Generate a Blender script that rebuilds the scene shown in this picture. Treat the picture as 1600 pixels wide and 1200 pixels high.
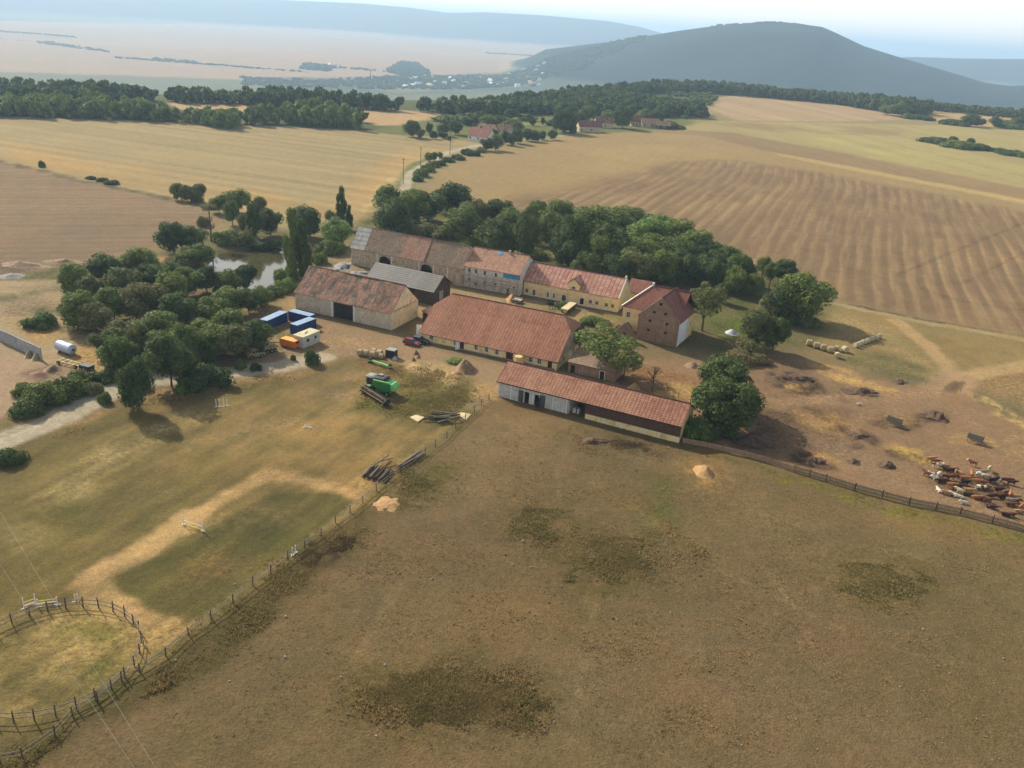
import bpy, math, random, numpy as np
from mathutils import Matrix, Vector
for o in list(bpy.data.objects): bpy.data.objects.remove(o)
SC=bpy.context.scene; COL=SC.collection
R=math.radians
# ------------------------------------------------------------------ camera
CF=1340.; CH=75.; PITCH=R(22.9); ROLL=R(4.0)
_f=np.array([0,math.cos(PITCH),-math.sin(PITCH)]); _r0=np.array([1.,0,0]); _u0=np.cross(_r0,_f)
_r=_r0*math.cos(ROLL)+_u0*math.sin(ROLL); _u=_u0*math.cos(ROLL)-_r0*math.sin(ROLL)
cam=bpy.data.cameras.new('camera'); co=bpy.data.objects.new('camera',cam); COL.objects.link(co)
m=Matrix(((_r[0],_u[0],-_f[0],0),(_r[1],_u[1],-_f[1],0),(_r[2],_u[2],-_f[2],CH),(0,0,0,1)))
co.matrix_world=m; cam.sensor_width=36; cam.sensor_fit='HORIZONTAL'; cam.lens=36*CF/1600; cam.clip_start=.5; cam.clip_end=60000
SC.camera=co; SC.render.resolution_x=1024; SC.render.resolution_y=768
# ------------------------------------------------------------------ light
SUN_EL=R(33); SUN_AZ=R(135)             # direction the light comes from (world angle from +X)
W=bpy.data.worlds.new('World'); SC.world=W; W.use_nodes=True
nt=W.node_tree; bg=nt.nodes['Background']; sky=nt.nodes.new('ShaderNodeTexSky')
sky.sky_type='NISHITA'; sky.sun_disc=False; sky.sun_elevation=SUN_EL; sky.sun_rotation=R(90)-SUN_AZ
sky.air_density=1.0; sky.dust_density=3.5; sky.ozone_density=1.0; sky.altitude=300
nt.links.new(sky.outputs[0],bg.inputs[0]); bg.inputs[1].default_value=.085
bg2=nt.nodes.new('ShaderNodeBackground'); bg2.inputs[0].default_value=(1,.985,.95,1)      # the milky veil of a hazy day, thickest at the horizon all round
_tc=nt.nodes.new('ShaderNodeTexCoord'); _sp=nt.nodes.new('ShaderNodeSeparateXYZ'); nt.links.new(_tc.outputs['Generated'],_sp.inputs[0]); _rp=nt.nodes.new('ShaderNodeValToRGB'); nt.links.new(_sp.outputs[2],_rp.inputs[0])
_e=_rp.color_ramp.elements; _e[0].position=0; _e[0].color=(.80,.80,.80,1); _e[1].position=.75; _e[1].color=(.07,.07,.07,1); _x=_e.new(.22); _x.color=(.38,.38,.38,1)
nt.links.new(_rp.outputs[0],bg2.inputs[1])
ads=nt.nodes.new('ShaderNodeAddShader'); nt.links.new(bg.outputs[0],ads.inputs[0]); nt.links.new(bg2.outputs[0],ads.inputs[1]); nt.links.new(ads.outputs[0],nt.nodes['World Output'].inputs[0])
sl=bpy.data.lights.new('sun','SUN'); sl.energy=4.5; sl.angle=R(.6); sl.color=(1,.94,.82)
so=bpy.data.objects.new('sun',sl); COL.objects.link(so)
sv=Vector((math.cos(SUN_EL)*math.cos(SUN_AZ),math.cos(SUN_EL)*math.sin(SUN_AZ),math.sin(SUN_EL)))
so.rotation_euler=sv.to_track_quat('Z','Y').to_euler()
SC.view_settings.view_transform='Standard'; SC.view_settings.look='None'; SC.view_settings.gamma=1
SC.view_settings.use_curve_mapping=False; SC.view_settings.exposure=.38
try:
    SC.cycles.max_bounces=6; SC.cycles.volume_bounces=2; SC.cycles.transparent_max_bounces=8
except Exception: pass
HAZE=1.2e-4
# ------------------------------------------------------------------ maths helpers
def ray(px,py):
    return _f+_r*((px-800)/CF)+_u*((600-py)/CF)
def P(px,py,z=0.):            # the point of height z that the photo shows at a pixel
    d=ray(px,py); t=(z-CH)/d[2]; return np.array([d[0]*t,d[1]*t,z])
def D2(v): return float(np.hypot(v[0],v[1]))
def lin(c):
    c=np.array(c,float)/255.; return np.where(c<=.04045,c/12.92,((c+.055)/1.055)**2.4)
def vnoise(x,y,seed=0):
    xi=np.floor(x).astype(np.int64); yi=np.floor(y).astype(np.int64); fx=x-xi; fy=y-yi
    def h(a,b):
        n=(a*374761393+b*668265263+seed*974711)&0xffffffff
        n=((n^(n>>13))*1274126177)&0xffffffff; return ((n^(n>>16))&0xffff)/65535.
    u=fx*fx*(3-2*fx); v=fy*fy*(3-2*fy)
    return (h(xi,yi)*(1-u)+h(xi+1,yi)*u)*(1-v)+(h(xi,yi+1)*(1-u)+h(xi+1,yi+1)*u)*v
def fbm(x,y,sc,o=4,seed=0):
    s=0.;a=.5;t=0.
    for i in range(o): s=s+a*vnoise(x/sc*2**i+17.3*i,y/sc*2**i-9.1*i,seed+i); t+=a; a*=.55
    return s/t-.5
def sdf(X,Y,poly):            # signed distance, negative inside
    d=np.full(X.shape,1e18); ins=np.zeros(X.shape,bool); n=len(poly)
    for i in range(n):
        ax,ay=poly[i][:2]; bx,by=poly[(i+1)%n][:2]; ex,ey=bx-ax,by-ay; wx,wy=X-ax,Y-ay
        t=np.clip((wx*ex+wy*ey)/(ex*ex+ey*ey+1e-9),0,1); d=np.minimum(d,(wx-ex*t)**2+(wy-ey*t)**2)
        c=((ay>Y)!=(by>Y)); 
        with np.errstate(divide='ignore',invalid='ignore'): xi=(bx-ax)*(Y-ay)/(by-ay+1e-12)+ax
        ins^=c&(X<xi)
    d=np.sqrt(d); return np.where(ins,-d,d)
def ldist(X,Y,pts):
    d=np.full(X.shape,1e18)
    for i in range(len(pts)-1):
        ax,ay=pts[i][:2]; bx,by=pts[i+1][:2]; ex,ey=bx-ax,by-ay; wx,wy=X-ax,Y-ay
        t=np.clip((wx*ex+wy*ey)/(ex*ex+ey*ey+1e-9),0,1); d=np.minimum(d,(wx-ex*t)**2+(wy-ey*t)**2)
    return np.sqrt(d)
# ------------------------------------------------------------------ materials
MATS={}
def newmat(name):
    m=bpy.data.materials.new(name); m.use_nodes=True; MATS[name]=m; n=m.node_tree.nodes; return m,n,m.node_tree.links,n['Principled BSDF']
def noise(n,l,vec,scale,detail=3,rough=.6):
    t=n.new('ShaderNodeTexNoise'); t.inputs['Scale'].default_value=scale; t.inputs['Detail'].default_value=detail; t.inputs['Roughness'].default_value=rough
    if vec is not None: l.new(vec,t.inputs['Vector'])
    return t.outputs[0]
def ramp(n,l,fac,stops):
    r=n.new('ShaderNodeValToRGB'); l.new(fac,r.inputs[0]); e=r.color_ramp.elements
    while len(e)<len(stops): e.new(.5)
    for i,(p,c) in enumerate(stops):
        e[i].position=p; e[i].color=(*c,1) if len(c)==3 else c
    return r.outputs[0]
def mixc(n,l,fac,a,b,mode='MIX'):
    x=n.new('ShaderNodeMix'); x.data_type='RGBA'; x.blend_type=mode; x.clamp_factor=True
    for s,v in ((0,fac),(6,a),(7,b)):
        if hasattr(v,'links'): l.new(v,x.inputs[s])
        elif s==0: x.inputs[0].default_value=v
        else: x.inputs[s].default_value=(*v,1)
    return x.outputs[2]
def g(v): return (v,v,v)
def bump(n,l,b,h,st,dist=.1):
    x=n.new('ShaderNodeBump'); x.inputs['Strength'].default_value=st; x.inputs['Distance'].default_value=dist
    l.new(h,x.inputs['Height']); l.new(x.outputs[0],b.inputs['Normal'])
def mat(name,c,c2=None,scale=1.5,rough=.9,metal=0,bm=.3,spec=.3,scale2=None,c3=None):
    """plain surface: base colour c with blotches of c2 (and fine specks of c3)"""
    if name in MATS: return MATS[name]
    m,n,l,b=newmat(name); c=lin(c); c2=lin(c2) if c2 is not None else c*.75
    tc=n.new('ShaderNodeTexCoord').outputs['Object']; f=noise(n,l,tc,scale,5,.65)
    col=ramp(n,l,f,[(.35,tuple(c)),(.68,tuple(c2))])
    if c3 is not None:
        f2=noise(n,l,tc,scale2 or scale*5,4,.7); r2=ramp(n,l,f2,[(.5,g(0)),(.66,g(1))]); col=mixc(n,l,r2,col,tuple(lin(c3)))
    l.new(col,b.inputs['Base Color']); b.inputs['Roughness'].default_value=rough; b.inputs['Metallic'].default_value=metal
    b.inputs['Specular IOR Level'].default_value=spec
    if bm: bump(n,l,b,noise(n,l,tc,scale*6,4,.6),bm,.05)
    return m
def roofmat(name,c1,c2,c3,tu=.5,tv=.35,gap=.5,patch=(.45,.62),big=.12,var=.5,bw=.35):
    """tiled roof: UV in metres, every tile its own tone, columns and courses in relief, patches of older tiles"""
    m,n,l,b=newmat(name); uv=n.new('ShaderNodeUVMap').outputs[0]
    mp=n.new('ShaderNodeMapping'); l.new(uv,mp.inputs[0]); mp.inputs['Scale'].default_value=(1/tu,1/tv,1)
    fl=n.new('ShaderNodeVectorMath'); fl.operation='FLOOR'; l.new(mp.outputs[0],fl.inputs[0])
    wn=n.new('ShaderNodeTexWhiteNoise'); wn.noise_dimensions='2D'; l.new(fl.outputs[0],wn.inputs['Vector'])
    fr=n.new('ShaderNodeVectorMath'); fr.operation='FRACTION'; l.new(mp.outputs[0],fr.inputs[0])
    sp=n.new('ShaderNodeSeparateXYZ'); l.new(fr.outputs[0],sp.inputs[0])
    base=mixc(n,l,ramp(n,l,wn.outputs[0],[(.0,g(0)),(1,g(var))]),tuple(lin(c1)),tuple(lin(c2)))
    st=n.new('ShaderNodeMapping'); l.new(uv,st.inputs[0]); st.inputs['Scale'].default_value=(1,.35,1)
    pn=noise(n,l,st.outputs[0],big,6,.75); base=mixc(n,l,ramp(n,l,pn,[(patch[0],g(0)),(patch[1],g(1))]),base,tuple(lin(c3)))
    sm=noise(n,l,st.outputs[0],1.6,3,.7); base=mixc(n,l,.55,base,ramp(n,l,sm,[(.3,g(.45)),(.75,g(1.0))]),'MULTIPLY')
    e1=ramp(n,l,sp.outputs[0],[(0,g(gap)),(.22,g(1)),(.85,g(1)),(1,g(gap))]); e2=ramp(n,l,sp.outputs[1],[(0,g(gap)),(.16,g(1)),(.9,g(1)),(1,g(1))])
    base=mixc(n,l,1.,base,e1,'MULTIPLY'); base=mixc(n,l,1.,base,e2,'MULTIPLY')
    l.new(base,b.inputs['Base Color']); b.inputs['Roughness'].default_value=.85; b.inputs['Specular IOR Level'].default_value=.25
    w=ramp(n,l,sp.outputs[0],[(0,g(0)),(.5,g(1)),(1,g(0))]); bump(n,l,b,w,bw,.06)
    return m
def metal_roofmat(name,c1,c2,tu=.9):
    m,n,l,b=newmat(name); uv=n.new('ShaderNodeUVMap').outputs[0]
    mp=n.new('ShaderNodeMapping'); l.new(uv,mp.inputs[0]); mp.inputs['Scale'].default_value=(1/tu,.45,1)
    fr=n.new('ShaderNodeVectorMath'); fr.operation='FRACTION'; l.new(mp.outputs[0],fr.inputs[0]); sp=n.new('ShaderNodeSeparateXYZ'); l.new(fr.outputs[0],sp.inputs[0])
    fl=n.new('ShaderNodeVectorMath'); fl.operation='FLOOR'; l.new(mp.outputs[0],fl.inputs[0]); wn=n.new('ShaderNodeTexWhiteNoise'); wn.noise_dimensions='2D'; l.new(fl.outputs[0],wn.inputs['Vector'])
    base=mixc(n,l,wn.outputs[0],tuple(lin(c1)),tuple(lin(c2))); f=noise(n,l,uv,.7,5,.7)
    base=mixc(n,l,.7,base,ramp(n,l,f,[(.3,g(.6)),(.7,g(1))]),'MULTIPLY')
    base=mixc(n,l,1.,base,ramp(n,l,sp.outputs[0],[(0,g(.55)),(.1,g(1)),(1,g(1))]),'MULTIPLY')
    l.new(base,b.inputs['Base Color']); b.inputs['Roughness'].default_value=.6
    return m
def leafmat(name,c1,c2,c3):
    m,n,l,b=newmat(name); oi=n.new('ShaderNodeObjectInfo'); geo=n.new('ShaderNodeNewGeometry')
    tc=n.new('ShaderNodeTexCoord').outputs['Object']
    col=mixc(n,l,ramp(n,l,noise(n,l,tc,2.3,3,.6),[(.35,g(0)),(.65,g(1))]),tuple(lin(c1)),tuple(lin(c2)))
    col=mixc(n,l,ramp(n,l,oi.outputs['Random'],[(0,g(0)),(1,g(.7))]),col,tuple(lin(c3)))
    ri=ramp(n,l,geo.outputs['Random Per Island'],[(0,g(.62)),(1,g(1.3))])
    col=mixc(n,l,1.,col,ri,'MULTIPLY')
    l.new(col,b.inputs['Base Color']); b.inputs['Roughness'].default_value=.75; b.inputs['Specular IOR Level'].default_value=.25
    tr=n.new('ShaderNodeBsdfTranslucent'); l.new(col,tr.inputs[0]); ms=n.new('ShaderNodeMixShader'); ms.inputs[0].default_value=.28
    l.new(b.outputs[0],ms.inputs[1]); l.new(tr.outputs[0],ms.inputs[2]); l.new(ms.outputs[0],n['Material Output'].inputs[0])
    return m
# ------------------------------------------------------------------ object helpers
def tag(o,label=None,cat=None,group=None,kind=None):
    if label: o['label']=label
    if cat: o['category']=cat
    if group: o['group']=group
    if kind: o['kind']=kind
    return o
def empty(name,label,cat,loc=(0,0,0),rz=0,group=None):
    o=bpy.data.objects.new(name,None); COL.objects.link(o); o.location=loc; o.rotation_euler=(0,0,rz); o.empty_display_size=.3
    return tag(o,label,cat,group)
class MB:
    def __init__(s): s.v=[];s.f=[];s.uv=[]
    def add(s,vs,fs,uvs=None):
        k=len(s.v); s.v+= [tuple(map(float,v)) for v in vs]; s.f+=[tuple(i+k for i in f) for f in fs]
        s.uv+= (uvs if uvs is not None else [(0,0)]*len(vs)); return s
    def box(s,x0,x1,y0,y1,z0,z1):
        return s.add([(x,y,z) for x in (x0,x1) for y in (y0,y1) for z in (z0,z1)],[(0,1,3,2),(4,6,7,5),(0,4,5,1),(2,3,7,6),(0,2,6,4),(1,5,7,3)])
    def beam(s,a,b,w,h=None,up=(0,0,1)):
        a=Vector(a);b=Vector(b);h=h or w; d=(b-a).normalized(); u=Vector(up)
        if abs(d.dot(u))>.98: u=Vector((1,0,0))
        x=d.cross(u).normalized()*w/2; y=x.cross(d).normalized()*h/2
        return s.add([a-x-y,a+x-y,a+x+y,a-x+y,b-x-y,b+x-y,b+x+y,b-x+y],[(3,2,1,0),(4,5,6,7),(0,1,5,4),(1,2,6,5),(2,3,7,6),(3,0,4,7)])
    def tube(s,pts,rs,n=8,cap=True):
        pts=[Vector(p) for p in pts]; rs=rs if hasattr(rs,'__len__') else [rs]*len(pts); vs=[];fs=[]
        for i,p in enumerate(pts):
            d=(pts[min(i+1,len(pts)-1)]-pts[max(i-1,0)]).normalized(); u=Vector((0,0,1)) if abs(d.z)<.9 else Vector((1,0,0))
            x=d.cross(u).normalized(); y=d.cross(x)
            rx,ry=rs[i] if hasattr(rs[i],'__len__') else (rs[i],rs[i])
            for k in range(n):
                a=2*math.pi*k/n; vs.append(p+x*math.cos(a)*rx+y*math.sin(a)*ry)
        for i in range(len(pts)-1):
            for k in range(n):
                k2=(k+1)%n; fs.append((i*n+k,i*n+k2,(i+1)*n+k2,(i+1)*n+k))
        if cap: fs.append(tuple(range(n-1,-1,-1))); fs.append(tuple((len(pts)-1)*n+k for k in range(n)))
        return s.add(vs,fs)
    def prism(s,prof,y0,y1,axis='y'):     # profile in xz extruded along y
        n=len(prof); vs=[(x,y0,z) for x,z in prof]+[(x,y1,z) for x,z in prof]
        return s.add(vs,[tuple(range(n)),tuple(range(2*n-1,n-1,-1))]+[(i,i+n,(i+1)%n+n,(i+1)%n) for i in range(n)])
    def build(s,name,m,parent=None,label=None,smooth=False):
        me=bpy.data.meshes.new(name); me.from_pydata(s.v,[],s.f); 
        if m: me.materials.append(MATS[m] if isinstance(m,str) else m)
        ul=me.uv_layers.new(name='UVMap'); idx=np.empty(len(me.loops),np.int32); me.loops.foreach_get('vertex_index',idx)
        ul.data.foreach_set('uv',np.array(s.uv,np.float32)[idx].ravel())
        if smooth: me.shade_smooth()
        me.update(); o=bpy.data.objects.new(name,me); COL.objects.link(o)
        if parent is not None: o.parent=parent
        if label: o['label']=label
        return o
def npmesh(name,V,F,m,smooth=False):
    me=bpy.data.meshes.new(name); V=np.asarray(V,np.float32); F=np.asarray(F,np.int32); k=F.shape[1]
    me.vertices.add(len(V)); me.vertices.foreach_set('co',V.ravel()); me.loops.add(F.size); me.loops.foreach_set('vertex_index',F.ravel())
    me.polygons.add(len(F)); me.polygons.foreach_set('loop_start',np.arange(0,F.size,k,dtype=np.int32)); me.polygons.foreach_set('loop_total',np.full(len(F),k,np.int32))
    me.update(calc_edges=True); 
    if m is not None: me.materials.append(MATS[m] if isinstance(m,str) else m)
    if smooth: me.shade_smooth()
    return me
def link(name,me,parent=None):
    o=bpy.data.objects.new(name,me); COL.objects.link(o)
    if parent is not None: o.parent=parent
    return o
def children(o): return [c for c in bpy.data.objects if c.parent==o]
def copy_tree(o,kids,loc,rz,label=None,group=None,scale=None):
    c=o.copy(); COL.objects.link(c); c.location=loc; c.rotation_euler=(0,0,rz)
    if scale: c.scale=scale
    if label: c['label']=label
    if group: c['group']=group
    for ch,gs in kids:
        d=ch.copy(); COL.objects.link(d); d.parent=c
        for q in gs: e=q.copy(); COL.objects.link(e); e.parent=d
    return c
def kidsof(o): return [(c,children(c)) for c in children(o)]
ORD=['first','second','third','fourth','fifth','sixth','seventh','eighth','ninth','tenth','eleventh','twelfth','thirteenth','fourteenth','fifteenth','sixteenth','seventeenth','eighteenth','nineteenth','twentieth','twenty-first','twenty-second','twenty-third','twenty-fourth','twenty-fifth']
# ================================================================== TERRAIN
# ground paint: every layer is a shape in the photo unprojected onto the flat plateau
def PP(l,z=0.): return [P(x,y,z) for x,y in l]
def ell(cx,cy,rx,ry,rot=0,n=20):
    c,s=math.cos(R(rot)),math.sin(R(rot)); return [(cx+rx*math.cos(a)*c-ry*math.sin(a)*s,cy+rx*math.cos(a)*s+ry*math.sin(a)*c) for a in np.linspace(0,2*math.pi,n,endpoint=False)]
Z3=lambda l,s,ox,oy:[(ox+x/s,oy+y/s) for x,y in l]
STUB=[(668,305),(680,272),(735,243),(893,212),(1010,205),(1100,212),(1250,250),(1600,318),(1760,352),(1760,560),(1600,528),(1450,503),(1292,470),(1200,420),(1090,385),(960,345),(800,325)]
WHEAT=[(-160,185),(0,181),(160,187),(420,196),(575,205),(640,213),(700,216),(745,224),(700,242),(665,262),(632,296),(600,318),(560,348),(545,372),(400,350),(330,318),(300,314),(130,280),(0,251),(-160,222)]
PLOUGH=[(-160,224),(0,253),(130,284),(300,322),(345,345),(330,362),(240,388),(150,403),(0,412),(-160,425)]
FA=[(262,158),(350,154),(430,157),(440,163),(400,172),(345,178),(270,170)]
FB=[(560,168),(640,173),(742,181),(700,199),(590,196),(560,190)]
FC=[(1111,172),(1118,152),(1160,148),(1300,160),(1420,176),(1440,186),(1300,190),(1150,188)]
FD=[(1446,178),(1500,178),(1600,184),(1760,200),(1760,212),(1600,201),(1470,194)]
FE=[(1030,206),(1110,189),(1300,192),(1470,196),(1600,203),(1760,218),(1760,350),(1600,316),(1250,248),(1100,210)]
HAMLET=[(575,205),(700,180),(860,175),(1080,178),(1085,195),(1010,205),(893,210),(760,222),(700,215)]
ROAD=[(-120,760),(0,690),(60,668),(120,640),(170,610),(230,596),(330,588),(390,578),(440,572),(500,558)]
YARD=[(395,560),(420,505),(460,490),(600,520),(655,540),(860,588),(800,600),(760,640),(735,640),(748,598),(700,570),(640,560),(560,548),(500,566),(430,582)]
COURT=[(540,420),(600,430),(720,448),(815,466),(960,492),(900,560),(700,540),(650,530),(655,490),(560,450)]
CATTLE=[(975,560),(1075,560),(1110,560),(1190,550),(1260,560),(1340,585),(1470,612),(1500,617),(1600,665),(1760,730),(1760,880),(1600,826),(1420,783),(1240,730),(1100,695),(1080,640),(1000,608),(940,596)]
SILO=[(-160,400),(0,420),(90,415),(120,440),(130,480),(190,520),(210,560),(150,590),(110,600),(30,640),(0,650),(-160,700)]
PONDP=[(322,418),(345,394),(400,386),(450,384),(503,382),(508,396),(470,406),(455,430),(432,452),(400,455),(350,442)]
LAY=[]
def poly(pts,c,soft=2,amp=2,a=1,patch=0,sc=8,z=0): LAY.append(('p',PP(pts,z),c,soft,amp,a,patch,sc))
def line(pts,w,c,soft=1,amp=1,a=1,patch=0,sc=6,z=0): LAY.append(('l',PP(pts,z),c,soft,amp,a,patch,sc,w))
# far plateau, behind and around
poly([(-400,140),(1900,150),(1900,420),(-400,420)],(150,132,92),20,10)
poly([(-160,205),(745,212),(760,175),(1100,160),(1440,170),(1760,178),(1760,130),(-160,100)],(92,96,62),8,5)
poly(WHEAT,(166,144,102),3,2)
poly([(0,222),(150,250),(300,285),(420,300),(540,320),(560,345),(330,318),(150,285),(0,252)],(182,146,92),14,14,.8,.3,30)
poly([(560,345),(600,300),(640,258),(680,235),(640,230),(590,262),(545,300),(530,330)],(190,152,98),8,6,.85,.2,14)
poly([(100,200),(400,210),(600,222),(560,240),(300,235),(80,225)],(158,142,98),20,14,.6,.4,40)
line([(575,330),(600,290),(650,250)],3,(205,172,115),2,1,.6,.3); line([(590,335),(625,285),(662,252)],1.5,(205,172,115),2,1,.6,.3)
poly(PLOUGH,(146,120,92),3,2)
poly([(0,300),(120,320),(240,350),(220,380),(0,390)],(132,112,88),20,12,.7,.4,25)
line([(-160,222),(0,252),(130,283),(300,318),(330,326)],2.5,(104,92,62),1.5,2,.9,.3)
poly([(610,300),(636,258),(690,236),(660,262),(648,290)],(112,118,60),2,2,.9)
line([(603,330),(634,292),(642,270),(668,255),(700,238),(760,224),(830,216),(870,213),(905,207)],2.6,(188,172,148),1,.5,.9)
poly(FA,(186,154,112),4,3); poly(FB,(184,150,108),4,3); poly(HAMLET,(112,112,64),6,6)
poly([(690,187),(760,182),(870,186),(860,196),(760,196)],(138,138,78),4,4,.9,.3)
poly(FE,(166,148,98),4,3)
poly([(890,213),(1060,218),(1250,252),(1600,320),(1760,352),(1760,325),(1600,294),(1300,236),(1150,208),(1060,202)],(148,122,88),6,5,.95)
poly([(860,218),(960,220),(1180,250),(1600,322),(1760,354),(1760,344),(1600,312),(1250,245),(1050,214),(930,211)],(182,156,102),4,3,.95)
poly([(1090,190),(1250,194),(1420,200),(1400,214),(1200,206)],(148,122,90),8,8,.7,.3,40)
poly([(1300,215),(1600,262),(1600,280),(1250,222)],(172,158,96),12,10,.6,.3,40)
poly(FC,(172,144,108),4,3); poly(FD,(182,150,106),4,3)
poly(STUB,(160,134,92),3,2)
poly([(760,330),(830,308),(930,285),(1010,262),(1060,250),(1150,250),(1300,272),(1600,330),(1760,362),(1760,560),(1600,528),(1292,470),(1150,420),(960,350)],(134,108,80),10,8,.95,.1,20)
poly([(900,236),(1040,226),(1160,250),(1020,256),(860,290),(780,300)],(168,142,92),14,10,.6,.2,25)
line([(1292,472),(1450,505),(1600,531),(1760,563)],2.2,(178,152,104),1,1,.9); line([(1292,468),(1450,501),(1600,526),(1760,556)],.8,(84,70,50),.4,.6,.8,.3)
line([(1400,430),(1600,348)],.8,(110,90,64),.6,.4,.7,.2);line([(1500,445),(1600,395)],.8,(110,90,64),.6,.4,.7,.2);line([(1330,420),(1500,470),(1600,485)],.8,(112,92,66),.6,.4,.5,.2)
poly([(1292,476),(1450,508),(1600,534),(1760,566),(1760,640),(1600,570),(1480,590),(1340,580),(1300,560),(1270,530),(1280,490)],(156,132,84),4,4,.95,.15)
poly([(1300,490),(1380,510),(1450,560),(1490,600),(1400,560),(1300,520)],(174,146,98),4,5,.8,.3)
poly([(1330,545),(1400,555),(1480,590),(1475,608),(1350,580),(1300,560)],(112,104,66),3,4,.8,.3)
poly([(1500,585),(1600,572),(1760,560),(1760,700),(1600,640),(1510,600)],(158,126,84),3,4,.8,.2)
poly([(1510,612),(1600,622),(1600,655)],(120,108,76),3,3,.6,.3)
line([(1400,500),(1450,540),(1485,575),(1502,600),(1480,612),(1440,618),(1380,622),(1320,624),(1250,632)],2.4,(192,156,110),1.2,1.2,.85,.1)
line([(1502,592),(1540,580),(1600,572),(1760,545)],3.0,(196,162,112),1.2,1,.85,.1)
line([(1498,592),(1478,612),(1438,622)],5,(176,142,104),1.5,1.5,.8,.1)
line([(1494,598),(1474,614)],.9,(110,88,66),.4,.5,.8); line([(1504,598),(1486,614)],.9,(110,88,66),.4,.5,.8)
# farm surroundings
poly([(240,392),(330,365),(420,355),(560,352),(560,400),(480,480),(440,520),(380,560),(150,600),(100,560),(90,440),(200,420)],(112,104,66),8,6,.9,.3,12)
poly([(385,480),(460,470),(460,500),(420,505),(395,520)],(168,140,98),2,3,.9,.2); poly([(240,405),(275,400),(280,415),(250,420)],(190,146,98),1,2,.9)
poly([(500,400),(550,390),(560,420),(540,430),(500,420)],(160,134,98),2,3,.9,.3); poly([(440,470),(465,450),(462,490),(445,500)],(170,140,96),2,2,.9)
poly(SILO,(178,152,116),4,4,1); poly([(-160,405),(0,412),(80,408),(140,405),(150,420),(100,430),(-160,460)],(118,100,78),2,4,.9,.3)
poly([(0,425),(90,420),(110,450),(40,462),(0,470)],(112,104,66),3,5,.9,.3)
poly([(0,465),(60,462),(110,480),(60,500),(0,490)],(146,122,92),3,4,.8,.2)
poly([(0,495),(60,500),(120,530),(190,520),(200,560),(150,590),(80,560)],(186,148,92),3,4,.9,.3); poly([(30,478),(110,482),(160,520),(110,530),(60,500)],(98,98,58),2,4,.8,.4)
poly([(-160,560),(0,540),(30,560),(60,600),(30,640),(0,650),(-160,700)],(176,146,118),4,3,.9)
poly([(20,585),(90,565),(120,585),(60,598)],(118,96,80),2,3,.8,.3)
poly([(60,640),(140,600),(200,590),(150,615),(80,650),(0,690),(0,655)],(122,108,62),2,3,.9,.3)
poly([(660,300),(800,325),(960,345),(1090,385),(1200,420),(1292,470),(1270,540),(1120,560),(980,520),(960,480),(820,420),(560,352),(600,320)],(92,94,50),5,4,.95,.2,10)
poly([(740,370),(800,380),(840,410),(800,400)],(150,132,84),2,3,.8,.4); poly([(1090,480),(1180,490),(1180,540),(1100,520)],(96,108,46),3,3,.8,.3)
# lawn field left of the fence (green-brown) and pasture right of it
LAWN=[(-400,760),(0,700),(100,670),(200,625),(330,605),(420,590),(500,570),(560,552),(640,560),(750,600),(765,625),(690,690),(560,790),(300,990),(220,1050),(0,1195),(-400,1400)]
poly(LAWN,(120,104,62),3,4,1)
poly([(420,600),(560,570),(640,640),(700,680),(560,780),(380,740),(330,690)],(158,128,80),16,9,.85,.35,14)
poly([(430,640),(560,640),(620,700),(560,760),(440,740)],(172,138,84),10,6,.7,.4,7)
poly([(480,570),(560,575),(560,625),(500,640),(460,600)],(164,130,92),4,4,.7,.4,5)
poly([(0,720),(120,680),(300,625),(420,600),(420,640),(200,700),(60,760),(0,780)],(126,108,66),8,6,.5,.4,8)
poly([(270,640),(420,640),(420,700),(220,760),(150,800),(60,850),(60,820),(180,730)],(152,124,80),8,8,.6,.5,9)
line([(40,840),(110,760),(190,700),(290,650)],4,(174,148,98),3,2.5,.75,.35); line([(300,700),(400,672),(470,650)],2.5,(160,132,86),2,2,.5,.4)
line([(418,741),(360,773),(303,806),(212,867),(150,900)],1.5,(196,158,106),.9,.9,.95,.1,3); line([(303,806),(212,867),(150,902),(137,918),(160,941),(215,970),(278,988)],2.5,(196,158,106),1.,1.1,.9,.12,3)
line([(420,742),(500,755),(560,760)],2.6,(186,148,94),1.6,1.4,.8,.25); line([(275,985),(228,1010),(224,1040)],3,(186,150,94),1.6,1.5,.8,.3)
poly([(175,905),(330,830),(430,770),(530,770),(560,800),(430,890),(300,980),(230,950)],(98,90,50),.9,1.0,.95,.08,7)
poly([(230,900),(330,850),(420,870),(380,900),(280,930)],(128,100,60),5,5,.6,.4,6); poly([(330,800),(400,790),(450,810),(400,850),(330,830)],(158,128,80),3,4,.6,.5,5)
line([(590,768),(524,819),(450,873),(364,940),(292,990),(224,1044)],1.1,(190,156,104),.6,.5,.9,.12,4)
line([(418,741),(470,748),(530,765),(572,782)],1.5,(188,150,100),.9,.9,.85,.12,4)
poly([(130,900),(60,880),(0,920),(0,960),(60,945),(140,940)],(128,108,62),6,6,.6,.5,7)
poly([(0,985),(60,960),(150,962),(200,985),(215,1040),(120,1105),(0,1118),(-60,1050)],(166,140,86),3,4,.95,.3,4)
poly([(60,960),(150,960),(200,990),(205,1040),(120,1090),(110,1010)],(126,116,60),3,4,.7,.5,3)
poly([(0,780),(100,770),(240,770),(300,740),(200,830),(60,870),(0,880)],(94,90,46),9,7,.7,.35,10)
poly([(560,600),(620,615),(660,560),(750,598),(755,640),(700,665),(640,655),(560,640)],(112,104,52),3,3,.85,.35,4)
poly([(625,560),(700,558),(735,575),(700,600),(650,585),(600,560)],(200,166,118),2,2,.9,.15,4); poly([(550,560),(600,560),(640,575),(600,590)],(130,96,66),2,3,.6,.5,3)
line([(90,662),(150,640),(200,625),(300,610),(430,590)],3,(168,134,88),2,2,.7,.5,3)
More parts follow.
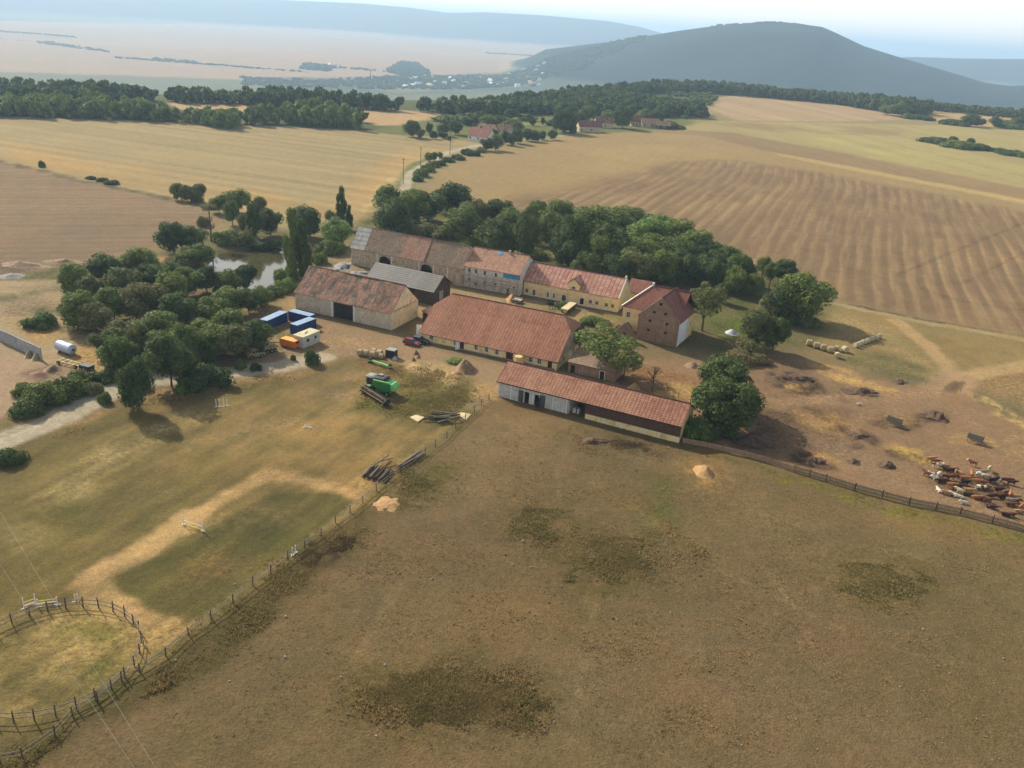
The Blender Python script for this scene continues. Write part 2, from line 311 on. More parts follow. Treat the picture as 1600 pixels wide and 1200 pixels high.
PAST=[(-300,1330),(0,1200),(220,1060),(300,1000),(560,800),(700,690),(765,628),(780,615),(1065,695),(1100,700),(1240,740),(1420,793),(1600,836),(1800,890),(2400,1700),(800,2600),(-1200,2000)]
poly(PAST,(129,106,76),2,2,1)
poly([(760,640),(900,650),(870,720),(760,760),(700,740),(700,690)],(150,122,88),8,6,.7,.2,10)
poly([(1060,740),(1300,760),(1600,850),(1700,1000),(1300,880),(1100,840)],(152,126,84),16,8,.55,.35,14)
poly([(700,880),(1500,900),(1600,1100),(1000,1150),(700,1000)],(124,104,72),20,8,.6,.4,14)
poly([(450,1050),(600,950),(850,1000),(700,1100),(500,1200),(300,1200)],(120,100,74),12,8,.6,.3,10)
line([(765,622),(560,795),(430,885),(300,985),(225,1050),(100,1130),(0,1195)],1.0,(104,98,50),1,1,.6,.3,3)
poly([(566,795),(430,885),(300,985),(225,1052),(120,1122),(0,1197),(0,1240),(60,1195),(151,1142),(252,1099),(328,1048),(444,950),(520,880),(590,815)],(92,82,46),2.5,2.5,.95,.12,3)
poly([(462,880),(545,838),(550,866),(470,900)],(84,60,48),1.5,2,.8,.5,1.5)
poly([(560,745),(660,720),(720,720),(700,780),(620,800)],(108,98,54),3,3,.7,.45,4)
for e,c,a,pt,sc in ((ell(955,885,85,48),(96,86,46),.85,.25,2.5),(ell(990,880,32,22),(78,84,34),.8,.35,2),(ell(1380,915,105,42,8),(112,94,50),.8,.35,2.5),(ell(700,1095,172,58),(90,82,44),.9,.22,2.2),(ell(855,830,70,50),(112,94,56),.7,.3,3),
    (ell(1035,780,9,32,12),(92,104,46),.8,.25,3),(ell(1023,830,14,9),(74,104,44),.9,.2,2),(ell(1100,738,22,14,30),(186,146,96),.9,.3,2),(ell(920,690,55,18,15),(108,94,56),.8,.5,2),(ell(1000,700,45,13,20),(84,72,46),.8,.4,2),(ell(640,720,60,30),(118,100,60),.6,.5,3)):
    poly(e,c,5,4,a*.9,pt,sc)
line([(930,760),(1000,800),(1060,840)],1.2,(150,122,78),1,.8,.6,.3)
for pts in ([(780,640),(760,700),(720,800),(640,900),(560,1020),(470,1150)],[(900,660),(870,740),(880,830),(930,960),(900,1100),(880,1190)],[(1060,760),(1180,800),(1330,850),(1600,900)],[(980,700),(1100,780),(1250,960),(1330,1190)],[(700,760),(900,800),(1100,880),(1350,1000),(1600,1060)],[(760,660),(850,720),(1000,760),(1200,780)]): line(pts,.35,(156,130,92),.6,1.2,.38,.35,9)
poly([(1200,745),(1240,745),(1420,795),(1600,840),(1600,850),(1400,808),(1220,752)],(132,122,56),1.5,2,.8,.4,2)
line([(1062,697),(1240,745),(1420,797),(1600,841)],1.0,(108,100,48),1,1,.6,.4,2)
# cattle yard
poly(CATTLE,(152,120,88),3,2,1)
poly([(1180,560),(1260,575),(1330,640),(1300,700),(1200,720),(1130,700),(1180,640)],(104,84,64),8,5,.8,.3,6)
for (cx,cy,rx,ry,rot),c,a in (((1240,592,40,9,15),(66,52,42),.85),((1350,600,60,8,12),(200,160,96),.85),((1300,580,40,7,15),(196,156,94),.8),((1250,606,24,7,8),(206,162,92),.9),((1225,600,30,8,10),(74,56,44),.8),((1280,615,40,9,10),(70,54,44),.8),((1345,610,40,7,15),(84,66,52),.7),
    ((1295,660,50,16,12),(178,140,86),.7),((1290,655,60,8,35),(98,78,58),.6),((1340,680,36,9,25),(72,60,46),.8),((1395,658,45,14,5),(94,74,54),.7),((1395,655,30,9,5),(170,134,84),.6),((1460,650,24,9,0),(76,64,54),.85),((1460,664,14,4,0),(80,66,54),.7),
    ((1272,718,40,14,10),(80,60,46),.8),((1295,720,24,8,20),(192,148,84),.8),((1385,705,8,5,0),(66,54,46),.8),((1338,700,12,5,0),(84,68,56),.7),((1430,712,50,12,20),(196,158,88),.85),((1420,718,45,7,20),(84,68,46),.5),((1520,690,36,9,10),(184,154,96),.7),
    ((1260,690,40,16,0),(120,94,74),.7),((1180,690,40,20,0),(96,76,60),.8),((1560,640,60,8,28),(208,172,108),.8),((1590,700,24,26,0),(176,142,96),.6),((1530,770,60,22,18),(96,76,54),.7),((1480,760,40,10,20),(110,88,64),.6)):
    poly(ell(cx,cy,rx,ry,rot),c,1.5,2.2,a,.35,2.5)
line([(1200,630),(1300,622),(1400,622),(1470,612)],2.5,(172,136,100),1.5,1.2,.7,.2); line([(1320,690),(1350,650),(1440,640),(1510,650),(1520,670)],1.6,(164,130,96),1.2,1,.6,.25); line([(1290,690),(1360,730),(1440,770),(1560,800)],3,(160,128,96),2,1.5,.6,.2)
poly([(985,565),(1080,590),(1130,575),(1100,640),(1000,610)],(150,112,76),3,3,.9,.25); poly([(1040,600),(1110,610),(1105,635),(1030,615)],(200,160,92),2,3,.85,.3); poly([(940,560),(1000,560),(985,600),(930,590)],(112,92,66),3,3,.8,.2)
# yard, court, road
poly(COURT,(164,138,98),2,2,1,.0); poly([(780,470),(960,490),(1000,510),(960,545),(900,530),(870,490)],(118,112,62),2,3,.9,.35,4); poly([(700,462),(800,470),(870,495),(840,500),(730,475)],(178,150,106),2,2,.8,.2); poly([(545,415),(600,425),(600,440),(520,420)],(164,158,150),1.5,2,.8,.4,2)
poly(YARD,(160,132,98),2.5,2,1); poly([(430,490),(520,520),(640,545),(600,556),(520,545),(440,530)],(174,142,102),4,3,.8,.25); poly([(490,540),(560,545),(600,556),(520,566)],(148,126,102),3,3,.7,.3)
poly([(430,495),(470,500),(480,530),(440,560),(415,545)],(128,116,66),2,3,.8,.4,3); poly([(740,600),(780,600),(775,625),(750,630)],(186,148,98),2,2,.8,.2)
line(ROAD,3.3,(190,172,144),1,1,1); line([(0,688),(60,666),(120,640),(170,612)],.7,(206,190,160),.5,.4,.7,.3); line([(0,683),(60,660),(120,633)],.5,(158,140,114),.4,.4,.5,.3)
# valley (150 m lower)
VZ=-150.
VAL=[]
def vpoly(pts,c,soft=25,amp=25,a=1,patch=0,sc=200): VAL.append(('p',PP(pts,VZ),c,soft,amp,a,patch,sc))
def vline(pts,w,c,soft=15,amp=15,a=1,patch=.3,sc=120): VAL.append(('l',PP(pts,VZ),c,soft,amp,a,patch,sc,w))
vpoly([(-200,30),(300,38),(560,50),(900,75),(1090,105),(800,112),(500,128),(0,112),(-200,110)],(166,135,102),40,40,1)
vpoly([(0,50),(300,60),(520,78),(400,82),(0,66)],(173,145,115),50,50,.8,.3,600); vpoly([(300,75),(560,85),(760,95),(600,105),(380,100)],(175,136,99),50,40,.7,.3,500)
vpoly([(0,90),(250,98),(420,118),(250,112),(0,105)],(161,129,97),40,40,.8,.3,400)
vpoly([(600,70),(850,85),(1000,95),(900,105),(700,90)],(178,142,102),40,30,.8,.3)
vpoly([(400,122),(640,120),(900,112),(1100,118),(1200,140),(500,150)],(88,91,65),30,40,.95,.2)
vpoly([(560,135),(640,130),(700,140),(620,145)],(127,120,79),20,20,.9)
for pts in ([(-100,52),(60,66),(170,80)],[(180,88),(330,100),(480,112)],[(0,30),(240,38),(500,60),(800,78)],[(250,48),(420,50),(600,62)],[(560,62),(760,80),(900,82)],[(900,100),(1000,108),(1100,112)],[(0,15),(300,22),(520,35)]):
    vline(pts,18,(58,67,54),12,14,.8,.35)
vpoly([(-200,-12),(250,5),(420,22),(560,38),(560,46),(300,32),(-200,14)],(71,81,69),60,80,.8,.5,800)
# polar sheet centred below the camera
HP1=dict(px=[-200,150,330,440,560,640,700,760,850,950,1000,1050,1120],py=[-40,-22,-8,0,5,12,20,19,24,33,42,56,66],D=11500.,w=2600.)
HP2=dict(px=[780,850,950,1000,1060,1120,1200,1250,1285,1310,1350,1400,1450,1500,1540,1580,1640,1800],py=[88,78,66,58,48,40,36.5,37,42,53,72,88,103,118,130,135,132,138],D=4700.,w=1500.)
HP3=dict(px=[1300,1400,1430,1500,1560,1600,1800],py=[92,90,89,91,92,92,98],D=9000.,w=1500.)
for h in (HP1,HP2,HP3):
    A=[];Zt=[]
    for x,y in zip(h['px'],h['py']):
        d=ray(x,y); A.append(math.atan2(d[0],d[1])); Zt.append(CH+d[2]/D2(d)*h['D'])
    h['A']=np.array(A); h['Z']=np.array(Zt)
def azof(px,py): d=ray(px,py); return math.atan2(d[0],d[1])
EDGA=np.array([azof(x,110) for x in (-200,0,300,560,700,900,1000,1100,1300,1450,1600,1800)]); EDGD=np.array([760,765,765,790,850,1060,1200,1300,1280,1350,1500,1600.])
def terrain_z(X,Y):
    D=np.hypot(X,Y); A=np.arctan2(X,Y); E=np.interp(A,EDGA,EDGD)
    t=np.clip((D-E)/820.,0,1); z=VZ*(t*t*(3-2*t))
    z=z+np.clip((D-E)/300,0,1)*fbm(X,Y,420,4,5)*14*(D<9000)
    for k,h in enumerate((HP1,HP2,HP3)):
        top=np.interp(A,h['A'],h['Z'])-VZ; edge=np.clip((A-h['A'][0])/.05,0,1)*np.clip((h['A'][-1]-A)/.05,0,1) if k else np.clip((h['A'][-1]-A)/.05,0,1)*(A>-1.2)
        u=np.abs(D-h['D'])/h['w']; prof=np.where(u<1,(1+np.cos(np.pi*np.clip(u,0,1)))/2,0)
        if k==1: prof=np.where(D<h['D'],prof**.8,prof)
        rough=1+fbm(X,Y,500,4,31+k)*.35*np.clip(u*2.5,0,1)
        z=np.maximum(z,VZ+top*edge*prof*rough)
    return z
pond_poly=PP(PONDP)
def near_z(X,Y):
    z=fbm(X,Y,3.0,3,3)*.14+fbm(X,Y,22,3,4)*.35
    D=np.hypot(X,Y); z=z*np.clip(1.4-D/900,0.1,1)
    s=sdf(X,Y,pond_poly); z=np.where(s<6,z-1.5*np.clip((4-s)/6,0,1)**1.2,z)
    return z
def make_ground():
    rad=[16.]
    while rad[-1]<1500: 
        r=rad[-1]; rad.append(r*(1.012 if r<60 else 1.0052 if r<420 else 1.008))
    while rad[-1]<34000: rad.append(rad[-1]*(1.016 if rad[-1]<14000 else 1.06))
    rad=np.array(rad); 
    th=np.concatenate([np.radians(np.linspace(-180,-42,30,endpoint=False)),np.radians(np.linspace(-42,-36,20,endpoint=False)),np.radians(np.linspace(-36,36,640,endpoint=False)),np.radians(np.linspace(36,42,20,endpoint=False)),np.radians(np.linspace(42,180,30,endpoint=False))])
    nr,na=len(rad),len(th); RR,TT=np.meshgrid(rad,th,indexing='ij'); X=(RR*np.sin(TT)).ravel(); Y=(RR*np.cos(TT)).ravel()
    X=np.append(X,0.); Y=np.append(Y,0.)
    Z=terrain_z(X,Y); near=np.hypot(X,Y)<1600; Z[near]+=near_z(X[near],Y[near])
    col=np.tile(lin((134,114,80)),(len(X),1)); D=np.hypot(X,Y)
    tex=np.ones(len(X))*.8
    far=D>1600; col[far]=lin((112,108,74))
    rough=np.full(len(X),.22)
    def comp(LL,idx):
        for L in LL:
            k,pts,c,soft,amp,a,patch,sc=L[:8]; w=L[8] if k=='l' else 0
            xs=[p[0] for p in pts]; ys=[p[1] for p in pts]; mg=soft+amp+w+2
            sel=idx[(X[idx]>min(xs)-mg)&(X[idx]<max(xs)+mg)&(Y[idx]>min(ys)-mg)&(Y[idx]<max(ys)+mg)]
            if not len(sel): continue
            x,y=X[sel],Y[sel]; d=sdf(x,y,pts) if k=='p' else ldist(x,y,pts)-w
            d=d+fbm(x,y,max(soft,amp)*2.2,4,int(c[0]))*amp*2
            al=np.clip(.5-d/(2*soft),0,1); al=al*al*(3-2*al)*a
            if patch: al=al*np.clip(1+(fbm(x,y,sc,4,int(c[1])+7)*2.2-.15)*patch*4-patch*.5,0,1.15); al=np.clip(al,0,1)
            col[sel]=col[sel]*(1-al[:,None])+lin(c)*al[:,None]
            rough[sel]=rough[sel]*(1-al)+(1. if patch>=.2 and amp<6 else .3)*al
    ni=np.nonzero(D<2100)[0]; comp(LAY,ni)
    fi=np.nonzero(D>E_at(X,Y)+200)[0]; comp(VAL,fi)
    # forested hills
    hz=Z-VZ; hill=np.clip((hz-16-fbm(X,Y,600,4,9)*30)/14,0,1)*(D>2400); col=col*(1-hill[:,None])+lin((38,50,36))*hill[:,None]
    hf=(1+fbm(X,Y,160,4,19)*.9*(hill>0)); col*=hf[:,None]
    # stripes of the stubble and plough fields
    inst=sdf(X[ni],Y[ni],PP(STUB))<0
    s=ni[inst]; v=ray(1335,72); v=v[:2]/np.hypot(*v[:2]); q=(X[s]*v[1]-Y[s]*v[0]); al=(X[s]*v[0]+Y[s]*v[1])
    q=q+fbm(X[s],Y[s],260,2,41)*34+fbm(X[s],Y[s],45,3,46)*2.2
    mod=1+fbm(X[s],Y[s],40,3,45)*1.6; ph=q/6.3*2*np.pi; st=(np.clip(np.sin(ph)+np.sin(ph*2+.9)*.5,-.5,1.5)*np.clip(mod,.25,2)*.95+fbm(q,al*.06,1.6,3,43)*3.0)
    low=np.clip((-sdf(X[s],Y[s],LAY_STRIPE))/10,0,1); f=1+(st*.085)*(0.35+low*.75)
    col[s]=col[s]*f[:,None]+np.clip(st,0,2)[:,None]*low[:,None]*lin((200,165,110))*.085
    s=ni[sdf(X[ni],Y[ni],PP(WHEAT))<0]; v=ray(250,60); v2=ray(900,30); v=v2[:2]/np.hypot(*v2[:2]); q=X[s]*v[1]-Y[s]*v[0]
    a0=P(0,240);a1=P(520,320); v=(a1-a0)[:2]; v/=np.hypot(*v); q=X[s]*v[1]-Y[s]*v[0]; al=X[s]*v[0]+Y[s]*v[1]
    st=fbm(q,al*.03,6,4,51)*1.6+np.sin(q/14*2*np.pi)*.15; col[s]*=(1+st*.28)[:,None]
    s=ni[sdf(X[ni],Y[ni],PP(PLOUGH))<0]; a0=P(0,330);a1=P(260,330); v=(a1-a0)[:2]; v/=np.hypot(*v); q=X[s]*v[1]-Y[s]*v[0]; al=X[s]*v[0]+Y[s]*v[1]
    st=fbm(q,al*.04,3.2,4,53)*1.8+np.sin(q/6*2*np.pi)*.3; col[s]*=(1+st*.2)[:,None]
    for pl in (FC,FD,FE):
        s=ni[sdf(X[ni],Y[ni],PP(pl))<0]; a0=P(1150,165);a1=P(1250,190); v=(a1-a0)[:2]; v/=np.hypot(*v); q=X[s]*v[1]-Y[s]*v[0]; al=X[s]*v[0]+Y[s]*v[1]
        st=fbm(q,al*.03,10,3,55); col[s]*=(1+st*.3)[:,None]
    col*=(1+fbm(X,Y,28,4,61)*.16+fbm(X,Y,2.4,3,62)*.16)[:,None]
    # mottled warm/olive drift in the grass
    dr=fbm(X,Y,12,4,63); gr=(D<420); col[gr]*=1+np.stack([dr[gr]*.12,dr[gr]*.0,-dr[gr]*.10],1)
    nearm=np.clip(1-(D-250)/500,0,1)[:,None]; col=col*((1-nearm)*np.array([.86,.88,.86])+nearm*np.array([.80,.82,.82]))
    li=ni[sdf(X[ni],Y[ni],PP(LAWN))<0]; a0=P(212,867);a1=P(418,741); v=(a1-a0)[:2]; v/=np.hypot(*v); q=X[li]*v[1]-Y[li]*v[0]; al_=X[li]*v[0]+Y[li]*v[1]
    sk=np.clip(fbm(al_*.16,q,1.6,4,81)*3.2+fbm(al_*.25,q,5.,3,82)*2.2,-1,1.2); col[li]*=1+(sk*.22)[:,None]*np.array([1.15,1.,.8])
    pi=ni[sdf(X[ni],Y[ni],PP(PAST))<2]; w1=np.clip(fbm(X[pi],Y[pi],34,4,71)*4.5+.5,0,1)[:,None]; w2=np.clip(fbm(X[pi],Y[pi],16,4,72)*4-.1,0,1)[:,None]
    col[pi]*=(1-w1*.3)+w1*.3*np.array([.72,.86,.62]); col[pi]*=1+w2*np.array([.16,.10,.05]); col[pi]*=np.array([.93,.92,.88])
    sp=(vnoise(X[pi]/.45,Y[pi]/.45,5)>.985)[:,None]; col[pi]*=1-sp*.35
    # quads
    i=np.arange(nr-1)[:,None]; j=np.arange(na)[None,:]; j2=(j+1)%na
    F=np.stack([i*na+j,i*na+j2,(i+1)*na+j2,(i+1)*na+j],-1).reshape(-1,4)
    cx=X[F].mean(1) if False else (X[F[:,0]]+X[F[:,2]])/2; cy=(Y[F[:,0]]+Y[F[:,2]])/2; cd=np.hypot(cx,cy)
    reg=np.zeros(len(F),int); nf=np.nonzero(cd<1700)[0]
    names=[('ground',0)]; 
    def mark(name,pts,line_w=None,amp=1.5):
        names.append((name,len(names))); xs=[p[0] for p in pts]; ys=[p[1] for p in pts]; mg=8
        s=nf[(cx[nf]>min(xs)-mg)&(cx[nf]<max(xs)+mg)&(cy[nf]>min(ys)-mg)&(cy[nf]<max(ys)+mg)]
        d=(sdf(cx[s],cy[s],pts) if line_w is None else ldist(cx[s],cy[s],pts)-line_w)+fbm(cx[s],cy[s],5,3,8)*amp; reg[s[d<0]]=len(names)-1
    mark('field',PP(WHEAT)); mark('field',PP(PLOUGH)); mark('field',PP(STUB)); mark('field',PP(FA)); mark('field',PP(FB)); mark('field',PP(FC)); mark('field',PP(FD)); mark('field',PP(FE))
    mark('lawn',PP(LAWN)); mark('pasture',PP(PAST),amp=.6); mark('cattle_yard',PP(CATTLE)); mark('farmyard',PP(YARD)); mark('courtyard',PP(COURT)); mark('gravel_yard',PP(SILO)); mark('road',PP(ROAD),3.4); mark('road',PP([(603,330),(634,292),(642,270),(668,255),(700,238),(760,224),(830,216),(870,213),(905,207)]),2.8)
    edge=E_at(cx,cy); reg[(cd>edge+60)]=len(names); names.append(('valley',len(names)))
    hzc=(Z[F[:,0]]-VZ); reg[(cd>2400)&(hzc>22)]=len(names); names.append(('hills',len(names)))
    for nm,k in names:
        fs=F[reg==k]
        if nm=='ground':
            c=len(X)-1; fs=np.concatenate([fs,np.array([[c,(jj+1)%na,jj,jj] for jj in range(0)],int).reshape(-1,4)]) if False else fs
        if not len(fs): continue
        u,inv=np.unique(fs,return_inverse=True); me=npmesh(nm,np.stack([X[u],Y[u],Z[u]],1),inv.reshape(-1,4)[:,::-1],'ground',True)
        at=me.color_attributes.new('Col','FLOAT_COLOR','POINT'); c4=np.ones((len(u),4),np.float32); c4[:,:3]=np.clip(col[u],0,1); c4[:,3]=rough[u]; at.data.foreach_set('color',c4.ravel())
        o=link(nm,me); tag(o,kind='structure')
    return
def E_at(X,Y): return np.interp(np.arctan2(X,Y),EDGA,EDGD)
LAY_STRIPE=PP([(740,335),(830,308),(930,285),(1010,262),(1060,250),(1150,250),(1300,272),(1600,330),(1760,362),(1760,560),(1600,528),(1292,470),(1150,420),(960,350)])
def ground_mat():
    m,n,l,b=newmat('ground'); a=n.new('ShaderNodeVertexColor'); a.layer_name='Col'; tc=n.new('ShaderNodeTexCoord').outputs['Object']
    n1=noise(n,l,tc,1.0,5,.75); n2=noise(n,l,tc,.22,4,.65); n3=noise(n,l,tc,3.2,4,.75)
    c=mixc(n,l,a.outputs[1],a.outputs[0],mixc(n,l,1.,a.outputs[0],ramp(n,l,n1,[(.3,g(.42)),(.5,g(.95)),(.7,g(1.6))]),'MULTIPLY'))
    c=mixc(n,l,.8,c,ramp(n,l,n2,[(.3,(.88,.94,.88)),(.7,(1.12,1.07,1.08))]),'MULTIPLY')
    c=mixc(n,l,.75,c,ramp(n,l,n3,[(.28,g(.6)),(.72,g(1.42))]),'MULTIPLY')
    l.new(c,b.inputs['Base Color']); b.inputs['Roughness'].default_value=1; b.inputs['Specular IOR Level'].default_value=.05
    ad=n.new('ShaderNodeMath'); ad.operation='ADD'; l.new(n1,ad.inputs[0]); l.new(n3,ad.inputs[1]); bump(n,l,b,ad.outputs[0],.7,.35)
ground_mat(); make_ground()
# pond
def water():
    m,n,l,b=newmat('water'); b.inputs['Base Color'].default_value=(*lin((74,70,44)),1); b.inputs['Roughness'].default_value=.06; b.inputs['IOR'].default_value=1.33; b.inputs['Specular IOR Level'].default_value=1.
    tc=n.new('ShaderNodeTexCoord').outputs['Object']; bump(n,l,b,noise(n,l,tc,.9,3,.6),.08,.05)
    c=np.mean([p[:2] for p in pond_poly],0); mb=MB(); pts=[(p[0]+(p[0]-c[0])*.08,p[1]+(p[1]-c[1])*.08,0) for p in pond_poly]; mb.add(pts,[tuple(range(len(pts)))[::-1]])
    o=mb.build('pond','water'); o.location=(0,0,-.75)
    nn=o.data.polygons[0].normal.z
    if nn<0: o.data.flip_normals()
    tag(o,kind='structure')
water()
# haze
hm,hn,hl,hb=newmat('haze'); hn.remove(hb); pv=hn.new('ShaderNodeVolumePrincipled'); pv.inputs['Color'].default_value=(.54,.76,1,1); pv.inputs['Density'].default_value=HAZE; pv.inputs['Anisotropy'].default_value=.25
hl.new(pv.outputs[0],hn['Material Output'].inputs['Volume'])
mb=MB(); mb.box(-36000,36000,-36000,36000,-200,230); hz=mb.build('haze','haze'); tag(hz,kind='stuff')
# ================================================================== BUILDINGS
def clip_top(poly,xa,za,xb,zb):      # keep the part of a polygon (x,z) under the line a-b
    out=[]; f=lambda p: (za+(zb-za)*(p[0]-xa)/(xb-xa+1e-9))-p[1]
    for i in range(len(poly)):
        p,q=poly[i],poly[(i+1)%len(poly)]; fp,fq=f(p),f(q)
        if fp>=-1e-6: out.append(p)
        if (fp>1e-6 and fq<-1e-6) or (fp<-1e-6 and fq>1e-6): t=fp/(fp-fq); out.append((p[0]+(q[0]-p[0])*t,p[1]+(q[1]-p[1])*t))
    return out
def wallmesh(mb,A,B,top,ops,th=.45,arch=()):
    """wall from A to B (plan), outer face on the right; top = [(s,z)...]; ops = openings (s0,s1,z0,z1[,arch rise])"""
    A=Vector((A[0],A[1],0));B=Vector((B[0],B[1],0)); L=(B-A).length; d=(B-A)/L; nrm=Vector((d.y,-d.x,0))
    Pt=lambda s,z,o=0: A+d*s-nrm*o+Vector((0,0,z))
    xs=sorted(set([0,L]+[s for s,_ in top]+[v for o in ops for v in o[:2]])); zs=sorted(set([-.6]+[v for o in ops for v in o[2:4]]))
    tz=lambda s: float(np.interp(s,[t[0] for t in top],[t[1] for t in top]))
    for xa,xb in zip(xs,xs[1:]):
        if xb-xa<1e-4: continue
        za,zb=tz(xa+1e-6),tz(xb-1e-6); zz=zs+[max(za,zb)+.01]
        zz=[z for z in zz if z<=max(za,zb)+.011]
        for z0,z1 in zip(zz,zz[1:]):
            cx,cz=(xa+xb)/2,(z0+z1)/2
            if any(o[0]-1e-4<cx<o[1]+1e-4 and o[2]-1e-4<cz<o[3]+1e-4 for o in ops): continue
            p=clip_top([(xa,z0),(xb,z0),(xb,z1),(xa,z1)],xa,za,xb,zb)
            if len(p)<3: continue
            k=len(p); mb.add([Pt(s,z) for s,z in p],[tuple(range(k))]); mb.add([Pt(s,z,th) for s,z in p],[tuple(range(k-1,-1,-1))])
    for o in ops:
        s0,s1,z0,z1=o[:4]
        for a,b in (((s0,z0),(s0,z1)),((s0,z1),(s1,z1)),((s1,z1),(s1,z0)),((s1,z0),(s0,z0))): mb.add([Pt(*a),Pt(*b),Pt(*b,th),Pt(*a,th)],[(0,1,2,3)])
        if len(o)>4 and o[4]:
            r=o[4]; sm=(s0+s1)/2; N=7; arcp=[(sm+(s1-s0)/2*math.cos(t),z1-r+r*math.sin(t)) for t in np.linspace(0,math.pi,2*N+1)]
            for half,cor in ((arcp[:N+1],(s1,z1)),(arcp[N:],(s0,z1))):
                for p,q in zip(half,half[1:]): mb.add([Pt(*p,.004),Pt(*q,.004),Pt(*cor,.004)],[(0,1,2)]); mb.add([Pt(*p,.004),Pt(*q,.004),Pt(*q,th),Pt(*p,th)],[(0,3,2,1)])
    for s0,s1 in zip(xs,xs[1:]): mb.add([Pt(s0,tz(s0)),Pt(s1,tz(s1)),Pt(s1,tz(s1),th),Pt(s0,tz(s0),th)],[(0,1,2,3)])
    for s in (0,L): mb.add([Pt(s,-.6),Pt(s,tz(s)),Pt(s,tz(s),th),Pt(s,-.6,th)],[(0,1,2,3)])
    return Pt
def frame_box(mb,Pt,s0,s1,z0,z1,w=.14,out=.035,dep=.1,archr=0):
    for a in ((s0-w,s0,z0-w,z1+w),(s1,s1+w,z0-w,z1+w),(s0,s1,z1,z1+w),(s0,s1,z0-w,z0)):
        v=[Pt(s,z,o) for s in a[:2] for z in a[2:] for o in (-out,dep)]
        mb.add(v,[(0,1,3,2),(4,6,7,5),(0,4,5,1),(2,3,7,6),(0,2,6,4),(1,5,7,3)])
def panel(mb,Pt,s0,s1,z0,z1,o0,o1):
    v=[Pt(s,z,o) for s in (s0,s1) for z in (z0,z1) for o in (o0,o1)]; mb.add(v,[(0,1,3,2),(4,6,7,5),(0,4,5,1),(2,3,7,6),(0,2,6,4),(1,5,7,3)])
def window(par,Pt,o,fm='white_trim',pm='glass_dark',w=.14,bars=True,label=None):
    s0,s1,z0,z1=o[:4]
    mb=MB(); frame_box(mb,Pt,s0,s1,z0,z1,w)
    fr=mb.build('window',fm,par,label)
    mb=MB(); panel(mb,Pt,s0,s1,z0,z1,.2,.24); mb.build('pane',pm,fr)
    if bars:
        mb=MB(); sm=(s0+s1)/2; panel(mb,Pt,sm-.03,sm+.03,z0,z1,.165,.195); panel(mb,Pt,s0,s1,(z0+z1)/2-.025,(z0+z1)/2+.025,.165,.195); mb.build('glazing_bar',fm,fr)
def door(par,Pt,o,m,planks=True,label=None,frame=None):
    s0,s1,z0,z1=o[:4]; mb=MB(); n=max(2,int((s1-s0)/.35)); w=(s1-s0)/n
    for i in range(n): panel(mb,Pt,s0+i*w+.012,s0+(i+1)*w-.012,max(z0,0.02),z1,.14+.012*(i%2),.2)
    panel(mb,Pt,s0,s1,max(z0,0.02),z1,.2,.23)
    d=mb.build('door',m,par,label)
    if frame: mb=MB(); frame_box(mb,Pt,s0,s1,max(z0,.05),z1,.13); mb.build('door_frame',frame,par)
    mb=MB(); panel(mb,Pt,s1-.3,s1-.2,1.0,1.15,.08,.14); mb.build('handle','dark_metal',d)
def roofplane(mb,c,course=.35,th=.14,step=.045,sag=0,seed=0,seg=1.5):
    """c = eave left, eave right, top right, top left; stepped courses, sagging a little when old"""
    c=[Vector(p) for p in c]; n=(c[1]-c[0]).cross(c[3]-c[0]); 
    if n.length<1e-6: n=(c[1]-c[0]).cross(c[2]-c[0])
    n.normalize(); 
    if n.z<0: n=-n
    ld=(c[1]-c[0]).normalized(); up=n.cross(ld); 
    if up.z<0: up=-up
    H_=max((c[3]-c[0]).dot(up),(c[2]-c[0]).dot(up)); nr=max(2,int(round(H_/course))); ns=max(2,int((c[1]-c[0]).length/seg)); rnd=np.random.RandomState(seed)
    sg=[[0]*(ns+1) for _ in range(nr+1)]
    if sag:
        for i in range(nr+1):
            for j in range(ns+1): sg[i][j]=float(fbm(np.array(j*1.5+seed*7.),np.array(i*.35),4.5,3,seed))*sag*(1 if 0<i else .6)
    def pt(t,s,i,j): a=c[0].lerp(c[3],t); b=c[1].lerp(c[2],t); return a.lerp(b,s)+n*sg[i][j]
    vs=[];fs=[];uv=[]
    for i in range(nr):
        k=len(vs)
        for j in range(ns+1):
            s=j/ns; lo=pt(i/nr,s,i,j)+n*step; hi=pt((i+1)/nr,s,i+1,j)+n*.0; lo0=pt(i/nr,s,i,j)
            for p in (lo,hi,lo0):
                vs.append(p); q=p-c[0]; uv.append((q.dot(ld)+50,q.dot(up)+50 if p is not lo0 else q.dot(up)+50))
        for j in range(ns):
            a=k+j*3; b=a+3; fs+=[(a,b,b+1,a+1),(a+2,b+2,b,a)]
    mb.add(vs,fs,uv)
    q=[p-n*th for p in c]; mb.add(q,[(3,2,1,0)]); 
    for i in range(4): j=(i+1)%4; mb.add([c[i]+n*step*.9,c[j]+n*step*.9,q[j],q[i]],[(0,1,2,3)])
def ridge_caps(par,a,b,m,r=.14,step=.45,name='ridge_cap'):
    a=Vector(a);b=Vector(b);L=(b-a).length;n=max(1,int(L/step)); mb=MB()
    for i in range(n):
        p=a.lerp(b,i/n);q=a.lerp(b,(i+1.12)/n if i<n-1 else 1); mb.tube([p,q],[r*1.12,r*.9],8)
    o=mb.build(name,m,par); return o
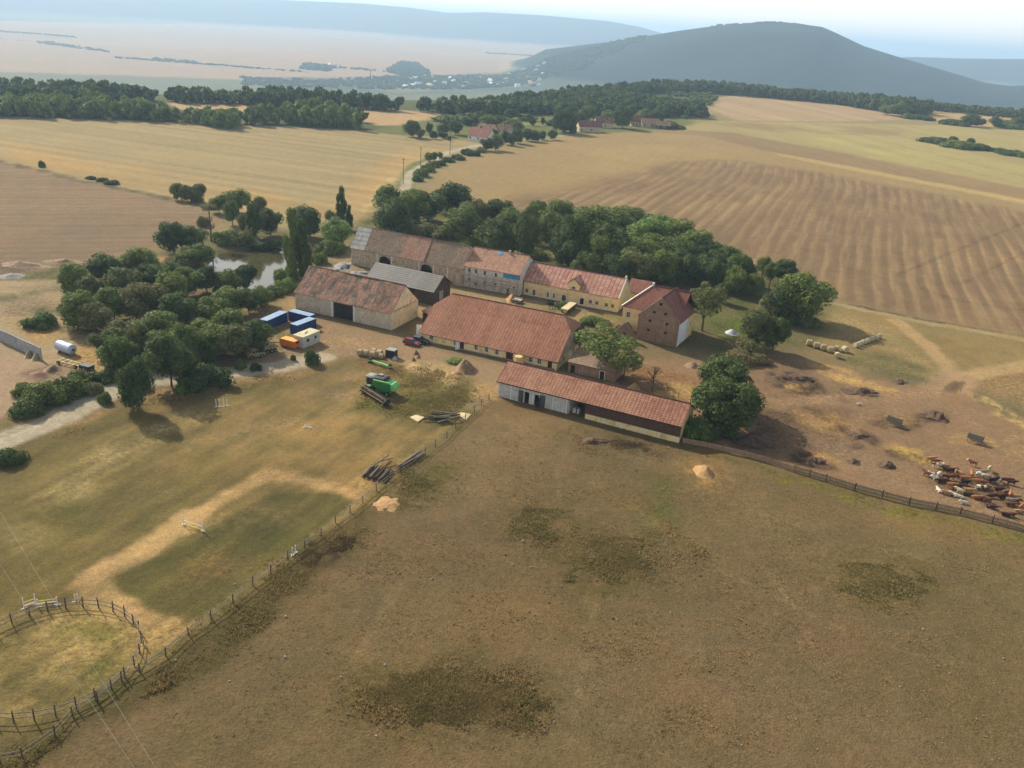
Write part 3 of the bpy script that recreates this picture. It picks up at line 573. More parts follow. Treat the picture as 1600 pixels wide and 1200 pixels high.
# materials of the buildings
mat('plaster_grey',(216,202,174),(190,174,146),.45,c3=(176,154,126),scale2=1.1,bm=.2)
mat('plaster_old',(204,186,154),(178,158,128),.5,c3=(160,132,106),scale2=1.0,bm=.3)
mat('plaster_dirty',(222,203,170),(190,168,138),.6,c3=(157,127,103),scale2=2,bm=.4)
mat('plaster_cream',(244,218,157),(231,203,142),.7,c3=(205,172,120),scale2=.5,bm=.1)
mat('plaster_yellow',(244,218,158),(234,206,146),.5,c3=(214,184,132),scale2=.6,bm=.1)
mat('plaster_light',(231,224,211),(200,190,172),.5,c3=(162,149,131),scale2=1.6,bm=.4)
mat('block_wall',(211,207,198),(183,177,166),.7,c3=(151,142,131),scale2=2.2,bm=.4)
mat('white_trim',(236,230,216),(214,206,190),2,bm=.05); mat('white_plain',(240,238,232),(222,218,210),.6,bm=.05)
mat('stone_plinth',(150,138,120),(116,104,88),1.5)
mat('glass_dark',(30,34,40),(44,48,52),.8,rough=.15,spec=.8,bm=0)
mat('door_brown',(84,46,38),(66,38,32),1.5,bm=.2); mat('door_dark',(52,42,38),(38,32,30),1.5,bm=.2); mat('door_grey',(92,88,82),(76,72,68),1.5,bm=.1)
mat('brown_board',(106,76,62),(84,60,50),1.2,c3=(70,48,42),bm=.2); mat('old_wood',(82,66,52),(50,40,34),1.1,c3=(112,98,82),bm=.4)
mat('dark_metal',(50,50,52),(36,36,38),2,rough=.5,bm=0); mat('timber_pale',(176,150,112),(140,116,86),2,bm=.3)
mat('tarp_blue',(58,130,170),(76,150,186),.6,rough=.6,bm=.5); mat('pale_board',(198,190,172),(170,160,140),1.,bm=.2)
roofmat('roof_stable',(184,125,94),(162,108,83),(199,141,108),tu=.8,tv=.62,gap=.62,var=.9,patch=(.42,.66),big=.22,bw=.4)
roofmat('roof_shed',(192,135,105),(162,110,88),(204,152,117),tu=.75,tv=.62,gap=.5,var=1.,patch=(.45,.7),big=.25,bw=.4)
roofmat('roof_yellow',(226,176,150),(190,128,106),(214,162,136),tu=1.3,tv=.95,gap=.5,var=.8,patch=(.5,.9))
roofmat('roof_old_red',(195,148,117),(153,109,88),(103,98,83),tu=.45,tv=.35,gap=.7,var=1.,patch=(.47,.58),big=.55)
roofmat('roof_old_brown',(188,157,124),(152,124,101),(153,139,115),tu=.5,tv=.35,gap=.75,var=1.,patch=(.48,.62),big=.2)
roofmat('roof_old_mixed',(217,168,135),(184,140,112),(155,129,105),tu=.5,tv=.35,gap=.72,var=1.,patch=(.5,.66),big=.3)
roofmat('roof_dark_red',(162,108,89),(137,86,74),(172,121,100),tu=.5,tv=.4,gap=.7,var=.8,patch=(.5,.75))
metal_roofmat('roof_sheet',(188,182,168),(166,160,148)); metal_roofmat('roof_asbestos',(114,109,97),(106,101,90),tu=1.1)
def brickmat():
    m,n,l,b=newmat('brick_old'); tc=n.new('ShaderNodeTexCoord').outputs['Object']
    sw=n.new('ShaderNodeSeparateXYZ'); l.new(tc,sw.inputs[0]); ad=n.new('ShaderNodeMath'); l.new(sw.outputs[0],ad.inputs[0]); l.new(sw.outputs[1],ad.inputs[1]); cb=n.new('ShaderNodeCombineXYZ'); l.new(ad.outputs[0],cb.inputs[0]); l.new(sw.outputs[2],cb.inputs[1])
    br=n.new('ShaderNodeTexBrick'); l.new(cb.outputs[0],br.inputs[0]); br.inputs['Scale'].default_value=1; br.inputs['Brick Width'].default_value=.42; br.inputs['Row Height'].default_value=.2; br.inputs['Mortar Size'].default_value=.02
    br.inputs['Color1'].default_value=(*lin((150,102,78)),1); br.inputs['Color2'].default_value=(*lin((126,92,72)),1); br.inputs['Mortar'].default_value=(*lin((150,134,112)),1)
    c=mixc(n,l,ramp(n,l,noise(n,l,tc,.5,5,.7),[(.42,g(0)),(.62,g(.85))]),br.outputs[0],tuple(lin((158,134,104))))
    c=mixc(n,l,ramp(n,l,noise(n,l,tc,1.6,4,.7),[(.55,g(0)),(.72,g(.6))]),c,tuple(lin((96,70,58))))
    l.new(c,b.inputs['Base Color']); b.inputs['Roughness'].default_value=.95; bump(n,l,b,br.outputs[1],-.4,.03)
brickmat()
def half_gable(W,he,hr,yr=None): yr=W/2 if yr is None else yr; return [(0,he),(yr,hr),(W,he)]
def shell(par,L,W,he,hr,wm,front=(),right=(),back=(),left=(),gable=True,th=.45,name='wall',sides='frbl'):
    """four walls, each its own part; returns the point functions of front and right"""
    top=half_gable(W,he,hr) if gable else [(0,he),(W,he)]; r={}
    for k,A,B,T,ops in (('f',(0,0),(L,0),[(0,he),(L,he)],front),('r',(L,th+.002),(L,W-th-.002),None,right),('b',(L,W),(0,W),[(0,he),(L,he)],back),('l',(0,W-th-.002),(0,th+.002),None,left)):
        if k not in sides: continue
        if T is None:
            w=W-2*th-.004; T=[(0,np.interp(th,[t[0] for t in top],[t[1] for t in top])-.02)]+[(t[0]-th,t[1]-.02) for t in top[1:-1]]+[(w,np.interp(W-th,[t[0] for t in top],[t[1] for t in top])-.02)]
            if not gable: T=[(0,he),(w,he)]
        mb=MB(); r[k]=wallmesh(mb,A,B,T,ops,th); mb.build(name,wm,par)
    return r
def gable_roof(par,L,W,he,hr,m,ov=.35,og=.3,course=.35,sag=0,seed=0,x0=0,label=None,caps=True,ovb=None):
    sl=(hr-he)/(W/2); ovb=ov if ovb is None else ovb; mb=MB(); z=.2
    roofplane(mb,[(x0-og,-ov,he-ov*sl+z),(x0+L+og,-ov,he-ov*sl+z),(x0+L+og,W/2,hr+z),(x0-og,W/2,hr+z)],course,sag=sag,seed=seed)
    roofplane(mb,[(x0+L+og,W+ovb,he-ovb*sl+z),(x0-og,W+ovb,he-ovb*sl+z),(x0-og,W/2,hr+z),(x0+L+og,W/2,hr+z)],course,sag=sag,seed=seed+3)
    rf=mb.build('roof',m,par,label)
    if caps: ridge_caps(rf,(x0-og,W/2,hr+z+.03),(x0+L+og,W/2,hr+z+.03),m)
    return rf
def pilaster(par,Pt,s,z1,m='white_trim',w=.35,z0=-.3,out=.06): mb=MB(); panel(mb,Pt,s-w/2,s+w/2,z0,z1,-out,.0-.002); return mb.build('pilaster',m,par)
def bld(name,label,cat,fr,group=None): return empty(name,label,cat,(fr[0],fr[1],0),R(fr[2]),group)

# --- stable with the red roof -------------------------------------------------------
fr=(-23.6,201.0,-21.8); st=bld('stable','long cream stable with large half-hipped red tiled roof, in the middle of the farm','stable',fr)
L,Wd,he,hr=36.4,22.,2.35,9.9
ops=[(2.55,3.55,1.05,2.05),(9.4,10.3,.9,2.0),(10.95,12.1,0,2.15),(14.95,15.8,.9,2.0),(17.75,18.65,.9,2.0),(20.5,21.4,.85,2.),(23.3,25.2,0,2.2),(29.3,30.2,.8,1.9),(31.5,32.4,.8,1.9),(34.1,35.2,0,2.1)]
r=shell(st,L,Wd,he,he+.0,'plaster_cream',ops,gable=False,back=[(5,6,1,2),(12,14,0,2.2),(20,21,1,2),(28,29,1,2)],right=[(4,5,.9,2),(10,12.,0,2.2),(16,17,.9,2)]); f=r['f']
for i in (0,1,3,4,5,7,8): window(st,f,ops[i])
door(st,f,ops[2],'door_brown',frame='white_trim'); door(st,f,ops[6],'door_brown',frame='white_trim',label='wide double brown stable door'); door(st,f,ops[9],'door_brown')
mb=MB(); mb.beam((10.9,-.05,1.05),(10.15,-.75,1.05),.06,2.0); mb.build('open_door','white_plain',st,'white door leaf standing open')
mb=MB(); panel(mb,f,0,L,-.5,.35,-.05,-.002); mb.build('plinth','stone_plinth',st)
for s in (.18,36.2): pilaster(st,f,s,2.3)
# gable infill above the eaves follows the half hip
th_=.66; zt=he+(hr-he)*th_; 
def yat(t): return Wd/2*t
mb=MB(); wallmesh(mb,(L-.002,.46),(L-.002,Wd-.46),[(0,he+.05),(yat(th_)-.46,zt-.05),(Wd-yat(th_)-.46,zt-.05),(Wd-.92,he+.05)],[]); mb.build('gable','plaster_old',st)
mb=MB(); wallmesh(mb,(.002,Wd-.46),(.002,.46),[(0,he+.05),(yat(th_)-.46,zt-.05),(Wd-yat(th_)-.46,zt-.05),(Wd-.92,he+.05)],[]); mb.build('gable','plaster_cream',st)
sl=(hr-he)/(Wd/2); z=.22; ov=.45; ins=3.4; mb=MB()
def zz(y): return he+y*sl+z
y1=yat(th_); xl,xr=-.4,L+.4
for flip in (0,1):
    Y=lambda y: Wd-y if flip else y
    a=[(xl,Y(-ov),zz(-ov)),(xr,Y(-ov),zz(-ov)),(xr,Y(y1),zz(y1)),(xl,Y(y1),zz(y1))]; b2=[(xl,Y(y1),zz(y1)),(xr,Y(y1),zz(y1)),(xr-ins,Y(Wd/2),zz(Wd/2)),(xl+ins,Y(Wd/2),zz(Wd/2))]
    for c in (a,b2):
        if flip: c=[c[1],c[0],c[3],c[2]]
        roofplane(mb,c,.36,sag=.05,seed=3+flip)
for xe,xi,s in ((xr,xr-ins,1),(xl,xl+ins,-1)):
    c=[(xe+.15*s,y1,zz(y1)-.02),(xe+.15*s,Wd-y1,zz(y1)-.02),(xi,Wd/2,zz(Wd/2)),(xi,Wd/2,zz(Wd/2))]
    if s<0: c=[c[1],c[0],c[3],c[2]]
    roofplane(mb,c,.36)
rf=mb.build('roof','roof_stable',st); ridge_caps(rf,(xl+ins,Wd/2,hr+z+.03),(xr-ins,Wd/2,hr+z+.03),'roof_stable')
mb=MB(); mb.box(L-1.2,L+.5,-.43,-.37,1.95,2.12); mb.box(-.4,L-1.3,-.55,-.42,he-.18,he-.05); mb.build('gutter','dark_metal',st)
# --- long shed -----------------------------------------------------------------------
fr=(-2.9,170.2,-24.1); sh=bld('long_shed','long low shed with bright red tiled roof, white bays left and brown boarding right','shed',fr)
L,Wd,he,hr=40.4,9.4,3.8,6.5
A=[(4.9,6.05,.02,2.75),(6.25,7.4,.02,2.7),(8.6,9.7,.02,2.6),(9.85,11.1,.02,2.8)]
mb=MB(); f=wallmesh(mb,(0,0),(16.2,0),[(0,he),(16.2,he)],[A[1],A[2]],.3); mb.build('wall','block_wall',sh)
mb=MB(); wallmesh(mb,(0,Wd),(0,.31),[(0,he),(Wd/2,hr),(Wd-.32,he+.1)],[],.3); mb.build('wall','plaster_light',sh)
mb=MB(); wallmesh(mb,(L,.31),(L,Wd),[(0,he+.1),(Wd/2-.3,hr),(Wd-.31,he)],[],.3); mb.build('wall','plaster_cream',sh)
mb=MB(); wallmesh(mb,(L-.31,Wd),(.31,Wd),[(0,he),(L-.62,he)],[(5,8,1,2),(14,18,.02,2.8)],.3); mb.build('wall','plaster_light',sh)
mb=MB(); wallmesh(mb,(16.2,Wd-.4),(16.2,.32),[(0,he),(Wd-.72,he)],[],.25); mb.build('wall','plaster_light',sh)
F=lambda s,z,o=0: Vector((s,o,z))
for o in (A[0],A[3]): mb=MB(); panel(mb,F,o[0],o[1],.1,o[3],-.1,-.04); mb.build('door','door_grey',sh,'dark grey door leaf folded back on the wall')
for s in (.15,3.05,5.95 if 0 else 6.1,8.2,9.8 if 0 else 9.78,12.9,16.05): pilaster(sh,F,s,he-.02 if s not in (6.1,9.78) else he-.02,w=.22,z0=-.3 if s not in (6.1,9.78) else 2.85)
for o in (A[1],A[2]): mb=MB(); frame_box(mb,F,*o,w=.13); mb.build('door_frame','white_trim',sh)
for i in range(40):            # brown upright boards
    x=20.35+i*(L-20.35)/40; w=(L-20.35)/40; mb=MB(); mb.box(x+.015,x+w-.015,-.02-.015*(i%2),.04,1.15+.03*(i%3),he-.04); mb.build('board','brown_board',sh)
mb=MB(); mb.box(20.3,L,.045,.12,1.1,he-.05); mb.build('boarding_backing','old_wood',sh)
mb=MB(); mb.box(20.3,L,-.1,.3,-.5,1.1); mb.build('low_wall','plaster_cream',sh)
for s in (24.3,28.2,32.5,36.3,40.2): mb=MB(); mb.box(s-.13,s+.13,-.17,-.102,-.4,1.15); mb.build('pilaster','white_trim',sh)
mb=MB(); mb.box(20.05,20.29,-.05,.3,-.4,he); mb.box(18.1,18.3,.1,.3,-.4,he); mb.build('post','old_wood',sh)
mb=MB(); mb.box(17,18.4,1.2,2.2,0,1.1); mb.build('trough','plaster_light',sh)
rf=gable_roof(sh,L,Wd,he,hr,'roof_shed',ov=.55,og=.25,course=.4,sag=.06,seed=12)
mb=MB(); mb.box(-.3,L+.2,-.66,-.55,he-.3,he-.16); mb.build('gutter','dark_metal',sh)
# --- old barn on the left ------------------------------------------------------------
fr=(-59.6,219.3,-23.2); bl=bld('barn','old grey plastered barn with patchy orange tiled roof and big dark gate','barn',fr)
L,Wd,he,hr=30.2,13.2,4.7,10.2
r=shell(bl,L,Wd,he,hr,'plaster_grey',[(12.3,18.4,0,4.2)],right=[(8.7,9.2,5.0,5.6)],back=[(13,17,0,4)]); f=r['f']
for i in range(2):
    a=12.35+i*3.05; mb=MB(); n=8
    for k in range(n): panel(mb,f,a+k*3/n+.012,a+(k+1)*3/n-.012,.1,4.15,.12+.015*(k%2),.19)
    panel(mb,f,a,a+3,.1,4.15,.19,.22); panel(mb,f,a,a+3,.8,1.,.09,.115); panel(mb,f,a,a+3,3,3.2,.09,.115); mb.build('gate_leaf','door_dark',bl)
for s,mm in ((.4,'plaster_dirty'),(6.8,'plaster_dirty'),(11.9,'white_trim'),(18.8,'white_trim'),(24.1,'plaster_dirty'),(29.9,'plaster_dirty')): pilaster(bl,f,s,4.45,mm,.5,out=.09)
q=r['r']
for k in range(14): mb=MB(); panel(mb,q,.4+k*.84,.4+k*.84+.5,4.55,4.95,-.05,-.003); mb.build('vent_block','brick_old',bl)
mb=MB(); panel(mb,q,0,Wd-.95,4.3,4.5,-.07,-.003); mb.build('cornice','plaster_dirty',bl)
gable_roof(bl,L,Wd,he,hr,'roof_old_red',ov=.45,og=.08,sag=.4,seed=21)
# white porch box at its gable
mb=MB(); fr2=empty('porch','small white plastered porch box against the old barn gable','porch',(*P(705.5,513)[:2],0),R(-23.2)); 
mb.box(-.9,.9,0,1.6,-.2,2.5); mb.build('wall','white_plain',fr2); mb=MB(); roofplane(mb,[(-1.05,-.2,2.55),(1.05,-.2,2.55),(1.05,1.7,3.1),(-1.05,1.7,3.1)],.3); mb.build('roof','roof_dark_red',fr2)
# white gatepost wall by the stable
p=P(654,523); gp=empty('gate_pillar','tall white gate pillar between old barn and stable','pillar',(p[0],p[1],0),R(-23)); mb=MB(); mb.box(-.5,.6,-.3,.3,-.2,2.9); mb.build('pillar','white_plain',gp); mb=MB(); mb.box(-.6,.7,-.4,.4,2.9,3.05); mb.build('cap','roof_dark_red',gp)
# lean-to with orange roof behind the barn gable
p=P(660,503); lt=empty('lean_to','small lean-to with orange tiled roof and dark opening behind the old barn','lean-to',(p[0],p[1],0),R(-23)); mb=MB(); mb.box(0,3.4,.0,.3,-.2,1.9) if 0 else mb.box(0,.3,0,4,-.2,2.6); mb.box(3.1,3.4,0,4,-.2,1.8); mb.box(0,3.4,3.7,4,-.2,1.9); mb.build('wall','old_wood',lt)
mb=MB(); roofplane(mb,[(3.7,-.3,1.8),(3.7,4.3,1.8),(-.1,4.3,3.2),(-.1,-.3,3.2)],.3); mb.build('roof','roof_old_red',lt)
# --- dark wooden barn ----------------------------------------------------------------
fr=(-43.7,239.6,-24.6); wb=bld('wooden_barn','black wooden barn with weathered grey sheet roof, behind the old barn','barn',fr)
L,Wd,he,hr=21.9,9.6,4.2,7.4
for k,(A_,B_,T,ops) in enumerate((((0,0),(L,0),[(0,he),(L,he)],[(3,5,0,3),(12,15.5,0,3.4)]),((L,.26),(L,Wd-.26),[(0,he),(Wd/2-.26,hr-.1),(Wd-.52,he)],[(3.4,4.2,.6,3),(4.6,5.2,.6,3)]),((L,Wd),(0,Wd),[(0,he),(L,he)],[]),((0,Wd-.26),(0,.26),[(0,he),(Wd/2-.26,hr-.1),(Wd-.52,he)],[]))):
    mb=MB(); pt=wallmesh(mb,A_,B_,T,ops,.25); mb.build('wall','old_wood',wb)
    if k==1:
        for o in ops: mb=MB(); frame_box(mb,pt,*o,w=.12); panel(mb,pt,o[0],o[1],o[2],o[3],.1,.14); mb.build('shutter','pale_board',wb)
    if k==0:
        for s in np.arange(.6,L,1.05):
            if not any(o[0]<s<o[1] for o in ops): mb=MB(); panel(mb,pt,s-.05,s+.05,0,he-.05,-.04,-.003); mb.build('batten','old_wood',wb)
gable_roof(wb,L,Wd,he,hr,'roof_asbestos',ov=.7,og=.6,course=.7,sag=.12,seed=33,caps=False)
# --- brown barn range with the sheet-metal end ---------------------------------------
fr=(-54.1,266.6,-23.3); bb=bld('barn','long old brown-roofed barn with pale sheet-metal end','barn',fr)
L,Wd,he,hr=40.6,9.6,5.7,11.4
ops=[(10.6,14.7,.0,4.7,1.3),(25.6,29.7,.0,4.7,1.3),(15.6,15.8,3.2,4.2),(34.2,34.4,3,4)]
r=shell(bb,L,Wd,he,hr,'plaster_old',ops); f=r['f']
for s,mm in ((.3,'plaster_dirty'),(5.2,'plaster_dirty'),(9.9,'white_trim'),(15.2,'white_trim'),(20.1,'plaster_dirty'),(25.0,'white_trim'),(30.2,'white_trim'),(35.0,'white_trim'),(39.9,'plaster_dirty')): pilaster(bb,f,s,5.4,mm,.4,out=.08)
for o in ops[:2]:
    mb=MB(); sm=(o[0]+o[1])/2; w=(o[1]-o[0])/2; pts=[(sm+(w+.15)*math.cos(t),o[3]-o[4]+(o[4]+.15)*math.sin(t)) for t in np.linspace(0,math.pi,15)]
    for a_,b_ in zip(pts,pts[1:]): mb.beam(f(*a_,-.05),f(*b_,-.05),.14,.28)
    mb.build('arch_trim','plaster_dirty',bb)
rf=gable_roof(bb,5.0,Wd,he,hr,'roof_sheet',ov=.4,og=.1,course=1.6,sag=.1,seed=41,label='pale grey sheet-metal roof end',caps=False)
rf=gable_roof(bb,13.2,Wd,he,hr,'roof_old_brown',ov=.4,og=-.002,sag=.32,seed=44,x0=5.1)
rf=gable_roof(bb,8.5,Wd,he+.02,hr-.05,'roof_old_mixed',ov=.4,og=-.002,sag=.3,seed=48,x0=18.3,label='roof stretch patched with orange tiles')
rf=gable_roof(bb,13.7,Wd,he-.15,hr-.15,'roof_old_brown',ov=.35,og=-.002,sag=.3,seed=51,x0=26.8)
# --- half renovated house with scaffolding --------------------------------------------
fr=(-16.6,250.9,-20.6); rh=bld('farmhouse','two-storey farmhouse under renovation with faded red roof, blue tarpaulin and scaffolding','house',fr)
L,Wd,he,hr=18.0,13.4,6.5,10.7
up=[(1.1,2.0,4.75,5.95),(3.3,4.15,4.75,5.95),(6.2,7.05,4.7,5.9),(9.8,10.65,4.7,5.9)]; lo=[(1.1,1.95,1.8,2.9),(3.4,4.25,.9,2.),(6.2,7.1,1.6,2.8),(9.7,10.6,1.5,2.8),(13.9,14.7,.1,2),(15.8,16.6,1.5,2.7)]
r=shell(rh,L,Wd,he,hr,'plaster_light',up+lo+[(13.2,16.9,5.0,6.1)],back=[(3,4,1,2.2),(8,9,1,2.2),(13,14,1,2.2)]); f=r['f']
for o in up+lo: window(rh,f,o,w=.1)
gable_roof(rh,L,Wd,he,hr,'roof_old_mixed',ov=.4,og=.1,sag=.12,seed=61)
mb=MB()
for k in range(12): s=12.6+k*.45; panel(mb,f,s,s+.455,4.9+.06*math.sin(k*1.7),6.35+.05*math.sin(k),-.12-.05*(k%2),-.06-.05*(k%2))
mb.build('tarpaulin','tarp_blue',rh)
mb=MB(); sl=(hr-he)/(Wd/2); zr=lambda y: he+y*sl+.33
for k in range(4): mb.add([(8.3+k*.3,5.2,zr(5.2)),(8.65+k*.3,5.2,zr(5.2)+.02),(8.6+k*.3,6.4,zr(6.4)+.03),(8.2+k*.3,6.4,zr(6.4))],[(0,1,2,3)])
mb.build('roof_patch','tarp_blue',rh,'blue sheet over a hole in the roof'); mb=MB(); mb.box(11.4,12,6.1,6.7,hr-.4,hr+.9); mb.build('chimney','pale_board',rh)
sc=bld('scaffold','pale tube scaffold with plank decks in front of the farmhouse','scaffold',(fr[0]+math.sin(R(20.6))*-0+0,fr[1],fr[2]))
for i in range(8):
    x=-.4+i*2.6
    for y in (-.5,-1.5): mb=MB(); mb.tube([(x,y,0),(x,y,4.9 if y>-1 else 4.9)],.06,6); mb.build('standard','timber_pale',sc)
for zl in (2.2,4.15):
    for y in (-.62,-.95,-1.28):
        for i in range(7): mb=MB(); x=-.4+i*2.6; mb.box(x+.02,x+2.58,y-.15,y+.15,zl,zl+.05); mb.build('plank','pale_board',sc)
    mb=MB(); mb.tube([(-.4,-1.5,zl+.9),(17.8,-1.5,zl+.9)],.05,6); mb.build('guard_rail','timber_pale',sc)
# --- yellow house ----------------------------------------------------------------------
fr=(1.5,246.9,-22.4); yh=bld('yellow_house','long yellow farmhouse with pale pink chequered roof, white trim and a central gable','house',fr)
L,Wd,he,hr=29.4,11.6,4.3,8.5
ops=[(.6,1.5,.8,2.0),(2.95,3.75,.05,2.1,.4),(7.5,8.1,.6,2.1,.3),(9.4,10,.6,2.1,.3),(12.2,13.5,.05,2.2,.6),(15.0,16.15,.05,2.3,.55),(17.85,19.05,.05,2.2),(20.6,21.55,1.1,2.15),(22.6,23.5,1.1,2.15),(25.5,26.4,1.1,2.1),(27.4,28.2,1.1,2.1)]
r=shell(yh,L,Wd,he,hr,'plaster_yellow',ops,right=[(3,3.9,1.2,2.3)],back=[(4,5,1,2),(12,13,1,2),(20,21,1,2)]); f=r['f']
for i,o in enumerate(ops):
    if i in (4,5,6): door(yh,f,o,'door_dark' if i!=4 else 'door_grey',frame='white_trim')
    else: window(yh,f,o,w=.12,pm='door_brown' if i==0 else 'glass_dark')
mb=MB(); panel(mb,f,0,L,3.0,3.22,-.06,-.002); panel(mb,f,0,L,4.1,4.28,-.1,-.002); mb.build('cornice','white_trim',yh); mb=MB(); panel(mb,f,0,L,-.5,.4,-.07,-.002); mb.build('plinth','white_trim',yh)
mb=MB(); gpt=wallmesh(mb,(13.9,-.12),(17.4,-.12),[(0,6.0),(1.75,7.6),(3.5,6.0)],[(1.2,2.3,3.7,5.3,.5)],.3); mb.build('gable','plaster_yellow',yh)
window(yh,gpt,(1.2,2.3,3.7,5.3)); 
mb=MB(); sl=(hr-he)/(Wd/2)
roofplane(mb,[(13.6,-.4,5.95),(13.6,4.6,5.95),(15.65,4.6,7.85),(15.65,-.4,7.85)],.35); roofplane(mb,[(17.7,4.6,5.95),(17.7,-.4,5.95),(15.65,-.4,7.85),(15.65,4.6,7.85)],.35); mb.build('gable_roof','roof_yellow',yh)
for x in (13.9,17.4): mb=MB(); mb.box(x-.0 if x<15 else x-.25,x+.25 if x<15 else x,.19,3.,4.3,6.1); mb.build('gable_cheek','plaster_yellow',yh)
gable_roof(yh,L,Wd,he,hr,'roof_yellow',ov=.4,og=.15,course=.45,seed=71)
for a_,b_ in (((L+.05,-.3,he-.1),(L+.05,Wd/2,hr+.25)),((L+.05,Wd+.3,he-.1),(L+.05,Wd/2,hr+.25))): mb=MB(); mb.beam(a_,b_,.3,.25); mb.build('verge','white_trim',yh)
mb=MB(); mb.box(L-.4,L+.1,Wd/2-.25,Wd/2+.25,hr+.1,hr+.9); mb.build('chimney','white_trim',yh)
# --- brick granary ----------------------------------------------------------------------
fr=(31.7,213.9,-26.5); gr_=bld('granary','tall brick granary with dark red roof and white-washed side wall, right of the yellow house','granary',fr)
L,Wd,he,hr=11.,13.,6.6,11.9
win=[(3.7,4.35,8,8.5),(5.2,5.9,10.4,11.0),(6.8,7.4,8.1,8.7),(7.5,8.1,5.5,6.1),(2.9,3.5,5.5,6.0),(2.8,3.4,3.0,3.5),(7.5,8.1,3.1,3.7)]
mb=MB(); f=wallmesh(mb,(0,0),(L,0),[(0,he+.35),(5.5,hr+.3),(L,he-.1)],win,.5); mb.build('wall','brick_old',gr_)
for o in win: window(gr_,f,o,fm='old_wood',w=.06,bars=False)
mb=MB(); q=wallmesh(mb,(L,.502),(L,8.2),[(0,he),(7.698,he)],[],.45); mb.build('wall','white_plain',gr_,'white-washed side wall')
mb=MB(); q=wallmesh(mb,(L+.1,8.21),(L+.1,Wd),[(0,he),(4.79,he)],[(2,3,3,4.4)],.45); mb.build('wall','plaster_cream',gr_); window(gr_,q,(2,3,3,4.4))
mb=MB(); wallmesh(mb,(0,Wd),(0,.502),[(0,he),(Wd-.502,he)],[],.45); mb.build('wall','brick_old',gr_)
mb=MB(); wallmesh(mb,(L-.5,Wd-.002),(.5,Wd-.002),[(0,he),(5.,hr),(10,he)],[],.4); mb.build('wall','brick_old',gr_)
mb=MB(); s=(hr-he)/5.5
roofplane(mb,[(L+.35,.35,he-.35*s+.2),(L+.35,Wd+.3,he-.35*s+.2),(5.5,Wd+.3,hr+.2),(5.5,.35,hr+.2)],.36,seed=81); roofplane(mb,[(-.3,Wd+.3,he-.3*s+.2),(-.3,.35,he-.3*s+.2),(5.5,.35,hr+.2),(5.5,Wd+.3,hr+.2)],.36,seed=82); mb.build('roof','roof_dark_red',gr_)
mb=MB(); mb.beam((-.25,.15,he+.15),(5.5,.15,hr+.55),.6,.22); mb.build('parapet','plaster_dirty',gr_)
mb=MB(); mb.beam((L+.25,.15,he+.0),(5.5,.15,hr+.5),.45,.18); mb.build('parapet','brick_old',gr_)
ridge_caps(gr_,(5.5,.5,hr+.28),(5.5,Wd+.3,hr+.28),'roof_dark_red',.2)
# yellow wing behind it
p=P(974,478,6.4); wy=bld('yellow_wing','yellow wing with red roof and light parapets joined behind the brick granary','house',(p[0],p[1],-26.5))
L2,W2,he2,hr2=16.,11.5,6.4,11.8
r=shell(wy,L2,W2,he2,hr2,'plaster_yellow',[(1.2,2.2,3.6,5.0),(1.2,2.2,.9,2.2)],left=[(2,3,1,2.3),(6,7,1,2.3)],gable=False); window(wy,r['f'],(1.2,2.2,3.6,5.0)); window(wy,r['f'],(1.2,2.2,.9,2.2))
mb=MB(); k=W2/2
roofplane(mb,[(-.3,-.4,he2),(L2+.2,-.4,he2),(L2+.2,k,hr2+.2),(k,k,hr2+.2)],.36); roofplane(mb,[(L2+.2,W2+.4,he2),(-.3,W2+.4,he2),(k,k,hr2+.2),(L2+.2,k,hr2+.2)],.36); roofplane(mb,[(-.35,W2+.4,he2),(-.35,-.4,he2),(k,k,hr2+.2),(k,k,hr2+.2)],.36)
rf=mb.build('roof','roof_dark_red',wy); mb=MB(); mb.beam((-.35,-.4,he2+.12),(k,k,hr2+.3),.35,.2); mb.build('hip_ridge','white_trim',wy); ridge_caps(wy,(k,k,hr2+.25),(L2,k,hr2+.25),'roof_dark_red',.2)
mb=MB(); mb.box(W2/2-.3,W2/2+.3,W2/2-.3,W2/2+.3,hr2+.1,hr2+.9); mb.build('chimney','white_trim',wy)
p=P(967,474); lk=bld('link_roof','low link building with dark red roof between the yellow house and its wing','outbuilding',(p[0]+2.,p[1]+3,-22)); 
mb=MB(); mb.box(0,6,0,.4,-.2,3.2); mb.box(0,.4,.4,6,-.2,3.2); mb.box(5.6,6,.4,6,-.2,3.2); mb.build('wall','plaster_yellow',lk); mb=MB(); roofplane(mb,[(-.3,-.4,3.1),(6.3,-.4,3.1),(6.3,6,5.6),(-.3,6,5.6)],.36); mb.build('roof','roof_dark_red',lk)
# --- stone outbuilding behind the big tree -------------------------------------------------
p=P(887,581); ob=bld('outbuilding','low ruined stone outbuilding with tan roof in shade behind the broad tree','outbuilding',(p[0],p[1],-24))
r=shell(ob,11.5,6.,2.6,2.6,'brick_old',[(.6,1.7,0,2),(2.9,3.6,1.1,1.9),(7.9,9.,0,2.1)],gable=False,th=.4); f=r['f']; 
mb=MB(); roofplane(mb,[(-.3,-.3,2.65),(11.8,-.3,2.65),(11.8,6.3,4.0),(-.3,6.3,4.0)],.4,sag=.3,seed=5); mb.build('roof','roof_old_brown',ob)
mb=MB(); frame_box(mb,f,7.9,9.,0.05,2.1,.14); mb.build('door_frame','white_trim',ob); door(ob,f,(7.9,9.,0,2.1),'door_dark'); door(ob,f,(.6,1.7,0,2),'door_dark'); window(ob,f,(2.9,3.6,1.1,1.9),w=.06)
p=P(957,528); ru=bld('ruined_gable','free-standing ruined gable of dark stone below the granary','ruin',(p[0],p[1],-24)); 
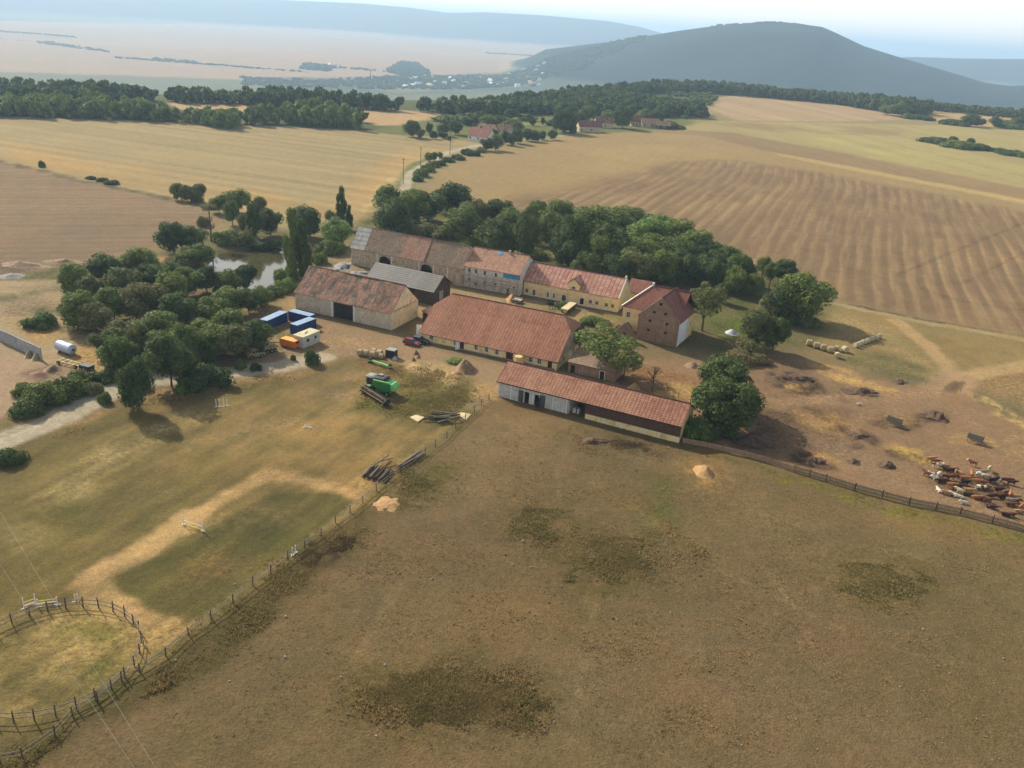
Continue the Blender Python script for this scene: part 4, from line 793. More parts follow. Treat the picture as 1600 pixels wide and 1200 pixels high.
mb=MB(); wallmesh(mb,(0,0),(6.4,0),[(0,1.6),(1.2,2.9),(3.2,5.0),(4.6,3.6),(6.4,1.4)],[(2.6,3.5,1,2.2)],.5); mb.build('wall','brick_old',ru)
mb=MB(); wallmesh(mb,(0,4),(0,.02),[(0,1.0),(2,1.9),(3.98,1.5)],[],.45); mb.build('side_wall','brick_old',ru)
mb=MB(); mb.beam((0,.25,1.7),(3.2,.25,5.1),.55,.14); mb.build('coping','plaster_dirty',ru)
# --- hamlet houses at the wood -----------------------------------------------------------------
def small_house(px,py,L,W,he,hr,ang,wm,rm,label,win=2,x=0):
    p=P(px,py); h=bld('house',label,'house',(p[0],p[1],ang),None)
    ops=[(1.2+i*(L-2)/max(1,win),2.4+i*(L-2)/max(1,win),1,2.4) for i in range(win)]; gops=[(1.5,2.6,1,2.4),(W-3.4,W-2.3,1,2.4),(W/2-1.,W/2-.1,he+.7,he+1.7)]
    r=shell(h,L,W,he,hr,wm,ops,left=gops,th=.4)
    for o in ops: window(h,r['f'],o,bars=False)
    for o in gops: window(h,r['l'],o,bars=False)
    gable_roof(h,L,W,he,hr,rm,ov=.5,og=.4,course=.6,seed=int(px),caps=False); mb=MB(); mb.box(L*.4,L*.4+.7,W/2-.4,W/2+.3,hr-.3,hr+1.1); mb.build('chimney','roof_dark_red',h)
small_house(731,218,16,10,3.2,8.2,-35,'white_plain','roof_dark_red','white gabled house with big red roof where the road meets the wood')
small_house(745,209,12,9,3.2,7,-25,'plaster_cream','roof_old_red','red-roofed cottage just behind the white gabled house')
small_house(777,208,10,8,3,6.2,-10,'plaster_light','roof_old_red','small cottage with orange roof among roadside trees')
small_house(905,206,18,9,4.2,8,15,'plaster_dirty','roof_dark_red','long reddish farmhouse at the bend of the road by the wood')
small_house(931,199,14,9,4,8,10,'plaster_dirty','roof_old_red','farmhouse with orange roof behind the long reddish farmhouse')
small_house(986,197,8,10,4,8.4,5,'plaster_old','roof_dark_red','narrow house with dark red roof behind the poplars')
small_house(1003,199,15,9,3.4,7,8,'plaster_old','roof_old_mixed','pale brown-roofed house at the right end of the hamlet')
small_house(1024,201,12,8,3,6,-4,'old_wood','roof_old_brown','dark timber barn at the far right of the hamlet')
# ================================================================== TREES
leafmat('leaf_dark',(80,98,47),(62,82,40),(96,109,51))
leafmat('leaf_mid',(107,125,56),(85,105,47),(125,134,62))
leafmat('leaf_light',(125,150,73),(103,129,60),(138,154,82))
leafmat('leaf_olive',(116,123,67),(96,105,56),(134,125,78))
leafmat('leaf_brownish',(134,118,78),(103,103,60),(145,116,80))
mat('bark',(104,88,70),(74,62,50),2,bm=.5)
def ico():
    t=(1+5**.5)/2; v=[(-1,t,0),(1,t,0),(-1,-t,0),(1,-t,0),(0,-1,t),(0,1,t),(0,-1,-t),(0,1,-t),(t,0,-1),(t,0,1),(-t,0,-1),(-t,0,1)]
    f=[(0,11,5),(0,5,1),(0,1,7),(0,7,10),(0,10,11),(1,5,9),(5,11,4),(11,10,2),(10,7,6),(7,1,8),(3,9,4),(3,4,2),(3,2,6),(3,6,8),(3,8,9),(4,9,5),(2,4,11),(6,2,10),(8,6,7),(9,8,1)]
    v=np.array(v,float); return v/np.linalg.norm(v[0]),np.array(f)
def crown_mesh(name,m,seed,nl,kind='round',size=.075,lob=22):
    """unit crown (radius 1, height -1..1): leaf-sized faces spread over irregular lobes round a rough core"""
    rs=np.random.RandomState(seed); C=[];Rr=[]
    for i in range(lob):
        while True:
            p=rs.uniform(-1,1,3)
            if np.linalg.norm(p)<1 and np.linalg.norm(p)>.35: break
        if kind=='round': c=p*np.array([.72,.72,.68]); r=rs.uniform(.26,.42)
        elif kind=='poplar': c=p*np.array([.5,.5,.85]); c[:2]*=max(.25,1-abs(c[2]+.15)**2.2); r=rs.uniform(.18,.28)
        elif kind=='bush': c=p*np.array([.75,.75,.5]); c[2]=abs(c[2])*.9-.35; r=rs.uniform(.28,.45)
        else: c=p*np.array([.78,.78,.55]); r=rs.uniform(.2,.33)         # open spreading
        C.append(c); Rr.append(r)
    C=np.array(C);Rr=np.array(Rr); V=[];F=[];k=0
    iv,if_=ico()
    if kind!='open':
        for c,r in zip(C,Rr):        # core lumps, one per lobe
            vv=iv*(r*.8)*(1+rs.uniform(-.25,.2,(12,1)))+c*.93; V.append(vv); F.append(np.c_[if_,if_[:,2]]+k); k+=12
    per=nl*Rr**2/np.sum(Rr**2)
    for i,(c,r) in enumerate(zip(C,Rr)):
        n=int(per[i]); d=rs.normal(size=(n,3)); d/=np.linalg.norm(d,axis=1)[:,None]; d[:,2]=np.where(rs.rand(n)<.35,np.abs(d[:,2]),d[:,2])
        p=c+d*r*rs.uniform(.78,1.14,(n,1))
        dist=np.linalg.norm(p[:,None]-C[None],axis=2)/Rr[None]; ok=(np.sum(dist<.75,axis=1)==0); p=p[ok];d=d[ok];n=len(p)
        nn=d+rs.normal(size=(n,3))*.55+np.array([0,0,.25]); nn/=np.linalg.norm(nn,axis=1)[:,None]
        a=np.cross(nn,rs.normal(size=(n,3))); a/=np.linalg.norm(a,axis=1)[:,None]; b=np.cross(nn,a); s=size*rs.uniform(.6,1.35,(n,1)); w=rs.uniform(.55,1,(n,1))
        q=np.stack([p-a*s,p-b*s*w*.8+nn*s*.15,p+a*s,p+b*s*w*.8-nn*s*.1],1).reshape(-1,3); V.append(q); F.append(np.arange(n*4).reshape(-1,4)+k); k+=n*4
    V=np.concatenate(V); F=np.concatenate(F)
    tri=F[:,2]==F[:,3]; me=bpy.data.meshes.new(name); me.from_pydata(V.tolist(),[],[tuple(f[:3]) if t else tuple(f) for f,t in zip(F.tolist(),tri)]); me.materials.append(MATS[m]); me.update(); return me
def trunk_mesh(name,seed,h=1.,r=.05,limbs=5,m='bark',spread=.35,top=.62):
    rs=random.Random(seed); mb=MB(); lean=[rs.uniform(-.05,.05),rs.uniform(-.05,.05)]
    mb.tube([(0,0,-.05),(lean[0]*.3,lean[1]*.3,.3*h),(lean[0],lean[1],top*h)],[r,r*.75,r*.4],7)
    for i in range(limbs):
        a=i*2.4+rs.random(); z=(.25+.3*i/limbs)*h; l=spread*rs.uniform(.6,1); p0=(lean[0]*z,lean[1]*z,z); p1=(math.cos(a)*l*.5,math.sin(a)*l*.5,z+.14*h); p2=(math.cos(a)*l,math.sin(a)*l,z+.34*h)
        mb.tube([p0,p1,p2],[r*.45,r*.3,r*.12],5)
    o=mb.build(name,m); me=o.data; bpy.data.objects.remove(o); return me
def recol(me,m): c=me.copy(); c.materials[0]=MATS[m]; return c
LM={'d':'leaf_dark','m':'leaf_mid','l':'leaf_light','o':'leaf_olive','b':'leaf_brownish'}
CR={}
for i in range(4):
    base=crown_mesh('crown','leaf_dark',100+i,6500,'round',.056,22+3*i)
    for k,mn in LM.items(): CR[('r',k,i)]=recol(base,mn)
for i in range(2):
    base=crown_mesh('crown','leaf_dark',200+i,4200,'poplar',.052,26); 
    for k,mn in LM.items(): CR[('p',k,i)]=recol(base,mn)
    base=crown_mesh('crown','leaf_dark',300+i,4200,'bush',.062,18)
    for k,mn in LM.items(): CR[('b',k,i)]=recol(base,mn)
    base=crown_mesh('crown','leaf_dark',400+i,4200,'open',.05,30)
    for k,mn in LM.items(): CR[('s',k,i)]=recol(base,mn)
TR=[trunk_mesh('trunk',i) for i in range(3)]
NAMES={'r':('deciduous_tree','tree'),'p':('poplar_tree','poplar'),'b':('bush','bush'),'s':('deciduous_tree','tree')}
TONE={'d':'dark green','m':'mid-green','l':'light green','o':'olive green','b':'brownish'}
PLACED=[]
def place_tree(cx,cy,rx,ry,tone='d',kind='r',seed=0,tr=.06):
    """crown centre and half sizes as the photo shows them -> a tree standing on the ground"""
    zc=5.
    for _ in range(8):
        p=P(cx,cy,zc); dist=math.sqrt(p[0]**2+p[1]**2+(CH-zc)**2); s=dist/CF; dep=math.asin((CH-zc)/dist)
        Rx=rx*s*1.17; Rz=max(.35*Rx,(ry*s*1.14)/math.cos(dep)*(.9 if ry<rx*1.3 else 1.)); 
        if kind=='b': Rz=max(.5*Rx,ry*s*1.35); zc=Rz*.45
        else: zc=Rz*(1+tr)
    PLACED.append(dict(x=p[0],y=p[1],R=Rx,Rz=Rz,zc=zc,tone=tone,kind=kind,cx=cx,cy=cy,seed=seed))
    return PLACED[-1]
def emit_tree(t,label,group):
    nm,cat=NAMES[t['kind']]; nv=4 if t['kind']=='r' else 2; rnd=random.Random(int(t['cx']*7+t['cy']*13))
    e=empty(nm,label,cat,(t['x'],t['y'],-.05),rnd.uniform(0,6.28),group)
    c=link('crown',CR[(t['kind'],t['tone'],rnd.randrange(nv))],e); c.location=(0,0,t['zc']); c.scale=(t['R']*rnd.uniform(.94,1.08),t['R']*rnd.uniform(.94,1.08),t['Rz'])
    if t['kind']!='b': k=link('trunk',TR[rnd.randrange(3)],e); h=t['zc']+t['Rz']*.5; k.scale=(max(3.,h*.55),max(3.,h*.55),h)
    return e
def cluster(lst,where,group,sc=1,ox=0,oy=0,rows=3,names=('back','middle','front')):
    """lst of (cx,cy,rx,ry[,tone[,kind[,tr]]]); labels give each one its tone, row and place in the row"""
    T=[]
    for q in lst:
        cx,cy,rx,ry=q[:4]; tone=q[4] if len(q)>4 else random.Random(int(cx*3+cy)).choice('dddmmmool'); kind=q[5] if len(q)>5 else 'r'
        T.append(place_tree(ox+cx/sc,oy+cy/sc,rx/sc,ry/sc,tone,kind,tr=q[6] if len(q)>6 else .06))
    n=len(T); rows=min(rows,max(1,n//3)) if n>4 else 1
    T.sort(key=lambda t:t['cy']-.27*t['cx']); per=math.ceil(n/rows); out=[]
    for r_ in range(rows):
        row=sorted(T[r_*per:(r_+1)*per],key=lambda t:t['cx'])
        for i,t in enumerate(row):
            rn='' if rows==1 else (', %s row'%(names[r_] if rows==3 else (names[0],names[-1])[min(r_,1)]) if rows<=3 else ', row %s'%ORD[r_])
            sz='large' if t['R']>5.5 else 'small' if t['R']<2.6 else ''
            nm={'r':'tree','p':'poplar','b':'bush','s':'spreading tree'}[t['kind']]
            lab=' '.join(('%s %s %s %s%s, %s from left'%(sz,TONE[t['tone']],nm,where,rn,ORD[i])).split()); out.append(emit_tree(t,lab,group))
    return out
def one(cx,cy,rx,ry,tone,kind,label,tr=.06,group=None): return emit_tree(place_tree(cx,cy,rx,ry,tone,kind,tr=tr),label,group)
# wood left of the containers (zoom 3.636 from (0,360))
cluster([(430,280,75,85,'m'),(600,215,90,70),(520,330,80,70),(690,300,90,80),(800,170,90,70,'m'),(820,270,80,70),(930,230,80,60,'m'),(980,330,90,90),(1060,280,80,80,'m'),(1170,270,70,70),(640,410,90,80,'m'),(430,450,90,90,'m'),(530,480,80,80),
 (780,400,90,90),(880,380,90,80),(1000,430,90,90,'d'),(1280,290,70,60,'m'),(1390,260,60,60),(1300,400,90,70,'m'),(1200,445,80,80,'m'),(1410,398,70,60),(1480,372,60,50,'m')],'in the wood behind the containers','trees of the wood left of the farm',3.636,0,360)
cluster([(900,540,110,80,'m'),(700,560,80,60,'o'),(590,630,65,65),(680,700,85,90,'m'),(780,630,60,80),(880,650,80,80,'m'),(1040,640,90,100,'m'),(960,730,120,140,'d'),(1160,560,70,60,'m'),(1290,530,90,80,'m'),(1330,620,100,90),(1230,620,90,80,'m'),(1450,580,80,90,'d'),(1080,720,50,60,'o'),(740,700,60,60,'m'),(1160,700,60,60,'d'),(980,600,70,60,'m')],'by the gravel road near the containers','trees beside the gravel road',3.636,0,360,rows=2,names=('back','front'))
one(213,601,25,36,'d','r','dark round tree standing alone at the lawn edge of the gravel road',-.12)
one(322,588,32,27,'d','b','dark broad bush at the lawn edge casting a wide shadow'); one(297,597,19,19,'m','b','mid-green bush against the left of the broad dark bush')
one(33,607,13,13,'m','b','small round bush at the left end of the roadside hedge')
one(162,620,9.5,13,'m','b','small upright bush between gravel road and lawn')
cluster([(150,1000,70,65),(250,930,100,90,'m'),(340,900,90,80,'m'),(420,880,70,70),(450,830,60,50,'o'),(520,890,50,50,'o')],'in the hedge left of the gravel road','bushes of the roadside hedge',3.636,0,360,rows=1) if 0 else cluster([(150,1000,70,65,'d','b'),(250,930,100,90,'m','b'),(340,900,90,80,'d','b'),(420,880,70,70,'m','b'),(450,830,60,50,'o','b'),(520,890,50,50,'o','b'),(600,810,70,50,'d','b')],'in the hedge by the gravel road','bushes of the roadside hedge',3.636,0,360,rows=1)
one(14,711,17,16,'d','b','dark bush at the left picture edge below the road'); one(60,499,20,15,'m','b','low green shrub on the dump ground by the concrete wall')
one(374,569,8,13,'m','b','thin upright shrub left of the khaki truck shadow'); one(400,573,8,10,'d','b','small dark shrub in front of the khaki truck')
one(487,557,11,19,'d','b','dark upright bush just below the white cabin'); one(458,558,4,8,'m','b','sapling between the orange container and the road')
one(500,475,8,12,'m','b','dark shrub at the far container corner') if 0 else None
# around the pond (zoom 4.848 from (230,280))
cluster([(220,90,45,55),(300,100,50,55),(385,100,50,60),(380,150,45,35,'o','b')],'at the field edge beyond the pond','trees at the field edge',4.848,230,280)
cluster([(540,185,65,60,'m'),(690,160,95,85,'m'),(845,190,52,60),(640,250,55,75,'m'),(800,310,62,110,'d','r',.1),(930,310,80,100,'d'),(730,330,40,60,'o')],'on the far bank of the pond','trees on the far pond bank',4.848,230,280,rows=1)
cluster([(600,430,90,80,'m','b'),(700,440,90,80,'o','b'),(860,480,90,34,'d','b'),(950,478,70,32,'d','b')],'along the far water edge','bushes at the pond edge',4.848,230,280,rows=1)
cluster([(195,440,105,105,'d'),(325,430,100,95,'m'),(385,560,110,75,'m'),(290,610,85,60,'m')],'on the left bank of the pond','trees on the left pond bank',4.848,230,280,rows=1)
one(455,386,18,50,'m','p','tall broad poplar rising before the pond, left of a pair',.05); one(474,391,19,46,'d','p','tall dark poplar rising before the pond, right of a pair',.05)
one(483,345,20,22,'d','r','dark round tree just behind the pair of tall poplars'); one(465,336,16,14,'m','r','small crown peeping over the pair of tall poplars')
one(533,320,11,28,'d','p','slender poplar at the field corner behind the farm',.05); one(546,340,9,17,'d','p','short dark poplar right of the slender one at the field corner',.1); one(516,335,8,10,'o','b','olive bush left of the slender poplar')
one(524,361,24,20,'l','r','light green round tree at the end of the long barn'); one(519,384,20,17,'m','b','bushes beneath the light green tree by the barn end'); one(498,402,12,14,'m','b','round bush between the poplars and the rubble')
cluster([(1050,790,80,80,'l','b'),(960,840,60,55,'m','b'),(1000,720,50,70,'l','b'),(1090,700,50,80,'m','b'),(900,870,50,45,'m','b')],'beside old barn and water','bushes between the pond and old barn',4.848,230,280,rows=1)
cluster([(745,805,22,42,'m'),(560,835,50,40,'d')],'on the near bank of the pond','trees on the near pond bank',4.848,230,280,rows=1)
one(318,345,10,12,'o','b','sparse bush left of the bare tree trunk')
# small ones in the fields
one(65,256,4,7,'d','b','lone small tree on the boundary of the far left fields'); one(143,277,7,4,'d','b','left bush of the trio on the field boundary'); one(160,280,7,5,'d','b','middle bush of the trio on the field boundary'); one(174,284,9,5,'d','b','right bush of the trio on the field boundary')
# grove behind the farm
cluster([(130,510,60,60),(140,575,75,70),(220,540,70,65),(290,530,60,60),(400,500,75,60,'d'),(480,560,60,60),(430,610,75,65,'m'),(590,570,60,55),(580,670,88,75,'d'),(700,650,50,95,'d','r',.1),(740,570,50,50,'m'),(830,570,70,60),(810,630,65,70,'m'),(890,680,80,100,'d'),(960,600,90,60,'m'),
 (1060,610,80,60,'m'),(1050,700,95,85),(1140,595,70,50,'m'),(1200,660,80,65),(1240,615,70,55),(1320,655,80,60),(1160,735,90,65,'m'),(1270,740,90,65),(1400,700,80,60),(1470,725,60,50,'m'),(1530,745,60,50),(640,610,60,60,'m')],'in the grove behind the farm','trees of the grove behind the farm',2.667,560,120)
cluster([(300,640,70,40,'o','b'),(200,620,60,40,'d','b'),(370,640,50,40,'m','b'),(480,690,60,30,'m','b'),(740,730,45,35,'m','b')],'at the grove foot behind the barns','undergrowth bushes behind the barns',2.667,560,120,rows=1)
cluster([(520,120,100,120,'d'),(700,140,100,110),(860,150,120,110,'m'),(640,230,90,90,'d'),(800,250,100,90,'d'),(950,240,110,100),(1060,110,100,80,'m'),(1110,220,100,100),(1210,140,110,90,'m'),(1240,230,80,100,'d'),(1340,130,90,80),(1400,220,90,90,'d'),(1480,190,90,80),(1560,240,70,90,'m')],'in the grove above the yellow house','trees of the grove above the yellow house',4,760,360,rows=2,names=('back','front'))
cluster([(1120,428,18,20,'d'),(1148,436,18,20,'m'),(1165,425,16,17,'d'),(1180,445,14,16,'m'),(1128,456,12,14,'d')],'between the grove and the thin row','trees between grove and thin row',1,0,0,rows=1)
one(1105,466,28,32,'o','s','tall sunlit olive tree with bare trunk right of the granary',.55)
cluster([(90,50,70,60),(180,30,60,55),(250,60,60,60),(300,100,50,60,'m'),(420,150,50,60),(520,150,40,50,'m'),(560,90,45,85,'d','r',.5),(690,60,50,60,'m','r',.9),(740,100,45,60,'m','r',.8),(820,90,85,65,'d','r',.4),(470,120,70,90),(360,60,60,50,'m')],'in the thin row at the ploughed field','trees in the thin row by the field',4.444,1040,400,rows=1)
one(1252,456,40,36,'m','r','huge broad green tree at the corner of the stubble field',.1); one(1222,470,24,26,'d','r','round crown on the left flank of the huge corner tree'); one(1242,487,24,22,'d','b','bushy growth under the huge corner tree')
one(1200,480,19,17,'o','r','olive crown between white heap and huge corner tree'); one(1184,512,24,27,'o','r','dusty green tree just right of the white covered heap',.15); one(1172,540,20,20,'o','b','olive bush beneath the dusty green tree'); one(1212,520,20,24,'d','r','dark tree in the shade left of the bale row',.1); one(1160,556,24,14,'b','b','brownish scrub below the dusty green tree'); one(1190,560,14,12,'b','b','brownish shrub at the edge of the dark cattle yard')
one(1137,590,40,32,'d','r','dark spreading tree at the end of the red shed, upper half',.5); one(1116,628,36,34,'d','r','dark tree overhanging the right end of the red shed',.15); one(1154,632,34,34,'d','r','dark tree beside the cattle yard at the shed end',.15); one(1090,667,22,26,'m','b','green bush hiding the right corner of the red shed'); one(1128,668,26,22,'d','b','dark low branches between shed and plank fence')
# broad tree between stable and granary
one(948,536,44,26,'m','s','broad sparse green tree between red stable and granary, main crown',.75); one(978,562,26,20,'m','s','right half of the sparse foliage before the brick granary',.6); one(907,522,18,18,'m','s','left sparse tree over the stable roof corner',.7)
one(975,512,12,14,'d','b','ivy-like bush by the ruined gable'); one(930,502,22,10,'m','b','low weeds hedge in front of the yellow house'); one(877,475,10,8,'m','b','dark green bush in the courtyard near the trailer'); one(860,472,6,6,'d','b','small courtyard bush beside the dark green one')
one(712,563,13,6,'l','b','bright green weed clump on the straw-covered yard')
one(1262,500,16,12,'o','b','olive bush at the edge of the bale ground')
# hedge along the road to the hamlet (zoom 6.154 from (640,150))
cluster([(110,730,70,65,'m','b'),(170,690,60,55,'m','b'),(225,650,60,45,'m','b'),(285,640,55,38,'d','b'),(190,582,42,38,'m','r'),(235,575,30,38,'d','r'),(290,572,28,32,'m','r'),(370,608,55,38,'d','b'),(462,585,58,40,'d','b'),(555,535,60,48,'d','b'),(625,545,50,42,'d','b'),(690,515,45,38,'m','b'),(80,790,50,45,'m','b')],'in the hedge along the hamlet road','hedge bushes along the hamlet road',6.154,640,150,rows=1)
cluster([(745,455,60,62,'d'),(830,440,62,68,'m'),(920,395,50,60,'d'),(985,420,45,50,'d'),(1045,375,55,70,'d'),(1130,370,52,52,'d'),(1210,380,52,50,'d'),(1275,375,35,40,'d'),(1370,370,48,42,'d'),(1490,290,48,50,'m'),(1575,318,34,40,'d'),(1000,280,95,60,'m'),(1420,230,45,95,'d'),(1500,220,100,110,'d')],'lining the road into the hamlet','trees lining the hamlet road',6.154,640,150,rows=2,names=('back','front'))
cluster([(30,310,80,70,'d'),(190,300,30,50,'d'),(100,360,48,38,'m'),(235,370,38,36,'d'),(330,320,60,55,'d'),(440,300,65,60,'d'),(530,240,40,36,'d'),(320,375,50,30,'d'),(378,405,20,18,'d'),(700,180,50,50,'d'),(760,240,80,55,'m'),(870,240,60,50,'m'),(650,230,50,45,'d'),(1180,250,35,30,'d'),(1280,240,20,30,'d'),(980,170,60,45,'d'),(680,360,40,50,'d'),(800,360,50,40,'d')],'in the gardens of the hamlet','trees in the hamlet gardens',6.154,640,150,rows=2,names=('back','front'))
cluster([(165,350,35,30,'d'),(240,355,25,22,'m'),(350,362,30,32,'d'),(205,372,25,20,'d'),(160,395,16,14,'d'),(190,402,12,12,'m'),(425,360,30,18,'m'),(490,388,28,18,'b','b'),(528,397,14,10,'m','b'),(540,365,10,9,'m','b'),(455,365,25,20,'d'),(300,360,22,16,'m')],'around the right houses of the hamlet','trees around the right hamlet houses',2,800,0,rows=1)
cluster([(1310,436,28,6,'d','b'),(1350,440,34,8,'d','b'),(1380,432,12,9,'d','b'),(1435,438,10,9,'d','b'),(1400,450,40,8,'m','b'),(1460,458,30,7,'d','b'),(1520,468,20,7,'d','b'),(1560,476,28,7,'d','b'),(1600,482,26,6,'m','b')],'in the hedge amid the far right fields','bushes of the far right field hedge',2,800,0,rows=1)
cluster([(1370,380,24,12,'d','b'),(1400,384,26,10,'d','b'),(1440,374,24,16,'d'),(1470,382,12,10,'d'),(1510,380,16,14,'d'),(1560,388,36,10,'m','b'),(1240,362,20,12,'m','b'),(1290,368,22,10,'d','b'),(1210,340,30,18,'m'),(1170,340,18,14,'m'),(1600,380,24,16,'d')],'below the wood at the far right','scattered trees below the right wood',2,800,0,rows=1)
print('TREES',len(PLACED))
# bare trees
def bare_tree(px,py,h,label,seed,spread=.45,n=26):
    p=P(px,py); e=empty('bare_tree',label,'bare tree',(p[0],p[1],0)); rs=random.Random(seed)
    mb=MB(); mb.tube([(0,0,-.2),(.1,.05,h*.4),(.0,.1,h*.75),(.1,0,h)],[h*.028,h*.02,h*.012,h*.004],7); mb.build('trunk','bark',e)
    for i in range(n):
        z=h*(.3+.65*rs.random()); a=rs.random()*6.28; l=h*spread*(1.1-z/h)*rs.uniform(.6,1.1); mb=MB(); q=(math.cos(a)*l*.55,math.sin(a)*l*.55,z+l*.25); t=(math.cos(a)*l,math.sin(a)*l,z+l*.75)
        mb.tube([(0,0,z),q,t],[h*.01,h*.006,h*.002],5)
        for k in range(4):
            b=a+rs.uniform(-1,1); mb.tube([q,(q[0]+math.cos(b)*l*.4,q[1]+math.sin(b)*l*.4,q[2]+l*rs.uniform(.2,.55))],[h*.005,h*.0015],4)
        mb.build('limb','bark',e)
    return e
e=bare_tree(330,377,13,'dead tree with bare trunk at the left end of the pond',5,.22,14); c=link('crown',CR[('s','o',0)],e); c.location=(0,0,11.5); c.scale=(3.2,3.2,1.6)
bare_tree(1018,613,6.2,'leafless grey tree between granary yard and the red shed',9,.75,30)
# far woods: one mass of crowns each, too many to count
def lowcrown(m,seed): 
    return crown_mesh('crown_low',m,seed,260,'round',.2,9)
def scatter_wood(name,polys,z,sp,hr,label,m,seed,dens=1.,zf=None,hscale=(.85,1.15)):
    rs=np.random.RandomState(seed); pts=[];me0=[recol(CRL[i],m) for i in range(2)]
    for pl in polys:
        x0,x1=min(p[0] for p in pl),max(p[0] for p in pl); y0,y1=min(p[1] for p in pl),max(p[1] for p in pl)
        X,Y=np.meshgrid(np.arange(x0,x1,sp),np.arange(y0,y1,sp)); X=X.ravel()+rs.uniform(-.45,.45,X.size)*sp; Y=Y.ravel()+rs.uniform(-.45,.45,Y.size)*sp
        k=(sdf(X,Y,pl)+fbm(X,Y,sp*5,3,3)*sp*2<0)&(rs.rand(X.size)<dens); pts.append(np.c_[X[k],Y[k]])
    pts=np.concatenate(pts); X,Y=pts[:,0],pts[:,1]; Zg=terrain_z(X,Y)
    me=bpy.data.meshes.new(name); me.from_pydata([(0,0,0)]*0+[(float(a),float(b),float(c)) for a,b,c in zip(X,Y,Zg)],[],[])
    s=rs.uniform(hscale[0],hscale[1],len(X))*hr; s*=1+fbm(X,Y,sp*9,3,11)*.7
    at=me.attributes.new('s','FLOAT_VECTOR','POINT'); w=s*sp/hr*.10 if 0 else s
    sv=np.stack([np.full(len(X),sp*.80)*rs.uniform(.85,1.25,len(X)),np.full(len(X),sp*.80)*rs.uniform(.85,1.25,len(X)),s/1.9],1).astype(np.float32); at.data.foreach_set('vector',sv.ravel())
    at=me.attributes.new('r','FLOAT_VECTOR','POINT'); rv=np.zeros((len(X),3),np.float32); rv[:,2]=rs.rand(len(X))*6.28; at.data.foreach_set('vector',rv.ravel())
    o=link(name,me); tag(o,label,'wood',kind='stuff')
    ng=bpy.data.node_groups.new(name,'GeometryNodeTree'); ng.interface.new_socket('Geometry',in_out='INPUT',socket_type='NodeSocketGeometry'); ng.interface.new_socket('Geometry',in_out='OUTPUT',socket_type='NodeSocketGeometry')
    N=ng.nodes; Lk=ng.links; gi=N.new('NodeGroupInput'); go=N.new('NodeGroupOutput'); j=N.new('GeometryNodeJoinGeometry')
    ip=N.new('GeometryNodeInstanceOnPoints'); Lk.new(gi.outputs[0],ip.inputs['Points']); sa=N.new('GeometryNodeInputNamedAttribute'); sa.data_type='FLOAT_VECTOR'; sa.inputs[0].default_value='s'; ra=N.new('GeometryNodeInputNamedAttribute'); ra.data_type='FLOAT_VECTOR'; ra.inputs[0].default_value='r'
    oi=N.new('GeometryNodeObjectInfo'); oi.transform_space='ORIGINAL'; oi.inputs['As Instance'].default_value=False; 
    oi.inputs['Object'].default_value=SRC[m]; tr=N.new('GeometryNodeTransform'); tr.inputs['Translation'].default_value=(0,0,.9)
    Lk.new(oi.outputs['Geometry'],tr.inputs['Geometry']); Lk.new(tr.outputs[0],ip.inputs['Instance']); Lk.new(sa.outputs[0],ip.inputs['Scale'])
    e2=N.new('FunctionNodeEulerToRotation'); Lk.new(ra.outputs[0],e2.inputs[0]); Lk.new(e2.outputs[0],ip.inputs['Rotation'])
    Lk.new(ip.outputs[0],go.inputs[0]); md=o.modifiers.new('trees','NODES'); md.node_group=ng; return len(X)
CRL=[lowcrown('leaf_dark',900+i) for i in range(2)]
# two real bushes at the wood's edge lend their crowns to the scattered woods
SRC={}
for k_,(m_,px,py,lab) in enumerate((('leaf_dark',566,190,'dark bushy tree at the corner of the wood by the far pale field'),('leaf_mid',545,182,'paler bushy tree at the tip of the far wood'))):
    p=P(px,py); e=empty('deciduous_tree',lab,'tree',(p[0],p[1],0)); c=link('crown',recol(CRL[0],m_),e); c.location=(0,0,6.5); c.scale=(6.5,6.5,6); k=link('trunk',TR[0],e); k.scale=(5,5,9); SRC[m_]=c
def fwd(pts,z): return [tuple(P(x,y,z)[:2]) for x,y in pts]
def band(front,back,h): return fwd(front,0)+fwd(back[::-1],h)
n=scatter_wood('wood',[band([(-150,188),(0,184),(160,187),(400,194),(560,203)],[(-150,150),(0,143),(150,148),(262,160),(350,178),(430,166),(500,162),(550,172)],10)],0,8,15,'front belt of wood between the pale left field and the valley','leaf_mid',1)
n+=scatter_wood('wood',[band([(-150,160),(0,160),(150,160),(260,158),(430,158),(600,170),(740,181),(880,180),(960,178)],[(-150,108),(0,112),(140,122),(300,134),(480,143),(600,148),(720,148),(830,138),(930,130),(1000,128)],13)],0,9,14,'long dark wood along the rim of the valley on the left','leaf_dark',2)
n+=scatter_wood('wood',[band([(860,180),(1000,182),(1108,186)],[(900,142),(960,138),(1050,150),(1108,162)],11)],0,9,14,'rounded dark wood behind the hamlet','leaf_dark',3)
n+=scatter_wood('wood',[band([(980,148),(1100,146),(1180,152),(1300,163),(1380,176),(1455,182)],[(960,130),(1020,124),(1100,124),(1200,131),(1300,140),(1440,156)],14)],0,10,18,'dark conifer ridge wood above the pale right field','leaf_dark',4)
n+=scatter_wood('wood',[band([(1440,166),(1520,174),(1600,182),(1700,190)],[(1440,160),(1520,168),(1600,175),(1700,182)],9)],0,10,12,'low line of wood at the far right rim','leaf_dark',5)
n+=scatter_wood('scrub',[band([(1040,150),(1120,150),(1110,165),(1060,160)],[(1030,142),(1110,146)],6)],0,9,7,'lighter green scrub in the clearing of the right wood','leaf_mid',6,.5)
n+=scatter_wood('orchard',[band([(650,190),(760,200),(870,196)],[(680,182),(780,180),(870,180)],3)],0,11,6,'orchard trees and gardens in the meadow of the hamlet','leaf_mid',7,.45)
VB=lambda pts: fwd(pts,VZ)
